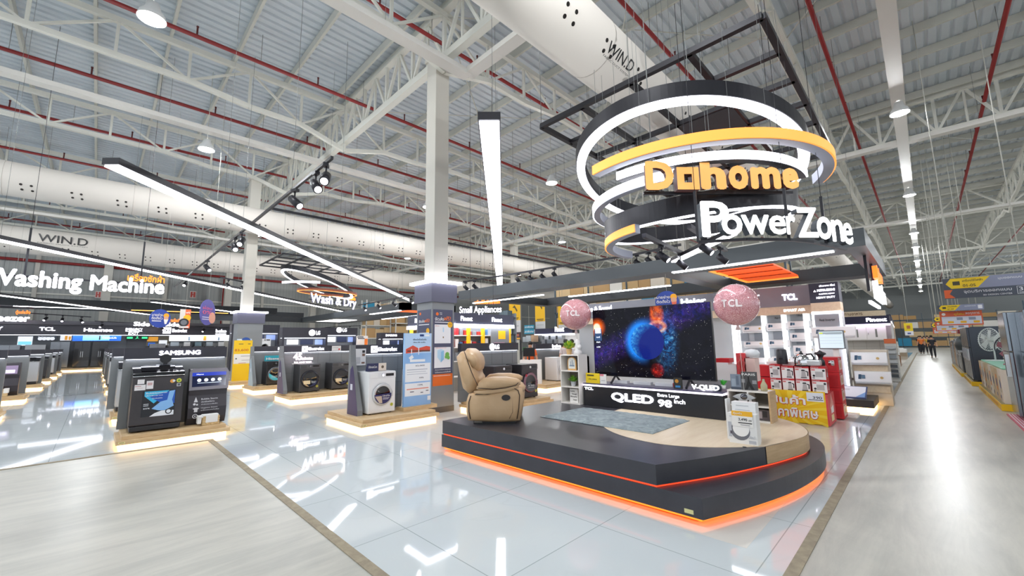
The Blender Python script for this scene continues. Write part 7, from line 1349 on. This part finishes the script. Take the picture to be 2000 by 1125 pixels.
def fan(name, label, c, r, n, cage, blade, stand_z):
    t = thing(name, label, 'fan', (c[0], c[1], stand_z)); c = Vector(c); n = Vector(n).normalized(); u = UZ.cross(n).normalized(); v = n.cross(u)
    m = MB()
    for k in range(30):
        a = 2 * PI * k / 30; d = u * math.cos(a) + v * math.sin(a)
        m.tube([c + n * .09 + d * .03, c + n * .085 + d * r * .6, c + n * .04 + d * r * .95, c + d * r], .0035, 4); m.tube([c - n * .07 + d * .04, c - n * .06 + d * r * .7, c + d * r], .0035, 4)
    m.build('wire_cage', cage, t); MB().tube([c + (u * math.cos(a) + v * math.sin(a)) * r for a in [2*PI*k/32 for k in range(32)]], .012, 6, closed=True).build('rim', cage, t)
    b = MB()
    for k in range(5):
        a = 2 * PI * k / 5; d = u * math.cos(a) + v * math.sin(a); e = n.cross(d); b.add([c + d * .04 - e * .03, c + d * r * .85 - e * .02 + n * .02, c + d * r * .82 + e * r * .42 - n * .02, c + d * .05 + e * .06], [(0, 1, 2, 3)], 0)
    b.build('blades', blade, t); MB().cyl(c - n * .12, c + n * .05, .05, n=14).build('motor', blade, t); m = MB(); m.cyl((c - n * .08).to_tuple(), ((c - n * .08).x, (c - n * .08).y, stand_z), .018, n=8); m.lathe([(0, 0), (.2, 0), (.19, .03), (0, .04)], ((c - n * .08).x, (c - n * .08).y, stand_z), 18); m.build('stand', blade, t)
fan('electric_fan', 'white wire fan standing on the fan cartons, the left of the two pale ones', (17.9, -1.25, 1.5), .32, (-.55, .8, .1), mat('#dfe6e4', .4), mat('#cfd8d6', .4), .9); fan('electric_fan', 'white wire fan standing on the fan cartons, the right of the two pale ones', (17.3, -1.55, 1.45), .3, (-.7, .6, .1), mat('#dfe6e4', .4), mat('#cfd8d6', .4), .9)
fan('electric_fan', 'black fan with pink blades on the fan cartons', (15.6, -1.4, 1.3), .3, (-.75, .65, 0), mat('#26303c', .4), mat('#c07a88', .4), .9)
# refrigerators right of the aisle
def fridge_r(x, y, label, h=1.8, st=None, rz=PI): st((x, y, .14), PI, label, 'refrigerator', 'refrigerators right of the aisle', (1, 1, h / 1.85))
FR_D = Stock(lambda: make_fridge(mat('#4a4f58', .25, .6), 1))
for i, x in enumerate((20.7, 21.6, 22.5, 23.4)): fridge_r(x, -1.3, 'dark steel refrigerator on the far yellow pallet, %s from the near end' % ordn[i], 1.75, FR_D)
t = thing('chest_freezer', 'red freezer with a yellow header standing before the dark refrigerators', 'freezer', (20.0, -1.8, 0)); MB().box((19.75, -2.5, .02), (20.15, -1.85, 1.15)).build('body', mat('#a81e26', .35), t, bevel=.01); MB().box((19.74, -2.5, 1.16), (19.8, -1.85, 1.38)).build('header', YB_, t); art([('r', .1, .6, .6, .95, 0)], (19.749, -1.85, .02), NY, UZ, .65, 1.13, None).build('print', mat('#b8c4d4', .5), t)
MB().box((20.16, -2.6, 0), (20.2, -1.75, 1.9)).build('partition_panel', mat('#6d6f7c', .5), label='grey partition panel beside the dark refrigerators', cat='panel')
FR_B = Stock(lambda: make_fridge(mat('#8d959c', .16, .9), 1))
for i, (x, y) in enumerate(((12.95, -1.45), (12.0, -1.6), (11.0, -1.7))): put_ = FR_B((x, y, .02), PI, ('tall shiny steel refrigerator at the right edge of the view, standing on a pink mat', 'shiny steel refrigerator just outside the right edge, next to the tall one', 'third shiny steel refrigerator towards the viewer at the right edge')[i], 'refrigerator', 'refrigerators right of the aisle', (1.1, 1, 1.1))
t = thing('floor_mat', 'pink and white striped advertising strip under the steel refrigerator at the right edge', 'floor mat', (12, -1.2, 0)); MB().box((10.2, -1.22, 0), (13.3, -1.0, .02)).build('strip', mat('#c8506a', .5), t); m = MB()
for k in range(5): m.box((10.2, -1.2 + .04 * k, .0205), (13.3, -1.185 + .04 * k, .021))
m.build('stripe', mat('#e6d8e0', .5), t)
# further goods along the right side
rnd = random.Random(9); x = 25.0; k = 0; goods = [('cooking_range', 'stove', '#3a3c40'), ('steel_cabinet', 'cabinet', '#9a9da0'), ('wooden_cupboard', 'cupboard', '#a87a44'), ('shop_shelf', 'shelf', '#7a8086')]
for i in range(12):
    nm_, ct, c_ = goods[(0, 1, 1, 0, 1, 2, 2, 3, 1, 3, 2, 3)[i]]; w = rnd.uniform(.7, 1.0); hh = rnd.uniform(.9, 1.6) if i > 2 else .95
    t = thing(nm_, '%s on the right of the aisle beyond the dark refrigerators, %s in the row' % (nm_.replace('_', ' '), ordn[i]), ct, (x + w / 2, -1.35, 0), 'goods right of the aisle'); zb = .14 if x < 33 else 0
    MB().box((x, -1.75, zb), (x + w, -.95, hh)).build('body', mat(c_, .4), t, bevel=.01); MB().box((x + .04, -.95, zb + .1), (x + w - .04, -.94, hh - .15)).build('door', mat('#2a2b2e' if ct == 'stove' else c_, .3), t)
    MB().box((x + .1, -.94, hh - .12), (x + w - .1, -.92, hh - .06)).build('handle', CHROME, t); x += w + .12
t = thing('barbecue_grill', 'dark grill with a rounded lid far along the right side', 'grill', (26.5, -1.2, .95)); MB().lathe([(0, 0), (.4, 0), (.45, .2), (.4, .5), (.2, .65), (0, .68)], (27, -1.3, 1.0), 16).build('lid', mat('#3a4448', .4), t); MB().box((26.6, -1.7, .95), (27.4, -.95, 1.0)).build('tray', STEELP, t)
MB().box((26.4, -1.7, 1.72), (27.5, -1.0, 1.9)).build('goods_pile', mat('#8a2a2e', .5), label='red packets piled above the dark grill', cat='goods')
# furniture zone left of the far aisle
def chair(label, x, y, c_):
    t = thing('wooden_chair', label, 'chair', (x, y, 0), 'wooden chairs left of the far aisle'); m_ = mat(c_, .5); MB().box((x - .21, y - .21, .43), (x + .21, y + .21, .47)).build('seat', m_, t)
    for a in (-1, 1):
        for b in (-1, 1): MB().box((x + a * .19 - .02, y + b * .19 - .02, 0), (x + a * .19 + .02, y + b * .19 + .02, .9 if b == 1 else .43)).build('leg', m_, t)
    MB().box((x - .2, y + .17, .6), (x + .2, y + .2, .88)).build('backrest', m_, t)
for i in range(8): chair('wooden chair left of the far aisle, %s from the near end' % ordn[i], 26 + 1.7 * i, 1.5 + .4 * (i % 2), ('#8a5a30', '#b87a3c', '#5c3c24')[i % 3])
for i in range(4):
    t = thing('dining_table', 'dining table among the chairs left of the far aisle, %s from the near end' % ordn[i], 'table', (27 + 3.3 * i, 2.6, 0)); x = 27 + 3.3 * i; MB().box((x - .7, 2.2, .72), (x + .7, 3.0, .76)).build('tabletop', mat(('#c49a64', '#e6e0d8')[i % 2], .4), t)
    for a in (-.6, .6):
        for b in (2.3, 2.9): MB().box((x + a - .03, b - .03, 0), (x + a + .03, b + .03, .72)).build('leg', mat('#6a4a2c', .5), t)
for i in range(5):
    x = 24.5 + 3.0 * i; t = thing('showroom_unit', 'tall showroom partition with a dark top left of the far aisle, %s from the kitchen' % ordn[i], 'partition', (x, 3, 0)); MB().box((x, 1.0 + .1 * i, 0), (x + .2, 4.5, 2.3)).build('panel', mat(('#d8c8b0', '#c9b090', '#8a6a48')[i % 3], .5), t); MB().box((x - .05, 1.0 + .1 * i, 2.3), (x + .3, 4.5, 2.6)).build('header', mat('#2f3048', .5), t); MB().box((x - .06, 1.0 + .1 * i, 2.24), (x + .2, 4.5, 2.3)).build('light_strip', LEDS, t)
t = thing('sofa', 'pale grey sofa far along the left side of the aisle', 'sofa', (44, 2.2, 0)); MB().box((42.5, 1.6, .0), (44.5, 3.4, .45)).build('seat', mat('#c9c8c4', .6), t, bevel=.05); MB().box((44.2, 1.6, .4), (44.6, 3.4, 1.0)).build('backrest', mat('#c9c8c4', .6), t, bevel=.05)
for i, (x, y) in enumerate(((48, 2.3), (52, 2.6))): t = thing('mattress', 'white mattress on a bed far left of the aisle, the %s one' % ('nearer', 'farther')[i], 'mattress', (x, y, 0)); MB().box((x, y - 1, .3), (x + 2, y + 1, .6)).build('mattress_pad', WHITE, t, bevel=.06); MB().box((x, y - 1, .0), (x + 2, y + 1, .3)).build('bed_base', mat('#9a8a74', .6), t)
q = bx(1768, 1785, 631, 655, 60); t = thing('hanging_banner', 'yellow and white banner hanging far down the left side of the aisle', 'banner', (60, q[0], q[2])); MB().box((60, q[1], q[2]), (60.05, q[0], q[3])).build('sheet', mat('#f0d21c', .5), t); art([('r', 0, 0, 1, .35, 0), ('r', .3, .55, .7, .8, 1), ('r', .3, .1, .7, .22, 2)], (59.99, q[0], q[2]), NY, UZ, q[0] - q[1], q[3] - q[2], None, None, .02).build('print', [mat('#e6e6ee', .5), mat('#b06a3c', .5), mat('#4a5a9c', .5)], t); MB().cyl((60, (q[0] + q[1]) / 2, q[3]), (60, (q[0] + q[1]) / 2, ZW), .02, n=4).build('wire', STEEL_D, t)
rack(-12, 8, 92, 1.2, [.2, 1.6, 3.0, 4.4], 'tall rack of goods closing the far end of the aisle', 'the rack at the far end of the aisle', 31, 'x', (1.2, 2.2), .95, True)
rack(-14, -4.5, 40.0, 1.2, [.2, 1.5, 2.8], 'rack of goods behind the refrigerators on the right', 'the rack behind the right-hand refrigerators', 33, 'x', (.8, 1.5), .9, True)
lab = ['person walking down the far aisle in dark clothes, the rightmost figure', 'person in a yellow top in the far aisle, left of the walking one', 'person in a grey top at the far end of the aisle', 'person in an orange top far away on the left of the aisle', 'person in dark clothes far away beside the person in orange']
for i, (u, x, c_, p_) in enumerate(((1820, 46, '#22242c', 'walk'), (1812, 58, '#c8a03c', 'stand'), (1806, 66, '#6a6e78', 'walk'), (1799, 56, '#d8702c', 'stand'), (1796, 62, '#2c2e36', 'walk'))):
    y = PX(u, 670, x).y; person('person', lab[i], (x, y, 0), -PI / 2 if i else PI / 2, mat(c_, .6), mat('#1d1f27', .7), mat('#1a1412', .6), 1.68, p_, False)
